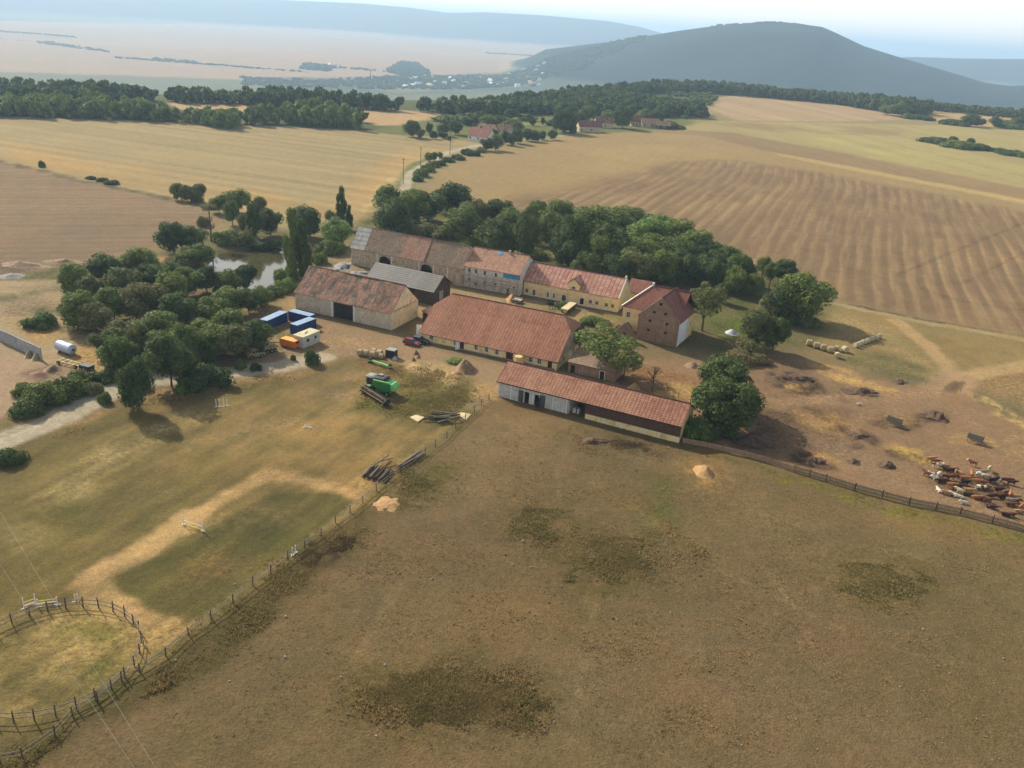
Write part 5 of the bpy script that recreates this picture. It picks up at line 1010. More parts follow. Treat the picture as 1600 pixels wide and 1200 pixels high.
def vband(a,b): return VB(a)+VB(b[::-1])
n+=scatter_wood('valley_trees',[vband([(380,135),(600,140),(720,140),(860,132),(1000,126)],[(380,122),(500,126),(620,120),(740,118),(860,120),(1000,118)])],0,17,9,'hazy belt of trees around the valley village','leaf_dark',8,.4)
n+=scatter_wood('valley_trees',[VB([(605,112),(625,98),(650,100),(670,116),(640,124)]),VB([(1040,120),(1080,110),(1150,118),(1240,128),(1300,140),(1180,136)]),VB([(860,128),(870,120),(920,122),(910,132)]),VB([(470,108),(480,102),(520,106),(510,112)])],0,15,15,'hazy dark copses standing in the valley','leaf_dark',9,.9)
n+=scatter_wood('valley_trees',[vband(a,b) for a,b in (([(60,68),(170,82)],[(60,64),(170,79)]),([(180,91),(330,102),(480,114)],[(180,89.5),(330,100.5),(480,112.5)]),([(240,94),(310,100)],[(240,91),(310,97)]),([(850,92),(1000,108)],[(850,90.5),(1000,106.5)]),([(500,105),(600,112)],[(500,103),(600,110)]),([(760,84),(900,92)],[(760,82.5),(900,90.5)]),([(0,50),(120,60)],[(0,48),(120,58)]))],0,14,7,'thin hedge lines crossing the hazy valley fields','leaf_dark',10,.35)
print('WOOD',n)
# ================================================================== THINGS
mat('blue_paint',(46,72,120),(38,60,104),.8,rough=.5,bm=.1); mat('blue_roof',(164,186,208),(140,164,194),.8,rough=.5,bm=.1); mat('cabin_wall',(196,194,184),(172,168,156),.8,rough=.7); mat('cabin_roof',(206,196,160),(184,172,136),.6)
mat('orange_paint',(232,134,40),(206,110,36),.7,rough=.5); mat('orange_roof',(244,178,92),(232,158,76),.7); mat('khaki',(156,146,100),(126,116,78),1.,c3=(98,76,56)); mat('rubber',(28,28,28),(22,22,22),3,rough=.8,bm=0)
mat('green_paint',(58,134,64),(46,116,54),.8,rough=.35,spec=.5,bm=0); mat('green_light',(140,206,120),(120,190,104),.8,rough=.4,bm=0); mat('black_paint',(32,34,36),(44,46,48),1.,rough=.45,bm=0); mat('grey_roof',(158,160,150),(136,138,130),.8,rough=.5,bm=0)
mat('steel',(170,168,160),(136,132,124),1.5,rough=.45,metal=.5,bm=.1); mat('reel_tan',(190,160,106),(150,122,78),2); mat('car_red',(128,28,38),(120,26,36),.5,rough=.25,spec=.7,bm=0); mat('car_dark',(34,48,56),(30,42,50),.5,rough=.25,spec=.7,bm=0)
mat('hay',(190,170,130),(160,142,106),1.2,c3=(132,116,84),bm=1.); mat('hay_pale',(206,190,156),(178,160,124),1.2,c3=(140,124,96),bm=1.); mat('straw',(182,144,96),(160,124,82),.9,c3=(150,116,74),bm=1.); mat('dung',(108,84,62),(84,64,48),.8,c3=(60,48,40),bm=1.); mat('soil',(156,128,96),(126,102,78),.8,c3=(100,80,62),bm=1.)
mat('rubble',(132,126,118),(110,104,98),1.5,c3=(196,192,186),scale2=3.,bm=1.); mat('fence_wood',(92,78,62),(70,58,46),2,c3=(120,108,92)); mat('fence_grey',(142,132,116),(110,102,90),2,c3=(90,80,68)); mat('fence_tan',(164,134,108),(134,108,86),1.4); mat('picket',(120,110,92),(92,84,70),1.6,c3=(74,68,56))
mat('concrete',(172,172,170),(146,146,144),.6,c3=(120,120,118)); mat('tank_white',(190,202,214),(164,178,192),.6,rough=.5); mat('yellow_paint',(226,206,70),(214,190,60),2,bm=0); mat('slab',(214,196,150),(196,176,130),.7); mat('log_grey',(146,134,114),(112,100,84),1.6,c3=(84,74,62),bm=.6); mat('log_dark',(76,62,48),(56,46,38),1.4)
mat('dark_sheet',(58,58,52),(46,46,42),1.,rough=.6); mat('tarp_white',(184,184,182),(158,160,160),.8,rough=.6,bm=.8); mat('barrel_tan',(216,188,128),(198,168,108),.8); mat('red_bits',(138,98,76),(112,82,64),1.)
def at(px,py,z=0.): p=P(px,py,z); return (p[0],p[1],z)
def ang(a,b): p,q=P(*a),P(*b); return math.atan2(q[1]-p[1],q[0]-p[0])
def dist(a,b): p,q=P(*a),P(*b); return D2(q-p)
# --- containers ---------------------------------------------------------------------
def container(a,b,w,h,side,top,label,name='shipping_container'):
    L=dist(a,b); e=empty(name,label,'container',at(*a),ang(a,b))
    mb=MB(); n=int(L/.28)
    mb.box(0.08,L-.08,.08,w-.08,.12,h-.06)
    for i in range(n):
        x=.12+i*(L-.24)/n; mb.box(x,x+(L-.24)/n*.5,.035,.082,.2,h-.15); mb.box(x,x+(L-.24)/n*.5,w-.082,w-.035,.2,h-.15)
    mb.build('body',side,e)
    mb=MB()
    for x in (0,L-.12):
        for y in (0,w-.12): mb.box(x,x+.12,y,y+.12,0,h)
    for z in (0.0,h-.13):
        mb.box(.121,L-.121,0,.1,z,z+.12); mb.box(.121,L-.121,w-.1,w,z,z+.12); 
        for x in (0,L-.12): mb.box(x,x+.12,.121,w-.121,z,z+.12)
    mb.build('frame',side,e)
    mb=MB(); mb.box(.05,L-.05,.05,w-.05,h-.012,h+.03)
    for i in range(int(L/.5)): mb.box(.1+i*.5,.3+i*.5,.12,w-.12,h+.03,h+.055)
    mb.build('roof',top,e)
    for s in (0,1): mb=MB(); mb.box(L-.085 if 0 else L-.082,L-.02,.14+s*(w-.26)/2,.12+(s+1)*(w-.26)/2,.16,h-.16); d=mb.build('door',side,e); mb=MB(); mb.tube([(L+.0,.5+s*(w-1),.2),(L+.0,.5+s*(w-1),h-.2)],.025,5); mb.build('lock_bar','steel',d)
    return e
container((450.5,500.5),(483.5,509),2.4,2.5,'blue_paint','blue_roof','blue container at the barn corner, farthest back of the three blue ones')
container((427,519),(450,506),2.4,2.5,'blue_paint','blue_roof','blue container at the left, half hidden by trees, of the three blue ones') if 0 else container((418,516.5),(450,502),2.4,2.5,'blue_paint','blue_roof','leftmost blue container, partly hidden behind the roadside trees')
container((465,524),(494.5,512.5),2.4,2.5,'blue_paint','blue_roof','blue container with bright roof, directly behind the white cabin')
def cabin():
    a,b=(474,544.5),(500,533.5); L=dist(a,b); w=3.0; h=2.7; e=empty('site_cabin','dirty white site cabin with dark windows in front of a blue container','cabin',at(*a),ang(a,b))
    mb=MB(); F_=wallmesh(mb,(0,0),(L,0),[(0,h),(L,h)],[(1.2,2.2,1.2,2.),(L-2.,L-1.2,1.2,2.)],.12); mb.build('wall','cabin_wall',e)
    window(e,F_,(1.2,2.2,1.2,2.),fm='cabin_wall',w=.06,bars=False); window(e,F_,(L-2.,L-1.2,1.2,2.),fm='cabin_wall',w=.06,bars=False)
    for A_,B_ in (((L,.13),(L,w)),((L-.13,w),(0,w)),((0,w-.13),(0,.13))): mb=MB(); q=wallmesh(mb,A_,B_,[(0,h),(math.dist(A_,B_),h)],[],.12); mb.build('wall','cabin_wall',e)
    mb=MB(); mb.box(-.08,L+.08,-.08,w+.08,h+.001,h+.14); mb.build('roof','cabin_roof',e); mb=MB(); mb.tube([(L*.35,w*.4,h+.15),(L*.6,w*.6,h+.18)],.12,6); mb.build('roll','dark_sheet',e,'dark roll lying on the cabin roof')
cabin()
def skip():
    a,b=(437,540.5),(460,546.5); L=dist(a,b); e=empty('orange_container','bright orange steel box container standing low in the weeds','container',at(*a),ang(a,b)); mb=MB(); w,h=2.2,1.9
    mb.prism([(0,.25),(L,.25),(L,h),(.25,h),(0,h-.3)],0,w); mb.build('body','orange_paint',e)
    for i in range(6): mb=MB(); x=.4+i*(L-.8)/5; mb.box(x-.05,x+.05,-.07,-.001,.3,h-.05); mb.build('rib','orange_paint',e)
    mb=MB(); mb.box(.2,L,.02,w-.02,h+.002,h+.09); mb.build('lid','orange_roof',e); mb=MB(); mb.box(L+.001,L+.04,w*.3,w*.75,h-.7,h-.2); mb.build('vent','dark_metal',e)
    mb=MB(); 
    for x in (.5,L-.5): mb.box(x-.1,x+.1,.1,w-.1,-.02,.25)
    mb.build('skid','dark_metal',e)
skip()
# --- wheels / vehicles ----------------------------------------------------------------
def wheel(par,x,y,r,w,rim='steel',name='wheel'):
    mb=MB(); n=14; prof=[(r*.55,-w/2),(r*.93,-w/2),(r,-w*.32),(r,w*.32),(r*.93,w/2),(r*.55,w/2)]
    vs=[];fs=[]
    for k in range(n):
        a=2*math.pi*k/n
        for pr,py in prof: vs.append((x+math.cos(a)*pr,y+py,r+math.sin(a)*pr))
    m_=len(prof)
    for k in range(n):
        for i in range(m_): fs.append((k*m_+i,k*m_+(i+1)%m_,((k+1)%n)*m_+(i+1)%m_,((k+1)%n)*m_+i))
    mb.add(vs,fs); t=mb.build(name,'rubber',par); mb=MB(); mb.tube([(x,y-w*.42,r),(x,y+w*.42,r)],r*.56,12); mb.build('rim',rim,t); return t
def car(px,py,rz,paint,label,L=4.4,W_=1.78,H_=1.5):
    e=empty('car',label,'car',at(px,py),rz)
    prof=[(-L/2,.35),(-L/2+.02,.85),(-L/2+.25,.98),(L*.27,.95),(L*.45,.82),(L/2,.62),(L/2,.32),(L/2-.1,.25),(-L/2+.1,.25)]
    mb=MB(); mb.prism(prof,-W_/2,W_/2); mb.build('body',paint,e)
    gp=[(-L/2+.2,.96),(-L/2+.42,H_-.12),(-L*.28,H_),(L*.05,H_-.02),(L*.26,.93)]; mb=MB(); 
    n=len(gp); vs=[(x,-W_/2+.06 if z<1 else -W_/2+.2,z) for x,z in gp]+[(x,W_/2-.06 if z<1 else W_/2-.2,z) for x,z in gp]
    mb.add(vs,[tuple(range(n)),tuple(range(2*n-1,n-1,-1))]+[(i,i+n,(i+1)%n+n,(i+1)%n) for i in range(n)]); mb.build('windows','glass_dark',e)
    mb=MB(); mb.box(-L/2+.42,L*.06,-W_/2+.2,W_/2-.2,H_-.03,H_+.03); mb.build('roof',paint,e)
    for x in (-L*.3,L*.31):
        for y in (-W_/2+.08,W_/2-.08): wheel(e,x,y,.32,.2)
    for y in (-W_/2+.3,W_/2-.3): mb=MB(); mb.box(L/2-.02,L/2+.03,y-.16,y+.16,.56,.7); mb.build('headlight','white_plain',e); mb=MB(); mb.box(-L/2-.02,-L/2+.02,y-.12,y+.12,.62,.8); mb.build('tail_light','car_red',e)
    mb=MB(); mb.box(L/2+.002,L/2+.05,-W_/2+.1,W_/2-.1,.28,.5); mb.build('bumper','black_paint',e)
    return e
car(643.5,538.5,R(-26),'car_red','dark red hatchback parked in the yard near the stable corner')
car(657,535.5,R(-22),'car_dark','dark blue-green car parked in shade right behind the red one')
# --- combine harvester ------------------------------------------------------------------
def combine():
    A_,B_=P(576,586,3.4),P(619,599,2.9); rz=math.atan2(A_[1]-B_[1],A_[0]-B_[0]); c_=(A_+B_)/2
    o=(c_[0]+math.cos(rz)*.7,c_[1]+math.sin(rz)*.7,0); e=empty('combine_harvester','green combine harvester with pale cab roof and black tank parked on the lawn','combine harvester',o,rz)
    mb=MB(); mb.prism([(-3.4,1.1),(-3.2,2.9),(-1.6,3.15),(.9,3.15),(1.0,2.0),(1.5,1.5),(1.3,.95),(-1.5,.8)],-1.35,1.35); mb.build('body','green_paint',e)
    mb=MB(); mb.prism([(-4.1,1.4),(-4.2,2.4),(-3.6,2.85),(-1.9,2.9),(-1.9,1.3)],-1.15,1.15); mb.build('straw_hood','green_light',e,'lighter green rear hood')
    mb=MB(); mb.box(-1.75,.95,-1.42,1.42,3.16,3.55); mb.box(-1.6,.8,-1.2,1.2,3.55,3.62); mb.build('grain_tank','black_paint',e)
    for y in (-.95,-.35,.3,.9): mb=MB(); mb.box(-1.5,.7,y-.07,y+.07,3.63,3.72); mb.build('tank_rib','steel',e)
    cb=MB(); cb.prism([(1.05,1.75),(1.05,3.35),(2.5,3.35),(2.75,2.6),(2.55,1.75)],-.95,.95); cab=cb.build('cab','glass_dark',e)
    mb=MB(); mb.box(.95,2.85,-1.1,1.1,3.36,3.6); mb.box(1.2,2.6,-.8,.8,3.6,3.7); mb.build('cab_roof','grey_roof',e,'pale grey cab roof')
    for x,y in ((1.1,-.97),(1.1,.97),(2.5,-.97),(2.5,.97)): mb=MB(); mb.box(x-.05,x+.05,y-.05,y+.05,1.7,3.38); mb.build('cab_pillar','green_paint',cab)
    mb=MB(); mb.prism([(1.3,1.5),(3.5,.75),(3.5,.3),(1.3,.9)],-.75,.75); mb.build('feeder_house','green_paint',e)
    for y in (-1.62,1.62): wheel(e,1.0,y,.92,.62,'green_light')
    for y in (-1.35,1.35): wheel(e,-2.6,y,.58,.42,'green_light')
    mb=MB(); mb.tube([(.6,1.5,3.3),(-3.6,1.75,3.35)],.17,8); mb.build('unloading_auger','green_light',e)
    for y in (-1.5,): 
        mb=MB()
        for k in range(4): mb.box(1.2,1.5,-1.75,-1.4,.7+k*.33,.74+k*.33)
        mb.build('ladder','dark_metal',e)
    mb=MB(); mb.box(-.6,.4,-.9,-.2,3.73,3.95); mb.build('intake','grey_roof',e)
combine()
def header():
    A_,B_=P(567,608,.7),P(602.5,630,.7); pa,pb=A_,B_; hw=D2(pb-pa); rz=math.atan2(pb[1]-pa[1],pb[0]-pa[0])-math.pi/2; mid=(pa+pb)/2
    e=empty('combine_header','long dark combine header with tan reel bats resting on its trolley before the harvester','combine header',(mid[0]-math.cos(rz)*4.5,mid[1]-math.sin(rz)*4.5,.25),rz)
    for y in (-hw/2+1.2,hw/2-1.2):
        for x in (3.7,5.1): wheel(e,x,y,.32,.2)
    mb=MB(); mb.box(4.2,4.4,-hw/2,hw/2+1.4,-.02,.1); mb.build('trolley','dark_metal',e)
    h=hw/2; mb=MB(); mb.prism([(3.5,.15),(3.55,1.15),(3.75,1.2),(3.85,.35),(4.9,.2),(4.9,.12)],-h,h); hdr=mb.build('header','black_paint',e)
    for y in (-h-.06,h+.06): mb=MB(); mb.prism([(3.5,.15),(3.5,1.25),(4.4,1.1),(5.7,.15)],y-.06,y+.06); mb.build('divider','black_paint',hdr)
    mb=MB(); mb.tube([(4.15,-h+.1,.62),(4.15,h-.1,.62)],.2,8); 
    for i in range(int(hw/.35)): y=-h+.2+i*.35; mb.tube([(4.15,y,.62),(4.15,y+.05,.62)],.32,8)
    mb.build('auger','steel',hdr)
    rl=MB(); rl.tube([(4.8,-h+.15,1.15),(4.8,h-.15,1.15)],.07,6); reel=rl.build('reel','dark_metal',e)
    for k in range(6):
        a_=k*math.pi/3+.2; x,z=4.8+math.cos(a_)*.55,1.15+math.sin(a_)*.55; mb=MB(); mb.box(x-.05,x+.05,-h+.15,h-.15,z-.04,z+.04)
        for i in range(int(hw/.22)): y=-h+.2+i*.22; mb.box(x-.015,x+.015,y,y+.03,z-.28,z-.04)
        mb.build('bat','reel_tan' if k%2 else 'dark_metal',reel)
    for y in (-h+.15,0,h-.15):
        mb=MB()
        for k in range(6): a_=k*math.pi/3+.2; mb.beam((4.8,y,1.15),(4.8+math.cos(a_)*.55,y,1.15+math.sin(a_)*.55),.05)
        mb.build('reel_arm','dark_metal',reel)
header()
# green cutter bar lying on the grass
a,b=(577,566),(611,577); L=dist(a,b); e=empty('header_trailer','light green cutter bar on low trestles behind the combine','farm implement',at(*a),ang(a,b)); mb=MB(); mb.box(0,L,-.2,.25,.45,.75); mb.build('bar','green_light',e)
for x in (.3,L-.3): mb=MB(); mb.box(x-.25,x+.25,-.5,.5,0,.45); mb.box(x-.3,x+.3,-.25,.3,.76,1.2); mb.build('end_frame','dark_sheet',e)
for i in range(int(L/.4)): mb=MB(); mb.box(.15+i*.4,.22+i*.4,.26,.45,.5,.62); mb.build('finger','green_light',e)
# --- bales -------------------------------------------------------------------------------------
def bale_mesh(seed,r=.75,l=1.25):
    rs=np.random.RandomState(seed); mb=MB(); n=16; rings=[(0,.02),(0,.9),(.06,1.),(.5,1.02),(.94,1.),(1,.9),(1,.02)]; vs=[];fs=[]
    for t,k in rings:
        for i in range(n):
            a=2*math.pi*i/n; q=r*k*(1+rs.uniform(-.03,.03)); sag=.94 if math.sin(a)<-.6 else 1; vs.append((math.cos(a)*q,-l/2+t*l,r*.97+math.sin(a)*q*sag))
    for j in range(len(rings)-1):
        for i in range(n): fs.append((j*n+i,j*n+(i+1)%n,(j+1)*n+(i+1)%n,(j+1)*n+i))
    mb.add(vs,fs); o=mb.build('x','hay'); me=o.data; bpy.data.objects.remove(o); me.name='bale'; return me
BM=[bale_mesh(i) for i in range(3)]; BP=[recol(m_,'hay_pale') for m_ in BM]
def bale(px,py,rz,label,group=None,pale=False,s=1.): 
    o=link('round_bale',(BP if pale else BM)[int(px)%3]); o.location=at(px,py); o.rotation_euler=(0,0,rz); o.scale=(s,s,s); tag(o,label,'hay bale',group); return o
ra=R(-30)
for i,(x,y) in enumerate(((1264,540),(1275,544),(1286,547.5),(1297,551))): bale(x,y,R(75),'hay bale standing in the short left row, %s from left'%ORD[i],'bales of the short row',s=1.15)
bale(1319.5,550,R(20),'pale hay bale lying between the two rows of bales',pale=True,s=1.1); bale(1308,559,R(-20),'broken pale hay bale in front of the short bale row',pale=True,s=1.); bale(1306.5,548,R(60),'shaded hay bale behind the broken one',s=.95)
for i in range(7): t=i/6; bale(1337.5+35*t,542.5-14*t,R(-62)+.15*math.sin(i*2.1),'hay bale in the long right row, %s from its near end'%ORD[i],'bales of the long row',pale=True,s=.92)
for i,(x,y,p_,lab) in enumerate(((563,555,0,'grey weathered bale at the left end of the yard row'),(572,556,0,'grey weathered bale beside the leftmost one by the yard'),(583,558,0,'greenish old bale low in the yard row'),(593,556,1,'pale bale at the right end of the yard row'),(585,552,1,'yellow straw bale behind the old yard bales'),(596,560,0,'half-rotten bale in front of the pale one'))): bale(x,y,R(65),lab,'old bales by the yard',pale=bool(p_),s=1.0 if i<4 else .8)
# crate, barrel, slabs
p=at(612,558); e=empty('water_tank','black cube tank with pale lid beside the old bales','tank',p,R(-20)); mb=MB(); mb.box(-1.1,1.1,-.9,.9,.15,1.9); mb.build('tank','black_paint',e); mb=MB(); mb.box(-1.15,1.15,-.95,.95,1.901,2.05); mb.build('lid','grey_roof',e)
for x in (-1.12,0,1.12): mb=MB(); mb.box(x-.05,x+.05,-.96,-.901,0,1.9); mb.build('frame_bar','dark_metal',e)
mb=MB(); mb.box(-1.1,1.1,-.9,.9,0,.149); mb.build('pallet','fence_grey',e)
def heap(px,py,rx,ry,h,m,label,cat='heap',name='heap',seed=0,n=40,rough=.35,rot=0,z=0.,lumps=1.6):
    c=P(px,py); e1=P(px+rx,py); s=D2(e1-c); d=P(px,py+ry); s2=D2(d-c); rs=n; V=[];F=[]
    rings=10
    for j in range(rings+1):
        t=j/rings
        for i in range(n):
            a=2*math.pi*i/n; x=math.cos(a)*s*t; y=math.sin(a)*s2*t; nz=float(fbm(np.array(x+px),np.array(y+py),lumps,4,seed)); k=1+rough*nz*2*t; prof=(math.cos(t*math.pi)+1)/2 if t>.0 else 1
            V.append((x*k,y*k,h*(prof*(1+rough*nz*2.4)+ (.0 if t<1 else 0))-.12*(t==1)))
    for j in range(rings):
        for i in range(n): F.append((j*n+i,(j+1)*n+i,(j+1)*n+(i+1)%n,j*n+(i+1)%n))
    me=npmesh(name,V,F,m); o=link(name,me); o.location=(c[0],c[1],z); o.rotation_euler=(0,0,R(rot)); tag(o,label,cat); return o
heap(617,561,5,3,.9,'tarp_white','pale sheeted bundle in front of the black cube tank',seed=1)
heap(650,553,5,2.5,.9,'red_bits','small reddish brown heap on the straw ground, upper one',seed=2); heap(653,558,5,2.5,.6,'soil','small earth heap just below the reddish one',seed=21); heap(646,563,4,2.2,.8,'red_bits','small reddish brown heap on the straw ground, lower left',seed=3)
heap(727,578,20,9,2.2,'soil','brown earth heap with weeds at the edge of the yard','earth heap',seed=4); heap(714,585,14,4,.7,'straw','low straw spread at the foot of the earth heap','straw heap',seed=5)
heap(607,788,27,14,.3,'straw','round flat heap of orange straw beside the rail fence','straw heap',seed=6,rough=.6,lumps=.8); heap(1100,738,17,11,1.2,'straw','small sandy mound in the pasture near the plank fence','mound',seed=7)
heap(1143,521,12,4.5,1.1,'tarp_white','heap under a white tarpaulin on the green behind the granary','covered heap',name='covered_heap',seed=8,rough=.15)
heap(1081,572,14,6,1.0,'soil','low brown soil heap in front of the granary','soil heap',seed=9); heap(990,608,12,6,1.3,'straw','straw heap behind the red shed','straw heap',seed=10)
for i,(x,y,rx,ry,h,m_,lab) in enumerate(((1240,592,36,7,.9,'dung','long dark dung bank at the wood edge of the cattle yard'),(1345,612,30,6,.7,'dung','dung bank below the yellow straw strip'),
    (1462,650,17,8,1.1,'dung','dark round dung heap left of the second feeder track'),(1272,722,22,8,.8,'dung','dark dung mound just inside the plank fence'),(1340,682,20,6,.6,'dung','flat dung mound in the middle of the yard'),(1385,728,14,7,.8,'dung','small black dung heap left of the herd'),(1335,722,13,5,.6,'dung','shallow dark heap between two straw patches'),(1405,597,13,5,.6,'dung','dung heap beside the field fence'),
    (1180,690,26,9,.5,'dung','shaded dung mound beside the big dark trees'))): heap(x,y,rx,ry,h,m_,lab,'dung heap' if m_=='dung' else 'straw heap',name='dung_heap' if m_=='dung' else 'straw_heap',seed=30+i,rough=.8,lumps=.9)
heap(35,415,45,5,1.2,'soil','dark earth bank at the left picture edge below the brown field','earth bank',seed=50); heap(100,410,40,4,1.0,'soil','earth bank continuing right along the brown field','earth bank',seed=51); heap(18,432,22,5,.8,'rubble','grey rubble mound on the dump ground','rubble heap',seed=52)
heap(82,578,14,6,1.0,'soil','scrap and brush heap below the concrete wall','heap',seed=53); heap(62,585,20,5,.6,'red_bits','flat reddish debris heap beside the brush heap','heap',seed=54); heap(150,415,18,3.5,.7,'soil','end of the earth bank by the wood','earth bank',seed=55)
heap(535,418,17,8,1.0,'rubble','grey rubble heap at the left end of the long barn','rubble heap',seed=56,rough=.7); heap(560,428,18,5,.8,'rubble','rubble strewn between the barns','rubble heap',seed=57,rough=.7); heap(716,440,9,5,1.3,'rubble','pile of building rubble at the scaffold corner','rubble heap',seed=58,rough=.7)
heap(925,690,20,6,.5,'dung','low dark weedy bank in front of the red shed','bank',seed=59,rough=.8,lumps=.9); heap(799,468,9,6,1.8,'straw','brown straw and brushwood pile in the courtyard','straw heap',seed=60,rough=.6); heap(697,492,8,4,1.,'rubble','pale rubble beside the gate of the stable','rubble heap',seed=61)
heap(46,556,6,5,1.3,'hay','round weathered bale heap at the wall end, left','heap',seed=62,rough=.1); heap(57,560,7,5,1.3,'hay','round weathered bale heap at the wall end, right','heap',seed=63,rough=.1)
# scattered white sheets in the courtyard
for (x,y,lab) in ((913,520,'left white sheeted bundle behind the sparse tree'),(938,515,'right white sheeted bundle behind the sparse tree'),(922,526,'small white sack under the sparse tree')): heap(x,y,4.5 if x!=922 else 2.5,2.2,.7,'tarp_white',lab,'sack',name='sack',seed=x,rough=.2,n=16)
# barrel stack by the stable
p=at(809.5,571); e=empty('barrel_stack','tan round tank of stacked rings by the stable wall','tank',p,0)
for k in range(3): mb=MB(); mb.tube([(0,0,k*.8),(0,0,k*.8+.76)],1.05-.04*k,16); mb.build('ring','barrel_tan',e)
mb=MB(); mb.tube([(.9,-.3,0),(.9,-.3,1.9)],.45,10); mb.build('drum','barrel_tan',e)
# farm trailers in the court
def trailer(a,b,w,m,label,load=None,h=.9):
    L=dist(a,b); e=empty('trailer',label,'trailer',at(*a),ang(a,b)); mb=MB(); mb.box(0,L,-w/2,w/2,h,h+.12); mb.build('deck',m,e)
    for y in (-w/2,w/2-.05): mb=MB(); mb.box(0,L,y,y+.05,h+.121,h+.5); mb.build('side_board',m,e)
    for x in (L*.2,L*.8):
        for y in (-w/2+.1,w/2-.1): wheel(e,x,y,.42,.25)
    mb=MB(); mb.tube([(L,0,h-.2),(L+1.2,0,.3)],.05,5); mb.build('drawbar','dark_metal',e)
    if load: mb=MB(); mb.box(.1,L-.1,-w/2+.1,w/2-.1,h+.13,h+.62); mb.build('load',load,e)
trailer((881,491),(895,480),2.4,'fence_wood','flat farm trailer loaded with pale straw in front of the yellow house','slab'); trailer((802,472),(814,474.5),2.2,'pale_board','grey-white box trailer behind the stable roof')
e=empty('plough','dark green field implement in the courtyard','farm implement',at(866,482),.3); mb=MB(); mb.box(-1.8,1.8,-.1,.1,.7,.85); mb.build('beam','dark_sheet',e)
for i in range(5): mb=MB(); mb.beam((-1.6+i*.8,0,.7),(-1.5+i*.8,-.8,.05),.12); mb.build('tine','dark_metal',e)
# --- khaki trucks ---------------------------------------------------------------------------------
a,b=(374,557),(409,548.5); L=dist(a,b)
e=empty('flatbed_trailer','long khaki flatbed trailer parked under the trees by the gravel road','trailer',at(*a),ang(a,b)); mb=MB(); mb.box(0,L,1.2,2.0,1.35,1.6); mb.box(0,L,-.1,.1,1.0,1.3); mb.build('bed','khaki',e)
for i in range(6): mb=MB(); x=.3+i*(L-.6)/5; mb.box(x-.12,x+.12,.101,1.199,1.1,1.3); mb.build('crossbar','khaki',e)
for x in (1.2,2.4,L-1.2): wheel(e,x,.1,.5,.35,'khaki'); wheel(e,x,1.9,.5,.35,'khaki')
mb=MB(); mb.box(-.3,.0,.0,2.,1.0,2.1); mb.build('headboard','khaki',e)
a,b=(386,560.5),(413,556); L=dist(a,b); e=empty('truck_wreck','old khaki truck body with dark openings before the flatbed trailer','truck',at(*a),ang(a,b)); mb=MB(); mb.prism([(0,.5),(0,1.4),(.7,1.5),(.9,2.1),(2.3,2.1),(2.4,1.4),(L,1.35),(L,.5)],-1.0,1.0); mb.build('body','khaki',e)
for x0 in (1.0,1.7): mb=MB(); mb.box(x0,x0+.55,-1.03,-1.001,1.5,1.95); mb.build('window','glass_dark',e)
mb=MB(); mb.box(2.5,L-.1,-.9,.9,1.351,1.45); mb.build('bed','dark_sheet',e)
for x in (.8,L-.9): wheel(e,x,-.95,.48,.3,'khaki'); wheel(e,x,.95,.48,.3,'khaki')
a,b=(410,552),(431,547); L=dist(a,b); e=empty('crane_carrier','khaki crane carrier with boxy cabin in the middle, right of the flatbed','truck',at(*a),ang(a,b)); mb=MB(); mb.box(0,L,-1.1,1.1,1.1,1.45); mb.build('deck','khaki',e)
mb=MB(); mb.box(.3,1.7,-.6,.8,1.46,2.8); c=mb.build('cabin','khaki',e); mb=MB(); mb.box(.5,1.4,-.63,-.601,1.9,2.5); mb.build('window','glass_dark',c)
for x in (.7,1.9,L-.8): wheel(e,x,-1.0,.52,.35,'khaki'); wheel(e,x,1.0,.52,.35,'khaki')
mb=MB(); mb.beam((1.7,.2,2.2),(L+1,.2,1.7),.3); mb.build('boom','khaki',e)
# --- dump corner: wall, tank, chassis --------------------------------------------------------------
pts=[(-14,520),(0,532),(17,539),(33,547),(49,554),(66,562)]
e=empty('concrete_wall','long wall of upright grey concrete panels at the left picture edge','wall',at(66,562),0); o0=P(66,562)
for (a,b) in zip(pts,pts[1:]):
    for k in range(2):
        p=P(*a)*(1-k/2)+P(*b)*(k/2); q=P(*a)*(1-(k+1)/2)+P(*b)*((k+1)/2); d=(q-p)[:2]; l=np.hypot(*d); d/=l; mb=MB(); A_=p-o0; B_=q-o0; A_[:2]+=d*.03; B_[:2]-=d*.03
        mb.beam((A_[0],A_[1],1.35),(B_[0],B_[1],1.35),.22,2.9); mb.build('panel','concrete',e)
e=empty('tank','white cylindrical tank lying on the yellow ground near the wall','tank',at(104,551),R(-28)); mb=MB(); mb.tube([(-2.7,0,1.25),(-2.4,0,1.25),(2.2,0,1.25),(2.6,0,1.25)],[.7,1.2,1.2,.8],14); mb.build('shell','tank_white',e); mb=MB(); mb.tube([(2.6,0,1.25),(2.75,0,1.25)],.3,8); mb.build('manhole','dark_metal',e)
for x in (-1.4,1.4): mb=MB(); mb.box(x-.15,x+.15,-.9,.9,-.05,.5); mb.build('cradle','dark_metal',e)
mb=MB(); mb.tube([(-2.6,.3,.8),(-6,1.2,.15)],.12,6); mb.build('pipe','tank_white',e)
a,b=(93,566),(127,575); L=dist(a,b); e=empty('old_chassis','pale old trailer chassis lying beside the brush heap','chassis',at(*a),ang(a,b))
for y in (-.7,.7): mb=MB(); mb.box(0,L,y-.1,y+.1,.5,.75); mb.build('rail','slab',e)
for i in range(5): mb=MB(); x=.3+i*(L-.6)/4; mb.box(x-.1,x+.1,-.599,.599,.52,.7); mb.build('crossbar','slab',e)
for x in (.8,L-.6): wheel(e,x,-.95,.45,.28); wheel(e,x,.95,.45,.28)
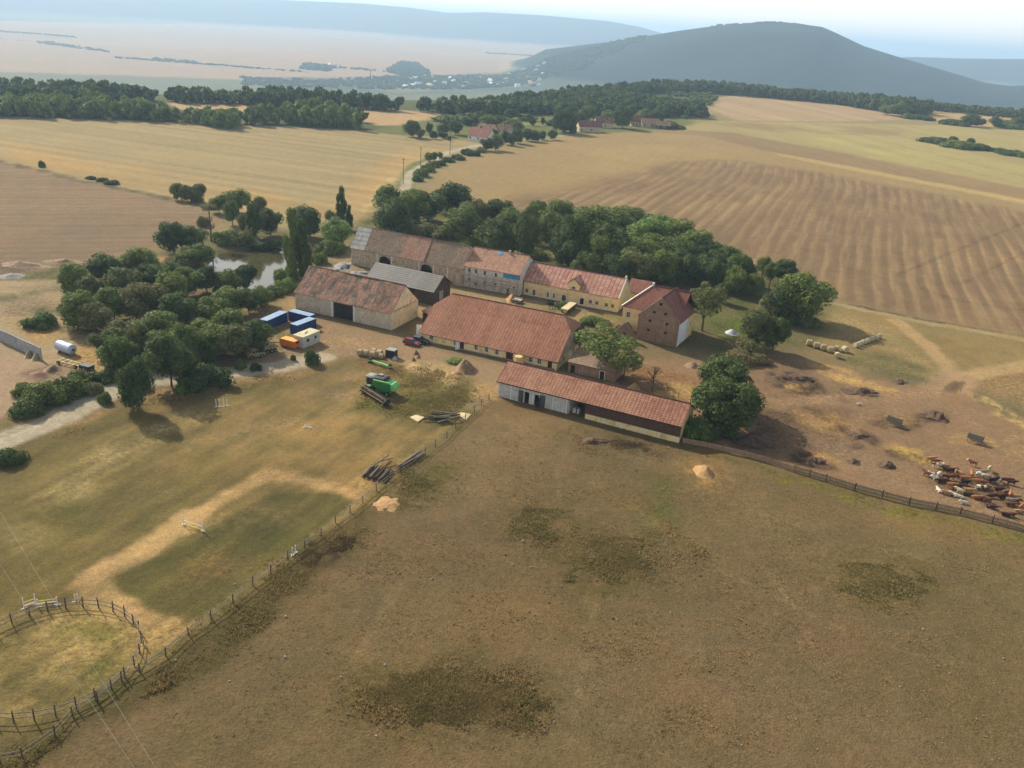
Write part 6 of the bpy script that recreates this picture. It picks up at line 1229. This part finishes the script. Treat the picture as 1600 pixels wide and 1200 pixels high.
e=empty('dark_cart','dark rusty cart at the bushes beside the pale chassis','cart',at(136,578),R(-20)); mb=MB(); mb.box(-1.4,1.4,-.8,.8,.5,1.2); mb.build('body','dark_sheet',e)
for x in (-.8,.8): wheel(e,x,-.85,.4,.2); wheel(e,x,.85,.4,.2)
# --- logs ---------------------------------------------------------------------------------------------
def log(par,p,q,r,m='log_grey'): mb=MB(); mb.tube([p,q],[r,r*.85],8); return mb.build('log',m,par)
e=empty('log_stack','stack of dark logs by the rail fence, butts facing the camera','log stack',at(583,749),0); o0=P(583,749)
for i in range(9):
    a=P(566+i*4.2,746+i*1.0)-o0; b=P(583+i*3.9,727+i*1.4)-o0; log(e,(a[0],a[1],.25+.3*(i%2)),(b[0],b[1],.25+.3*(i%2)),.2,'log_dark' if i%3 else 'log_grey')
for k,(a_,b_) in enumerate((((580,736),(607,716)),((590,728),(614,722)))): a=P(*a_)-o0; b=P(*b_)-o0; log(e,(a[0],a[1],.75+.1*k),(b[0],b[1],.7+.1*k),.14)
e=empty('log_row','long pale poles stacked along the rail fence','log stack',at(640,720),0); o0=P(640,720)
for i in range(6): a=P(618+i*2.5,733-i*.8)-o0; b=P(654+i*2,705+i*1.3)-o0; log(e,(a[0],a[1],.2+.16*(i%3)),(b[0],b[1],.2+.16*(i%3)),.13)
e=empty('log_pile','tangled heap of grey trunks and branches between two pale slabs','log pile',at(692,655),0); rs=random.Random(4)
for i in range(13): a=rs.uniform(-.5,.6); l=rs.uniform(1.4,2.8); x,y=rs.uniform(-1.6,1.4),rs.uniform(-1.3,1.6); z=.25+rs.random()*.7; log(e,(x-math.cos(a)*l,y-math.sin(a)*l,z),(x+math.cos(a)*l,y+math.sin(a)*l,z+rs.uniform(-.1,.5)),rs.uniform(.1,.22),'log_grey' if i%3 else 'log_dark')
def slab(pts,label):
    o0=P(*pts[0]); e=[P(*p)-o0 for p in pts]; mb=MB(); mb.add([(p[0],p[1],.18) for p in e]+[(p[0],p[1],-.05) for p in e],[(3,2,1,0),(4,5,6,7)]+[(i,(i+1)%4,(i+1)%4+4,i+4) for i in range(4)]); o=mb.build('slab','slab'); o.location=(o0[0],o0[1],0); tag(o,label,'slab')
slab([(640,653),(650,649),(663,653),(653,660)],'pale flat slab left of the tangled log pile'); slab([(712,648),(722,645.5),(736,648),(728,657)],'pale flat slab right of the tangled log pile')
# --- feeders --------------------------------------------------------------------------------------------
for (x,y,lab) in ((1397,663,'hay feeder with sloping dark roof, left one in the cattle yard'),(1523,690,'hay feeder with sloping dark roof, nearer the herd')):
    e=empty('hay_feeder',lab,'feeder',at(x,y),R(-35)); e.scale=(.82,.82,.85)
    for px_ in (-1.6,1.6):
        for py_ in (-1.2,1.2): mb=MB(); mb.box(px_-.06,px_+.06,py_-.06,py_+.06,-.1,1.5+ (0.4 if py_>0 else -.1)); mb.build('post','fence_grey',e)
    mb=MB(); mb.add([(-1.9,-1.6,1.25),(1.9,-1.6,1.25),(1.9,.2,1.75),(-1.9,.2,1.75),(-1.9,-1.6,1.19),(1.9,-1.6,1.19),(1.9,.2,1.69),(-1.9,.2,1.69)],[(0,1,2,3),(7,6,5,4),(0,4,5,1),(1,5,6,2),(2,6,7,3),(3,7,4,0)]); mb.build('roof','dark_sheet',e)
    for k in range(9): mb=MB(); q=-1.5+k*.375; mb.box(q-.04,q+.04,1.18,1.25,.1,1.3); mb.build('bar','fence_grey',e)
    mb=MB(); mb.box(-1.4,1.4,.3,1.1,0,.9); mb.build('hay','hay',e)
# --- jumps -------------------------------------------------------------------------------------------------
def stand(par,x,y,h=1.6): 
    mb=MB(); mb.box(x-.05,x+.05,y-.05,y+.05,0,h); mb.box(x-.4,x+.4,y-.04,y+.04,0,.09); mb.box(x-.04,x+.04,y-.3,y+.3,.09,.17); mb.build('stand','white_plain',par)
def jump(a,b,label,poles=((.15,'yellow_paint'),(.75,'white_plain')),h=1.7):
    L=dist(a,b); e=empty('show_jump',label,'show jump',at(*a),ang(a,b)); stand(e,0,0,h); stand(e,L,0,h)
    for z,m_ in poles: mb=MB(); mb.tube([(.05,.1,z),(L-.05,.1,z)],.055,6); mb.build('pole',m_,e)
jump((287,820),(317,830),'white show jump with yellow and white pole on the sandy track')
jump((338,636),(343,635.5),'pair of white jump stands standing in tree shade, left',poles=(),h=1.7); jump((350,635),(355,634.5),'pair of white jump stands standing in tree shade, right',poles=(),h=1.7)
jump((457,868),(462,864),'white jump stand beside the rail fence',poles=((.3,'white_plain'),),h=1.4)
jump((38,951),(56,945),'white jump with yellow pole stored by the round pen, left',((.9,'yellow_paint'),(.4,'white_plain'),(.2,'car_red'))); jump((60,949),(90,945),'white jump with yellow pole stored by the round pen, right',((.9,'yellow_paint'),(.5,'white_plain'),(.25,'car_red')),1.3)
jump((476,668),(485,669),'fallen white jump pieces in the middle of the lawn',((.15,'white_plain'),),.7); jump((118,940),(122,939),'small white stand at the top of the round pen',(),1.2)
# --- fences ---------------------------------------------------------------------------------------------------
DF=[(-30,1210),(0,1192),(36,1185),(86,1150),(114,1120),(153,1095),(190,1065),(219,1050),(259,1025),(295,993),(330,967),(364,942),(395,914),(423,895),(450,873),(476,856),(502,838),(524,817),(547,801),(567,785),(588,767),(607,752),(626,738),(646,725),(664,710),(680,698),(698,684),(712,669),(727,657),(741,645),(752,633),(764,624)]
def rail_fence(pts,label,hp=1.45,rails=((.55,.05),(1.1,.05)),pm='fence_wood',rm='fence_grey',close=False,world=False,name='rail_fence',r=.09):
    W_=[np.array(p) if world else P(*p) for p in pts]; o0=W_[0]; e=empty(name,label,'fence',(o0[0],o0[1],0)); rs=random.Random(len(pts)); n=len(W_)
    for p in W_: q=p-o0; mb=MB(); lx,ly=rs.uniform(-.06,.06),rs.uniform(-.06,.06); mb.tube([(q[0],q[1],-.3),(q[0]+lx,q[1]+ly,hp*rs.uniform(.92,1.1))],[r,r*.85],6); mb.build('post',pm,e)
    for i in range(n if close else n-1):
        a,b=W_[i]-o0,W_[(i+1)%n]-o0
        for z,rr in rails: mb=MB(); mb.tube([(a[0],a[1],z+rs.uniform(-.04,.04)),(b[0],b[1],z+rs.uniform(-.04,.04))],rr,5); mb.build('rail',rm,e)
    return e
rail_fence(DF,'long grey pole fence running diagonally between lawn and pasture')
pen=[(40,965),(80,953),(118,950),(155,954),(186,960),(207,975),(219,994),(224,1016)]; low=[(152,1090),(112,1115),(66,1125),(21,1125)]
Wp=[P(*p)[:2] for p in pen+low]; A_=np.array([[2*x,2*y,1] for x,y in Wp]); bb_=np.array([x*x+y*y for x,y in Wp]); s_=np.linalg.lstsq(A_,bb_,rcond=None)[0]; pc=s_[:2]; pr=math.sqrt(s_[2]+pc@pc)
angs=np.linspace(0,2*math.pi,30,endpoint=False); ring=[np.array([pc[0]+pr*math.cos(a),pc[1]+pr*math.sin(a),0]) for a in angs]
rail_fence(ring,'round riding pen fenced with dark posts and two grey rails',hp=1.7,rails=((.65,.06),(1.3,.06)),close=True,world=True,name='round_pen')
print('PEN',pc,pr)
rail_fence([(716,598),(731,602),(743,612),(749,625),(752,636)],'low thin fence curving round the weedy corner before the shed',hp=1.0,rails=((.8,.03),),rm='fence_wood',r=.05)
rail_fence([(1335,578),(1362,584),(1390,591),(1418,597),(1446,603),(1476,609)],'thin wire fence along the upper edge of the cattle yard',hp=1.3,rails=((.5,.012),(1.1,.012)),r=.05)
rail_fence([(1500,613),(1522,622),(1545,632),(1568,643),(1590,655),(1612,668),(1640,684)],'thin wire fence bending down the right edge of the cattle yard',hp=1.3,rails=((.5,.012),(1.1,.012)),r=.05)
rail_fence([(1022,607),(1042,614),(1060,622),(1078,632),(1094,640)],'small dark rail fence behind the right end of the shed',hp=1.3,rails=((.5,.04),(1.1,.04)),rm='fence_wood')
# plank fence: tan boards first, then close pickets
PF=[(1066,692),(1100,698),(1165,713),(1203,724),(1240,737),(1290,752),(1335,766),(1378,777),(1420,788),(1462,796),(1500,804),(1550,817),(1600,831),(1660,848),(1720,868)]
Wf=[P(*p) for p in PF]; 
e=empty('board_fence','fence of tan horizontal boards between dark posts beside the big trees','fence',tuple(Wf[0]),0); o0=Wf[0]
for i in range(4):
    a,b=Wf[i]-o0,Wf[i+1]-o0; L=np.hypot(*(b-a)[:2]); k=max(1,int(L/3.2))
    for j in range(k):
        p=a+(b-a)*j/k; q=a+(b-a)*(j+1)/k; mb=MB(); mb.box(p[0]-.1,p[0]+.1,p[1]-.1,p[1]+.1,-.2,1.5); mb.build('post','fence_wood',e)
        for z in (.25,.62,.99): mb=MB(); mb.beam((p[0],p[1]-.14,z),(q[0],q[1]-.14,z),.04,.32); mb.build('board','fence_tan',e)
e=empty('picket_fence','long weathered picket fence crossing the pasture below the herd','fence',tuple(Wf[4]),0); o0=Wf[4]; npk=0; stuff=MB(); rs=random.Random(8)
for i in range(4,len(Wf)-1):
    a,b=Wf[i]-o0,Wf[i+1]-o0; L=np.hypot(*(b-a)[:2]); d=(b-a)/L; nrm=np.array([d[1],-d[0],0]); k=int(L/.21)
    for z in (.4,1.05): mb=MB(); mb.beam((a[0],a[1],z),(b[0],b[1],z),.06,.1); mb.build('rail','fence_wood',e)
    m_=max(1,int(L/2.7))
    for j in range(m_): p=a+(b-a)*j/m_; mb=MB(); mb.box(p[0]-.09,p[0]+.09,p[1]-.09,p[1]+.09,-.2,1.55); mb.build('post','fence_wood',e)
    for j in range(k):
        p=a+(b-a)*(j+.5)/k+nrm*.06; h=1.35+rs.uniform(-.08,.06); q=p+np.array([rs.uniform(-.03,.03),rs.uniform(-.03,.03),0])
        if npk<300 and j%1==0 and 6<=i<=12: mb=MB(); mb.beam((p[0],p[1],.05),(q[0],q[1],h),.12,.025,up=tuple(nrm)); mb.build('picket','picket',e); npk+=1
        else: stuff.beam((p[0],p[1],.05),(q[0],q[1],h),.12,.025,up=tuple(nrm))
o=stuff.build('pickets','picket',e); o['kind']='stuff'
# --- poles and wires --------------------------------------------------------------------------------------------
def pole(px,py,h,label,arm=True):
    e=empty('utility_pole',label,'utility pole',at(px,py),.6); mb=MB(); mb.tube([(0,0,-.5),(0,0,h)],[.18,.12],7); mb.build('pole','bark',e)
    if arm: mb=MB(); mb.box(-.9,.9,-.06,.06,h-.7,h-.55); mb.build('crossarm','bark',e)
pole(630,287,12,'wooden utility pole on the road verge, nearest of the line'); pole(657,266,12,'wooden utility pole on the road verge, middle of the line'); pole(703,241,13,'wooden utility pole in the field near the hamlet, farthest of the line'); pole(1187,448,7,'thin pole among the row of trees at the ploughed field',False)
def wire(a,b,za,zb,label):
    p,q=P(*a,za),P(*b,zb); d=q-p; p=p-d*.6; q=q+d*.6; mb=MB(); pts=[]
    for t in np.linspace(0,1,15): v=p+(q-p)*t; v[2]=za+(zb-za)*t-1.2*(1-(2*t-1)**2)*1+1.; pts.append(tuple(v-p))
    mb.tube(pts,.013,4); o=mb.build('overhead_wire','steel'); o.location=tuple(p); tag(o,label,'wire','overhead wires crossing the lower left corner'); return p,q
w1=wire((0,882),(210,1200),7.5,7.5,'overhead wire crossing the round pen, left of the pair'); w2=wire((15,825),(243,1200),7.5,7.5,'overhead wire crossing the round pen, right of the pair')
for k in (0,1):
    p=(w1[k]+w2[k])/2; d=w2[k]-w1[k]; rz=math.atan2(d[1],d[0]); e=empty('utility_pole','utility pole carrying the wire pair %s'%('beyond the left picture edge' if k==0 else 'below the picture'),'utility pole',(p[0],p[1],0),rz); mb=MB(); mb.tube([(0,0,-.5),(0,0,9)],[.17,.12],7); mb.build('pole','bark',e); mb=MB(); h=np.hypot(*d[:2])/2+.2; mb.box(-h,h,-.07,.07,8.3,8.45); mb.build('crossarm','bark',e)
# far mast and village in the valley
e=empty('lattice_mast','thin far mast rising above the valley trees','mast',(*P(579,137,VZ)[:2],VZ),0); mb=MB(); mb.tube([(0,0,0),(0,0,55)],[2.2,.8],4); mb.build('mast','fence_grey',e)
VH=[]
for m_ in ('white_plain','plaster_cream','roof_old_red'):
    mb=MB(); mb.prism([(-6,0),(6,0),(6,5),(0,9),(-6,5)],-7,7); o=mb.build('x',m_); VH.append(o.data); bpy.data.objects.remove(o)
rs=np.random.RandomState(5); k=0
for x0,x1,y0,y1,n_ in ((620,850,118,138,46),(470,540,100,110,6),(1000,1100,84,90,8),(860,1000,84,92,8)):
    for i in range(n_):
        x,y=rs.uniform(x0,x1),rs.uniform(y0,y1); p=P(x,y,VZ); z=float(terrain_z(np.array([p[0]]),np.array([p[1]]))[0]); vk=int(rs.choice([0,0,1,2])); o=link('village_house',VH[vk]); o.location=(p[0],p[1],z-.5); o.rotation_euler=(0,0,rs.uniform(0,3.1)); s=rs.uniform(.8,1.4); o.scale=(s,s,s)
        tag(o,'tiny %s house scattered among trees down in the hazy valley'%('white','cream','brick-red')[vk],'house','tiny %s houses of the far valley'%('white','cream','brick-red')[vk]); 
# --- cattle -----------------------------------------------------------------------------------------------------
COWC={'tan':((178,135,93),(155,114,76)),'orange':((169,110,69),(145,91,56)),'brown':((119,75,51),(96,59,41)),'dark brown':((75,46,35),(55,36,28)),'black':((37,31,28),(28,23,22)),'white':((215,206,188),(195,185,165)),'cream':((204,184,145),(182,161,121)),'grey':((142,131,118),(117,106,94)),'red-brown':((91,49,38),(74,39,31))}
for k,(c1,c2) in COWC.items(): mat('cow_'+k,c1,c2,1.3,rough=.8,bm=0)
for k,(a_,b_) in {'pied':((226,214,190),(96,52,36)),'white-faced':((134,76,44),(220,206,180))}.items():
    m,n,l,b=newmat('cow_'+k); tc=n.new('ShaderNodeTexCoord').outputs['Object']
    if k=='pied': f=ramp(n,l,noise(n,l,tc,1.4,1,.4),[(.47,g(0)),(.5,g(1))])
    else: sp=n.new('ShaderNodeSeparateXYZ'); l.new(tc,sp.inputs[0]); f=ramp(n,l,sp.outputs[0],[(.0,g(0)),(1.,g(1))]); mr=n.new('ShaderNodeMath'); mr.operation='GREATER_THAN'; mr.inputs[1].default_value=1.12; l.new(sp.outputs[0],mr.inputs[0]); f=mr.outputs[0]
    l.new(mixc(n,l,f,tuple(lin(a_)),tuple(lin(b_))),b.inputs['Base Color']); b.inputs['Roughness'].default_value=.8
def animal(kind,pose):
    """one continuous body grown from a jointed skeleton"""
    me=bpy.data.meshes.new(kind); V=[];E=[];Rr=[]
    def v(p,r): V.append(p); Rr.append(r); return len(V)-1
    def chain(i,ps):
        for p,r in ps: j=v(p,r); E.append((i,j)); i=j
        return i
    lie=pose=='lying'; hz=.62 if lie else 1.05; horse=kind=='horse'; ll=1.15 if horse else 1.
    hz*=ll; pel=v((-.62,0,hz+.02),(.27,.3)); bel=v((-.1,0,hz-.06),(.34,.38)); E.append((pel,bel)); ch=v((.5,0,hz-.02),(.27,.37)); E.append((bel,ch))
    if pose=='grazing': nk=[((.86,0,hz-.05),(.17,.22)),((1.15,0,hz-.45),(.13,.15)),((1.3,0,hz-.72),(.11,.12)),((1.42,0,hz-.92),(.08,.08))]
    elif horse: nk=[((.82,0,hz+.3),(.13,.22)),((1.05,0,hz+.62),(.1,.15)),((1.25,0,hz+.6),(.1,.12)),((1.5,0,hz+.38),(.07,.07))]
    else: nk=[((.85,0,hz+.12),(.17,.24)),((1.1,0,hz+.27),(.13,.16)),((1.3,0,hz+.2),(.12,.13)),((1.5,0,hz+.02),(.08,.085))]
    chain(ch,nk[:1]); k=len(V)-1; h1=chain(k,nk[1:2]); chain(h1,nk[2:])
    for s in (-1,1): chain(h1,[((nk[1][0][0]-.02,s*.2,nk[1][0][2]+(.1 if not horse else .2)),(.035,.05)),((nk[1][0][0]-.05,s*.3,nk[1][0][2]+(.09 if not horse else .3)),(.02,.03))])
    chain(pel,[((-.88,0,hz+.05),(.08,.08)),((-.98,0,hz-.25),(.03,.03)),((-1.0,0,max(.12,hz-.65)),(.035,.05))])
    for s in (-1,1):
        if lie: chain(ch,[((.6,s*.22,.3),(.12,.12)),((.85,s*.28,.12),(.06,.06)),((.6,s*.3,.08),(.05,.05))]); chain(pel,[((-.45,s*.3,.32),(.18,.18)),((-.15,s*.42,.12),(.08,.08)),((-.45,s*.45,.08),(.05,.05))])
        else:
            chain(ch,[((.52,s*.19,hz-.38),(.13,.14)),((.54,s*.2,.45*ll),(.075,.08)),((.52,s*.2,.12),(.05,.05)),((.56,s*.2,.04),(.06,.06))])
            chain(pel,[((-.58,s*.2,hz-.3),(.15,.19)),((-.5,s*.21,.68*ll),(.1,.11)),((-.76,s*.21,.46*ll),(.06,.065)),((-.72,s*.21,.1),(.045,.045)),((-.68,s*.21,.04),(.06,.06))])
    me.from_pydata(V,E,[]); o=bpy.data.objects.new('tmp',me); COL.objects.link(o); md=o.modifiers.new('s','SKIN'); 
    for d,r in zip(me.skin_vertices[0].data,Rr): d.radius=r
    me.skin_vertices[0].data[0].use_root=True; sb=o.modifiers.new('b','SUBSURF'); sb.levels=1; sb.render_levels=1
    dg=bpy.context.evaluated_depsgraph_get(); m2=bpy.data.meshes.new_from_object(o.evaluated_get(dg)); bpy.data.objects.remove(o); m2.shade_smooth(); m2.name=kind
    return m2
AM={p:animal('cow',p) for p in ('standing','grazing','lying')}; 
def skin(me,m_): 
    c=me.copy(); c.materials.clear(); c.materials.append(MATS['cow_'+m_]); return c
SK={}
herd=[(280,250,'tan','standing',20),(345,275,'brown','standing',-10),(370,330,'pied','standing',0),(490,345,'tan','standing',190),(500,400,'dark brown','standing',170),(560,400,'dark brown','standing',10),(235,445,'brown','standing',150),(310,455,'pied','standing',180),(395,455,'white','standing',250),(355,505,'pied','standing',200),(430,535,'dark brown','lying',10),(490,480,'red-brown','standing',0),(560,490,'brown','standing',30),(560,600,'orange','standing',5),(620,430,'brown','standing',80),(690,450,'tan','standing',160),(735,500,'orange','standing',-5),(740,560,'black','standing',10),(850,300,'white-faced','standing',170),(1070,370,'cream','standing',250),(830,450,'orange','standing',90),(970,425,'grey','standing',10),(925,450,'white','standing',240),(990,470,'white','standing',200),(1040,495,'cream','standing',210),(890,545,'orange','standing',0),(960,560,'brown','standing',-20),(1120,535,'black','standing',30),(1210,530,'grey','standing',260),(1290,535,'red-brown','standing',0),(1370,560,'dark brown','standing',10),(680,675,'cream','standing',160),(790,675,'tan','standing',0),(770,715,'dark brown','lying',0),(520,705,'tan','lying',180),(600,720,'white','lying',150),(680,745,'white','lying',170),(740,825,'white','lying',190),(890,760,'orange','lying',10),(970,770,'brown','lying',0),(1050,800,'brown','standing',20),(1080,880,'dark brown','lying',-20),(1125,885,'white','lying',200),(1280,985,'dark brown','lying',-15),(1350,985,'brown','lying',0),(1180,715,'brown','lying',0),(1230,745,'dark brown','lying',20),(1345,720,'orange','standing',80),(1390,745,'tan','lying',0),(1350,810,'grey','standing',10),(1340,850,'brown','lying',0),(1410,800,'dark brown','lying',10),(1500,880,'orange','standing',60),(1460,945,'tan','lying',0),(1530,930,'red-brown','lying',20),(1190,645,'dark brown','lying',0),(930,625,'pied','lying',0),(400,665,'white','lying',120),(1270,695,'brown','lying',30),(1090,740,'dark brown','lying',20),(640,620,'dark brown','standing',10),(1000,620,'brown','lying',0)]
hp=[]
for (x,y,c_,po,rz) in herd: hp.append((1420+x/8.572,690+y/8.572+ (1.5 if po=='standing' else 0),c_,po,rz))
hp.sort(key=lambda t:t[1]); rowsz=13
for r_ in range(0,len(hp),rowsz):
    row=sorted(hp[r_:r_+rowsz]); rn=('back','second','middle','fourth','front')[min(4,r_//rowsz)]
    for i,(x,y,c_,po,rz) in enumerate(row):
        if (c_,po) not in SK: SK[(c_,po)]=skin(AM[po],c_)
        o=link('cow',SK[(c_,po)]); p=at(x,y+1.2); s=random.Random(int(x*31)).uniform(.92,1.12)*(0.72 if c_=='white' and po=='lying' else .86); o.location=(p[0],p[1],0); o.rotation_euler=(0,0,R(rz-20)); o.scale=(s,s,s)
        tag(o,'%s cow %s in the %s row of the herd, %s from left'%(c_,po,rn,ORD[i]),'cow','herd of cattle by the picket fence')
o=link('cow',skin(AM['lying'],'white')); o.location=at(1341,633); o.scale=(.6,.6,.6); tag(o,'tiny pale calf lying alone in the middle of the yard','calf')
hm_=animal('horse','standing'); mat('cow_bay',(66,40,30),(46,28,22),1.,bm=0); o=link('horse',skin(hm_,'bay')); o.location=at(840,639); o.rotation_euler=(0,0,R(80)); tag(o,'dark brown horse standing at the open shed door','horse')
def stones():
    rs=np.random.RandomState(3); mb=MB(); iv,if_=ico()
    for i in range(60):
        p=P(rs.uniform(250,1600),rs.uniform(700,1190)); r=rs.uniform(.05,.16); v=iv*r*rs.uniform(.7,1.2,(12,1))*np.array([1.2,1,.6])+np.array([p[0],p[1],.12]); mb.add(v,[tuple(f) for f in if_])
    o=mb.build('stones','concrete'); tag(o,'small pale stones scattered over the pasture','stones',kind='stuff')
    mb=MB()
    for i in range(80):
        p=P(rs.uniform(700,1250),rs.uniform(640,1000)); r=rs.uniform(.1,.22); v=iv*r*rs.uniform(.7,1.2,(12,1))*np.array([1.3,1.1,.35])+np.array([p[0],p[1],.1]); mb.add(v,[tuple(f) for f in if_])
    o=mb.build('cow_pats','dung'); tag(o,'dark dung spots scattered over the pasture','dung',kind='stuff')
stones()
# --- weeds: tufts of tall dry grass and weeds where the photo shows rough ground -------------------------------
def tufts(name,areas,m,label,n,h=(.08,.22),seed=0,dn=.5):
    rs=np.random.RandomState(seed); pts=[]; tot=sum(a[1] for a in areas)
    for pl,w in areas:
        W_=PP(pl); x0,x1=min(p[0] for p in W_),max(p[0] for p in W_); y0,y1=min(p[1] for p in W_),max(p[1] for p in W_); X=rs.uniform(x0,x1,int(n*w/tot*3)); Y=rs.uniform(y0,y1,len(X)); k=(sdf(X,Y,W_)+fbm(X,Y,7,4,2)*14<0)&(rs.rand(len(X))<np.clip(dn+(fbm(X,Y,5,4,seed+5))*1.5-np.clip((sdf(X,Y,W_)+5)/12,0,.75),0,1)); pts.append(np.c_[X[k],Y[k]])
    p=np.concatenate(pts)[:n*2]; N_=len(p); B=5; hh=rs.uniform(h[0],h[1],N_)*(1+fbm(p[:,0],p[:,1],4,2,9)*2.2); base=np.c_[p,near_z(p[:,0],p[:,1])]
    base=np.repeat(base,B,0); hh=np.repeat(hh,B)*rs.uniform(.6,1.2,N_*B); a=rs.rand(N_*B)*6.28; r=rs.uniform(.0,.3,N_*B)*np.repeat(rs.uniform(.5,1.3,N_),B); c,s=np.cos(a),np.sin(a)
    b=base+np.c_[c*r,s*r,0*r]; w=.035+.05*rs.rand(N_*B); tp=b+np.c_[c*hh*.5,s*hh*.5,hh]
    V=np.stack([b+np.c_[-s*w,c*w,0*w-.03],b+np.c_[s*w,-c*w,0*w-.03],tp+np.c_[s*w*.5,-c*w*.5,0*w],tp+np.c_[-s*w*.5,c*w*.5,0*w]],1).reshape(-1,3); F=np.arange(len(V)).reshape(-1,4)
    o=link(name,npmesh(name,V,F,m)); tag(o,label,name.replace('_',' '),kind='stuff'); print(name,N_)
leafmat('weed_green',(150,136,84),(128,120,68),(158,136,90)); leafmat('weed_dry',(184,156,106),(160,134,90),(146,126,82)); leafmat('weed_dark',(120,92,70),(104,84,60),(124,106,72))
strip=[(566,797),(430,887),(300,987),(225,1055),(120,1125),(0,1200),(0,1235),(60,1195),(151,1142),(252,1099),(328,1048),(444,950),(520,880),(600,812)]
tufts('weeds',[(ell(960,880,80,42),2),(ell(990,880,30,20),1),(ell(1380,920,100,38,8),1.6),(ell(700,1095,160,52),4),(strip,5),([(560,600),(620,615),(660,575),(750,598),(755,640),(700,665),(640,655),(560,640)],2),([(570,745),(660,722),(700,740),(690,780),(620,800)],1.2),(ell(850,830,55,36),1),([(70,684),(200,632),(330,606),(430,590),(500,578),(500,586),(330,618),(200,648),(70,702)],1.6)],'weed_green','green-brown weeds growing in rough patches of the pasture and along the fence',52000,seed=1)
tufts('dry_grass',[(strip,3),(ell(700,1095,190,70),2),([(870,665),(980,690),(1050,700),(1040,720),(900,700)],1.5),([(70,684),(200,632),(330,606),(430,590),(500,578),(500,586),(330,618),(200,648),(70,702)],2),([(1200,745),(1420,795),(1600,842),(1600,850),(1400,808),(1220,752)],1.2),(ell(1000,870,120,60),1),([(30,490),(200,520),(200,560),(80,520)],1),([(560,560),(660,570),(750,600),(740,620),(600,600)],1)],'weed_dry','tall dry straw-coloured grass in the rough patches',34000,seed=2)
tufts('dock_weeds',[([(470,872),(540,838),(548,862),(480,892)],2),([(900,672),(1000,690),(1030,705),(930,700)],2),(strip,1.)],'weed_dark','dark brown dead dock weeds beside the rail fence',5000,seed=3)
tufts('grass_tufts',[([(0,1200),(230,1060),(560,810),(700,700),(780,640),(1060,700),(1250,760),(1600,860),(1600,1200)],1)],'weed_dry','short dry grass tufts all over the grazed pasture',26000,h=(.05,.13),seed=6,dn=.3)
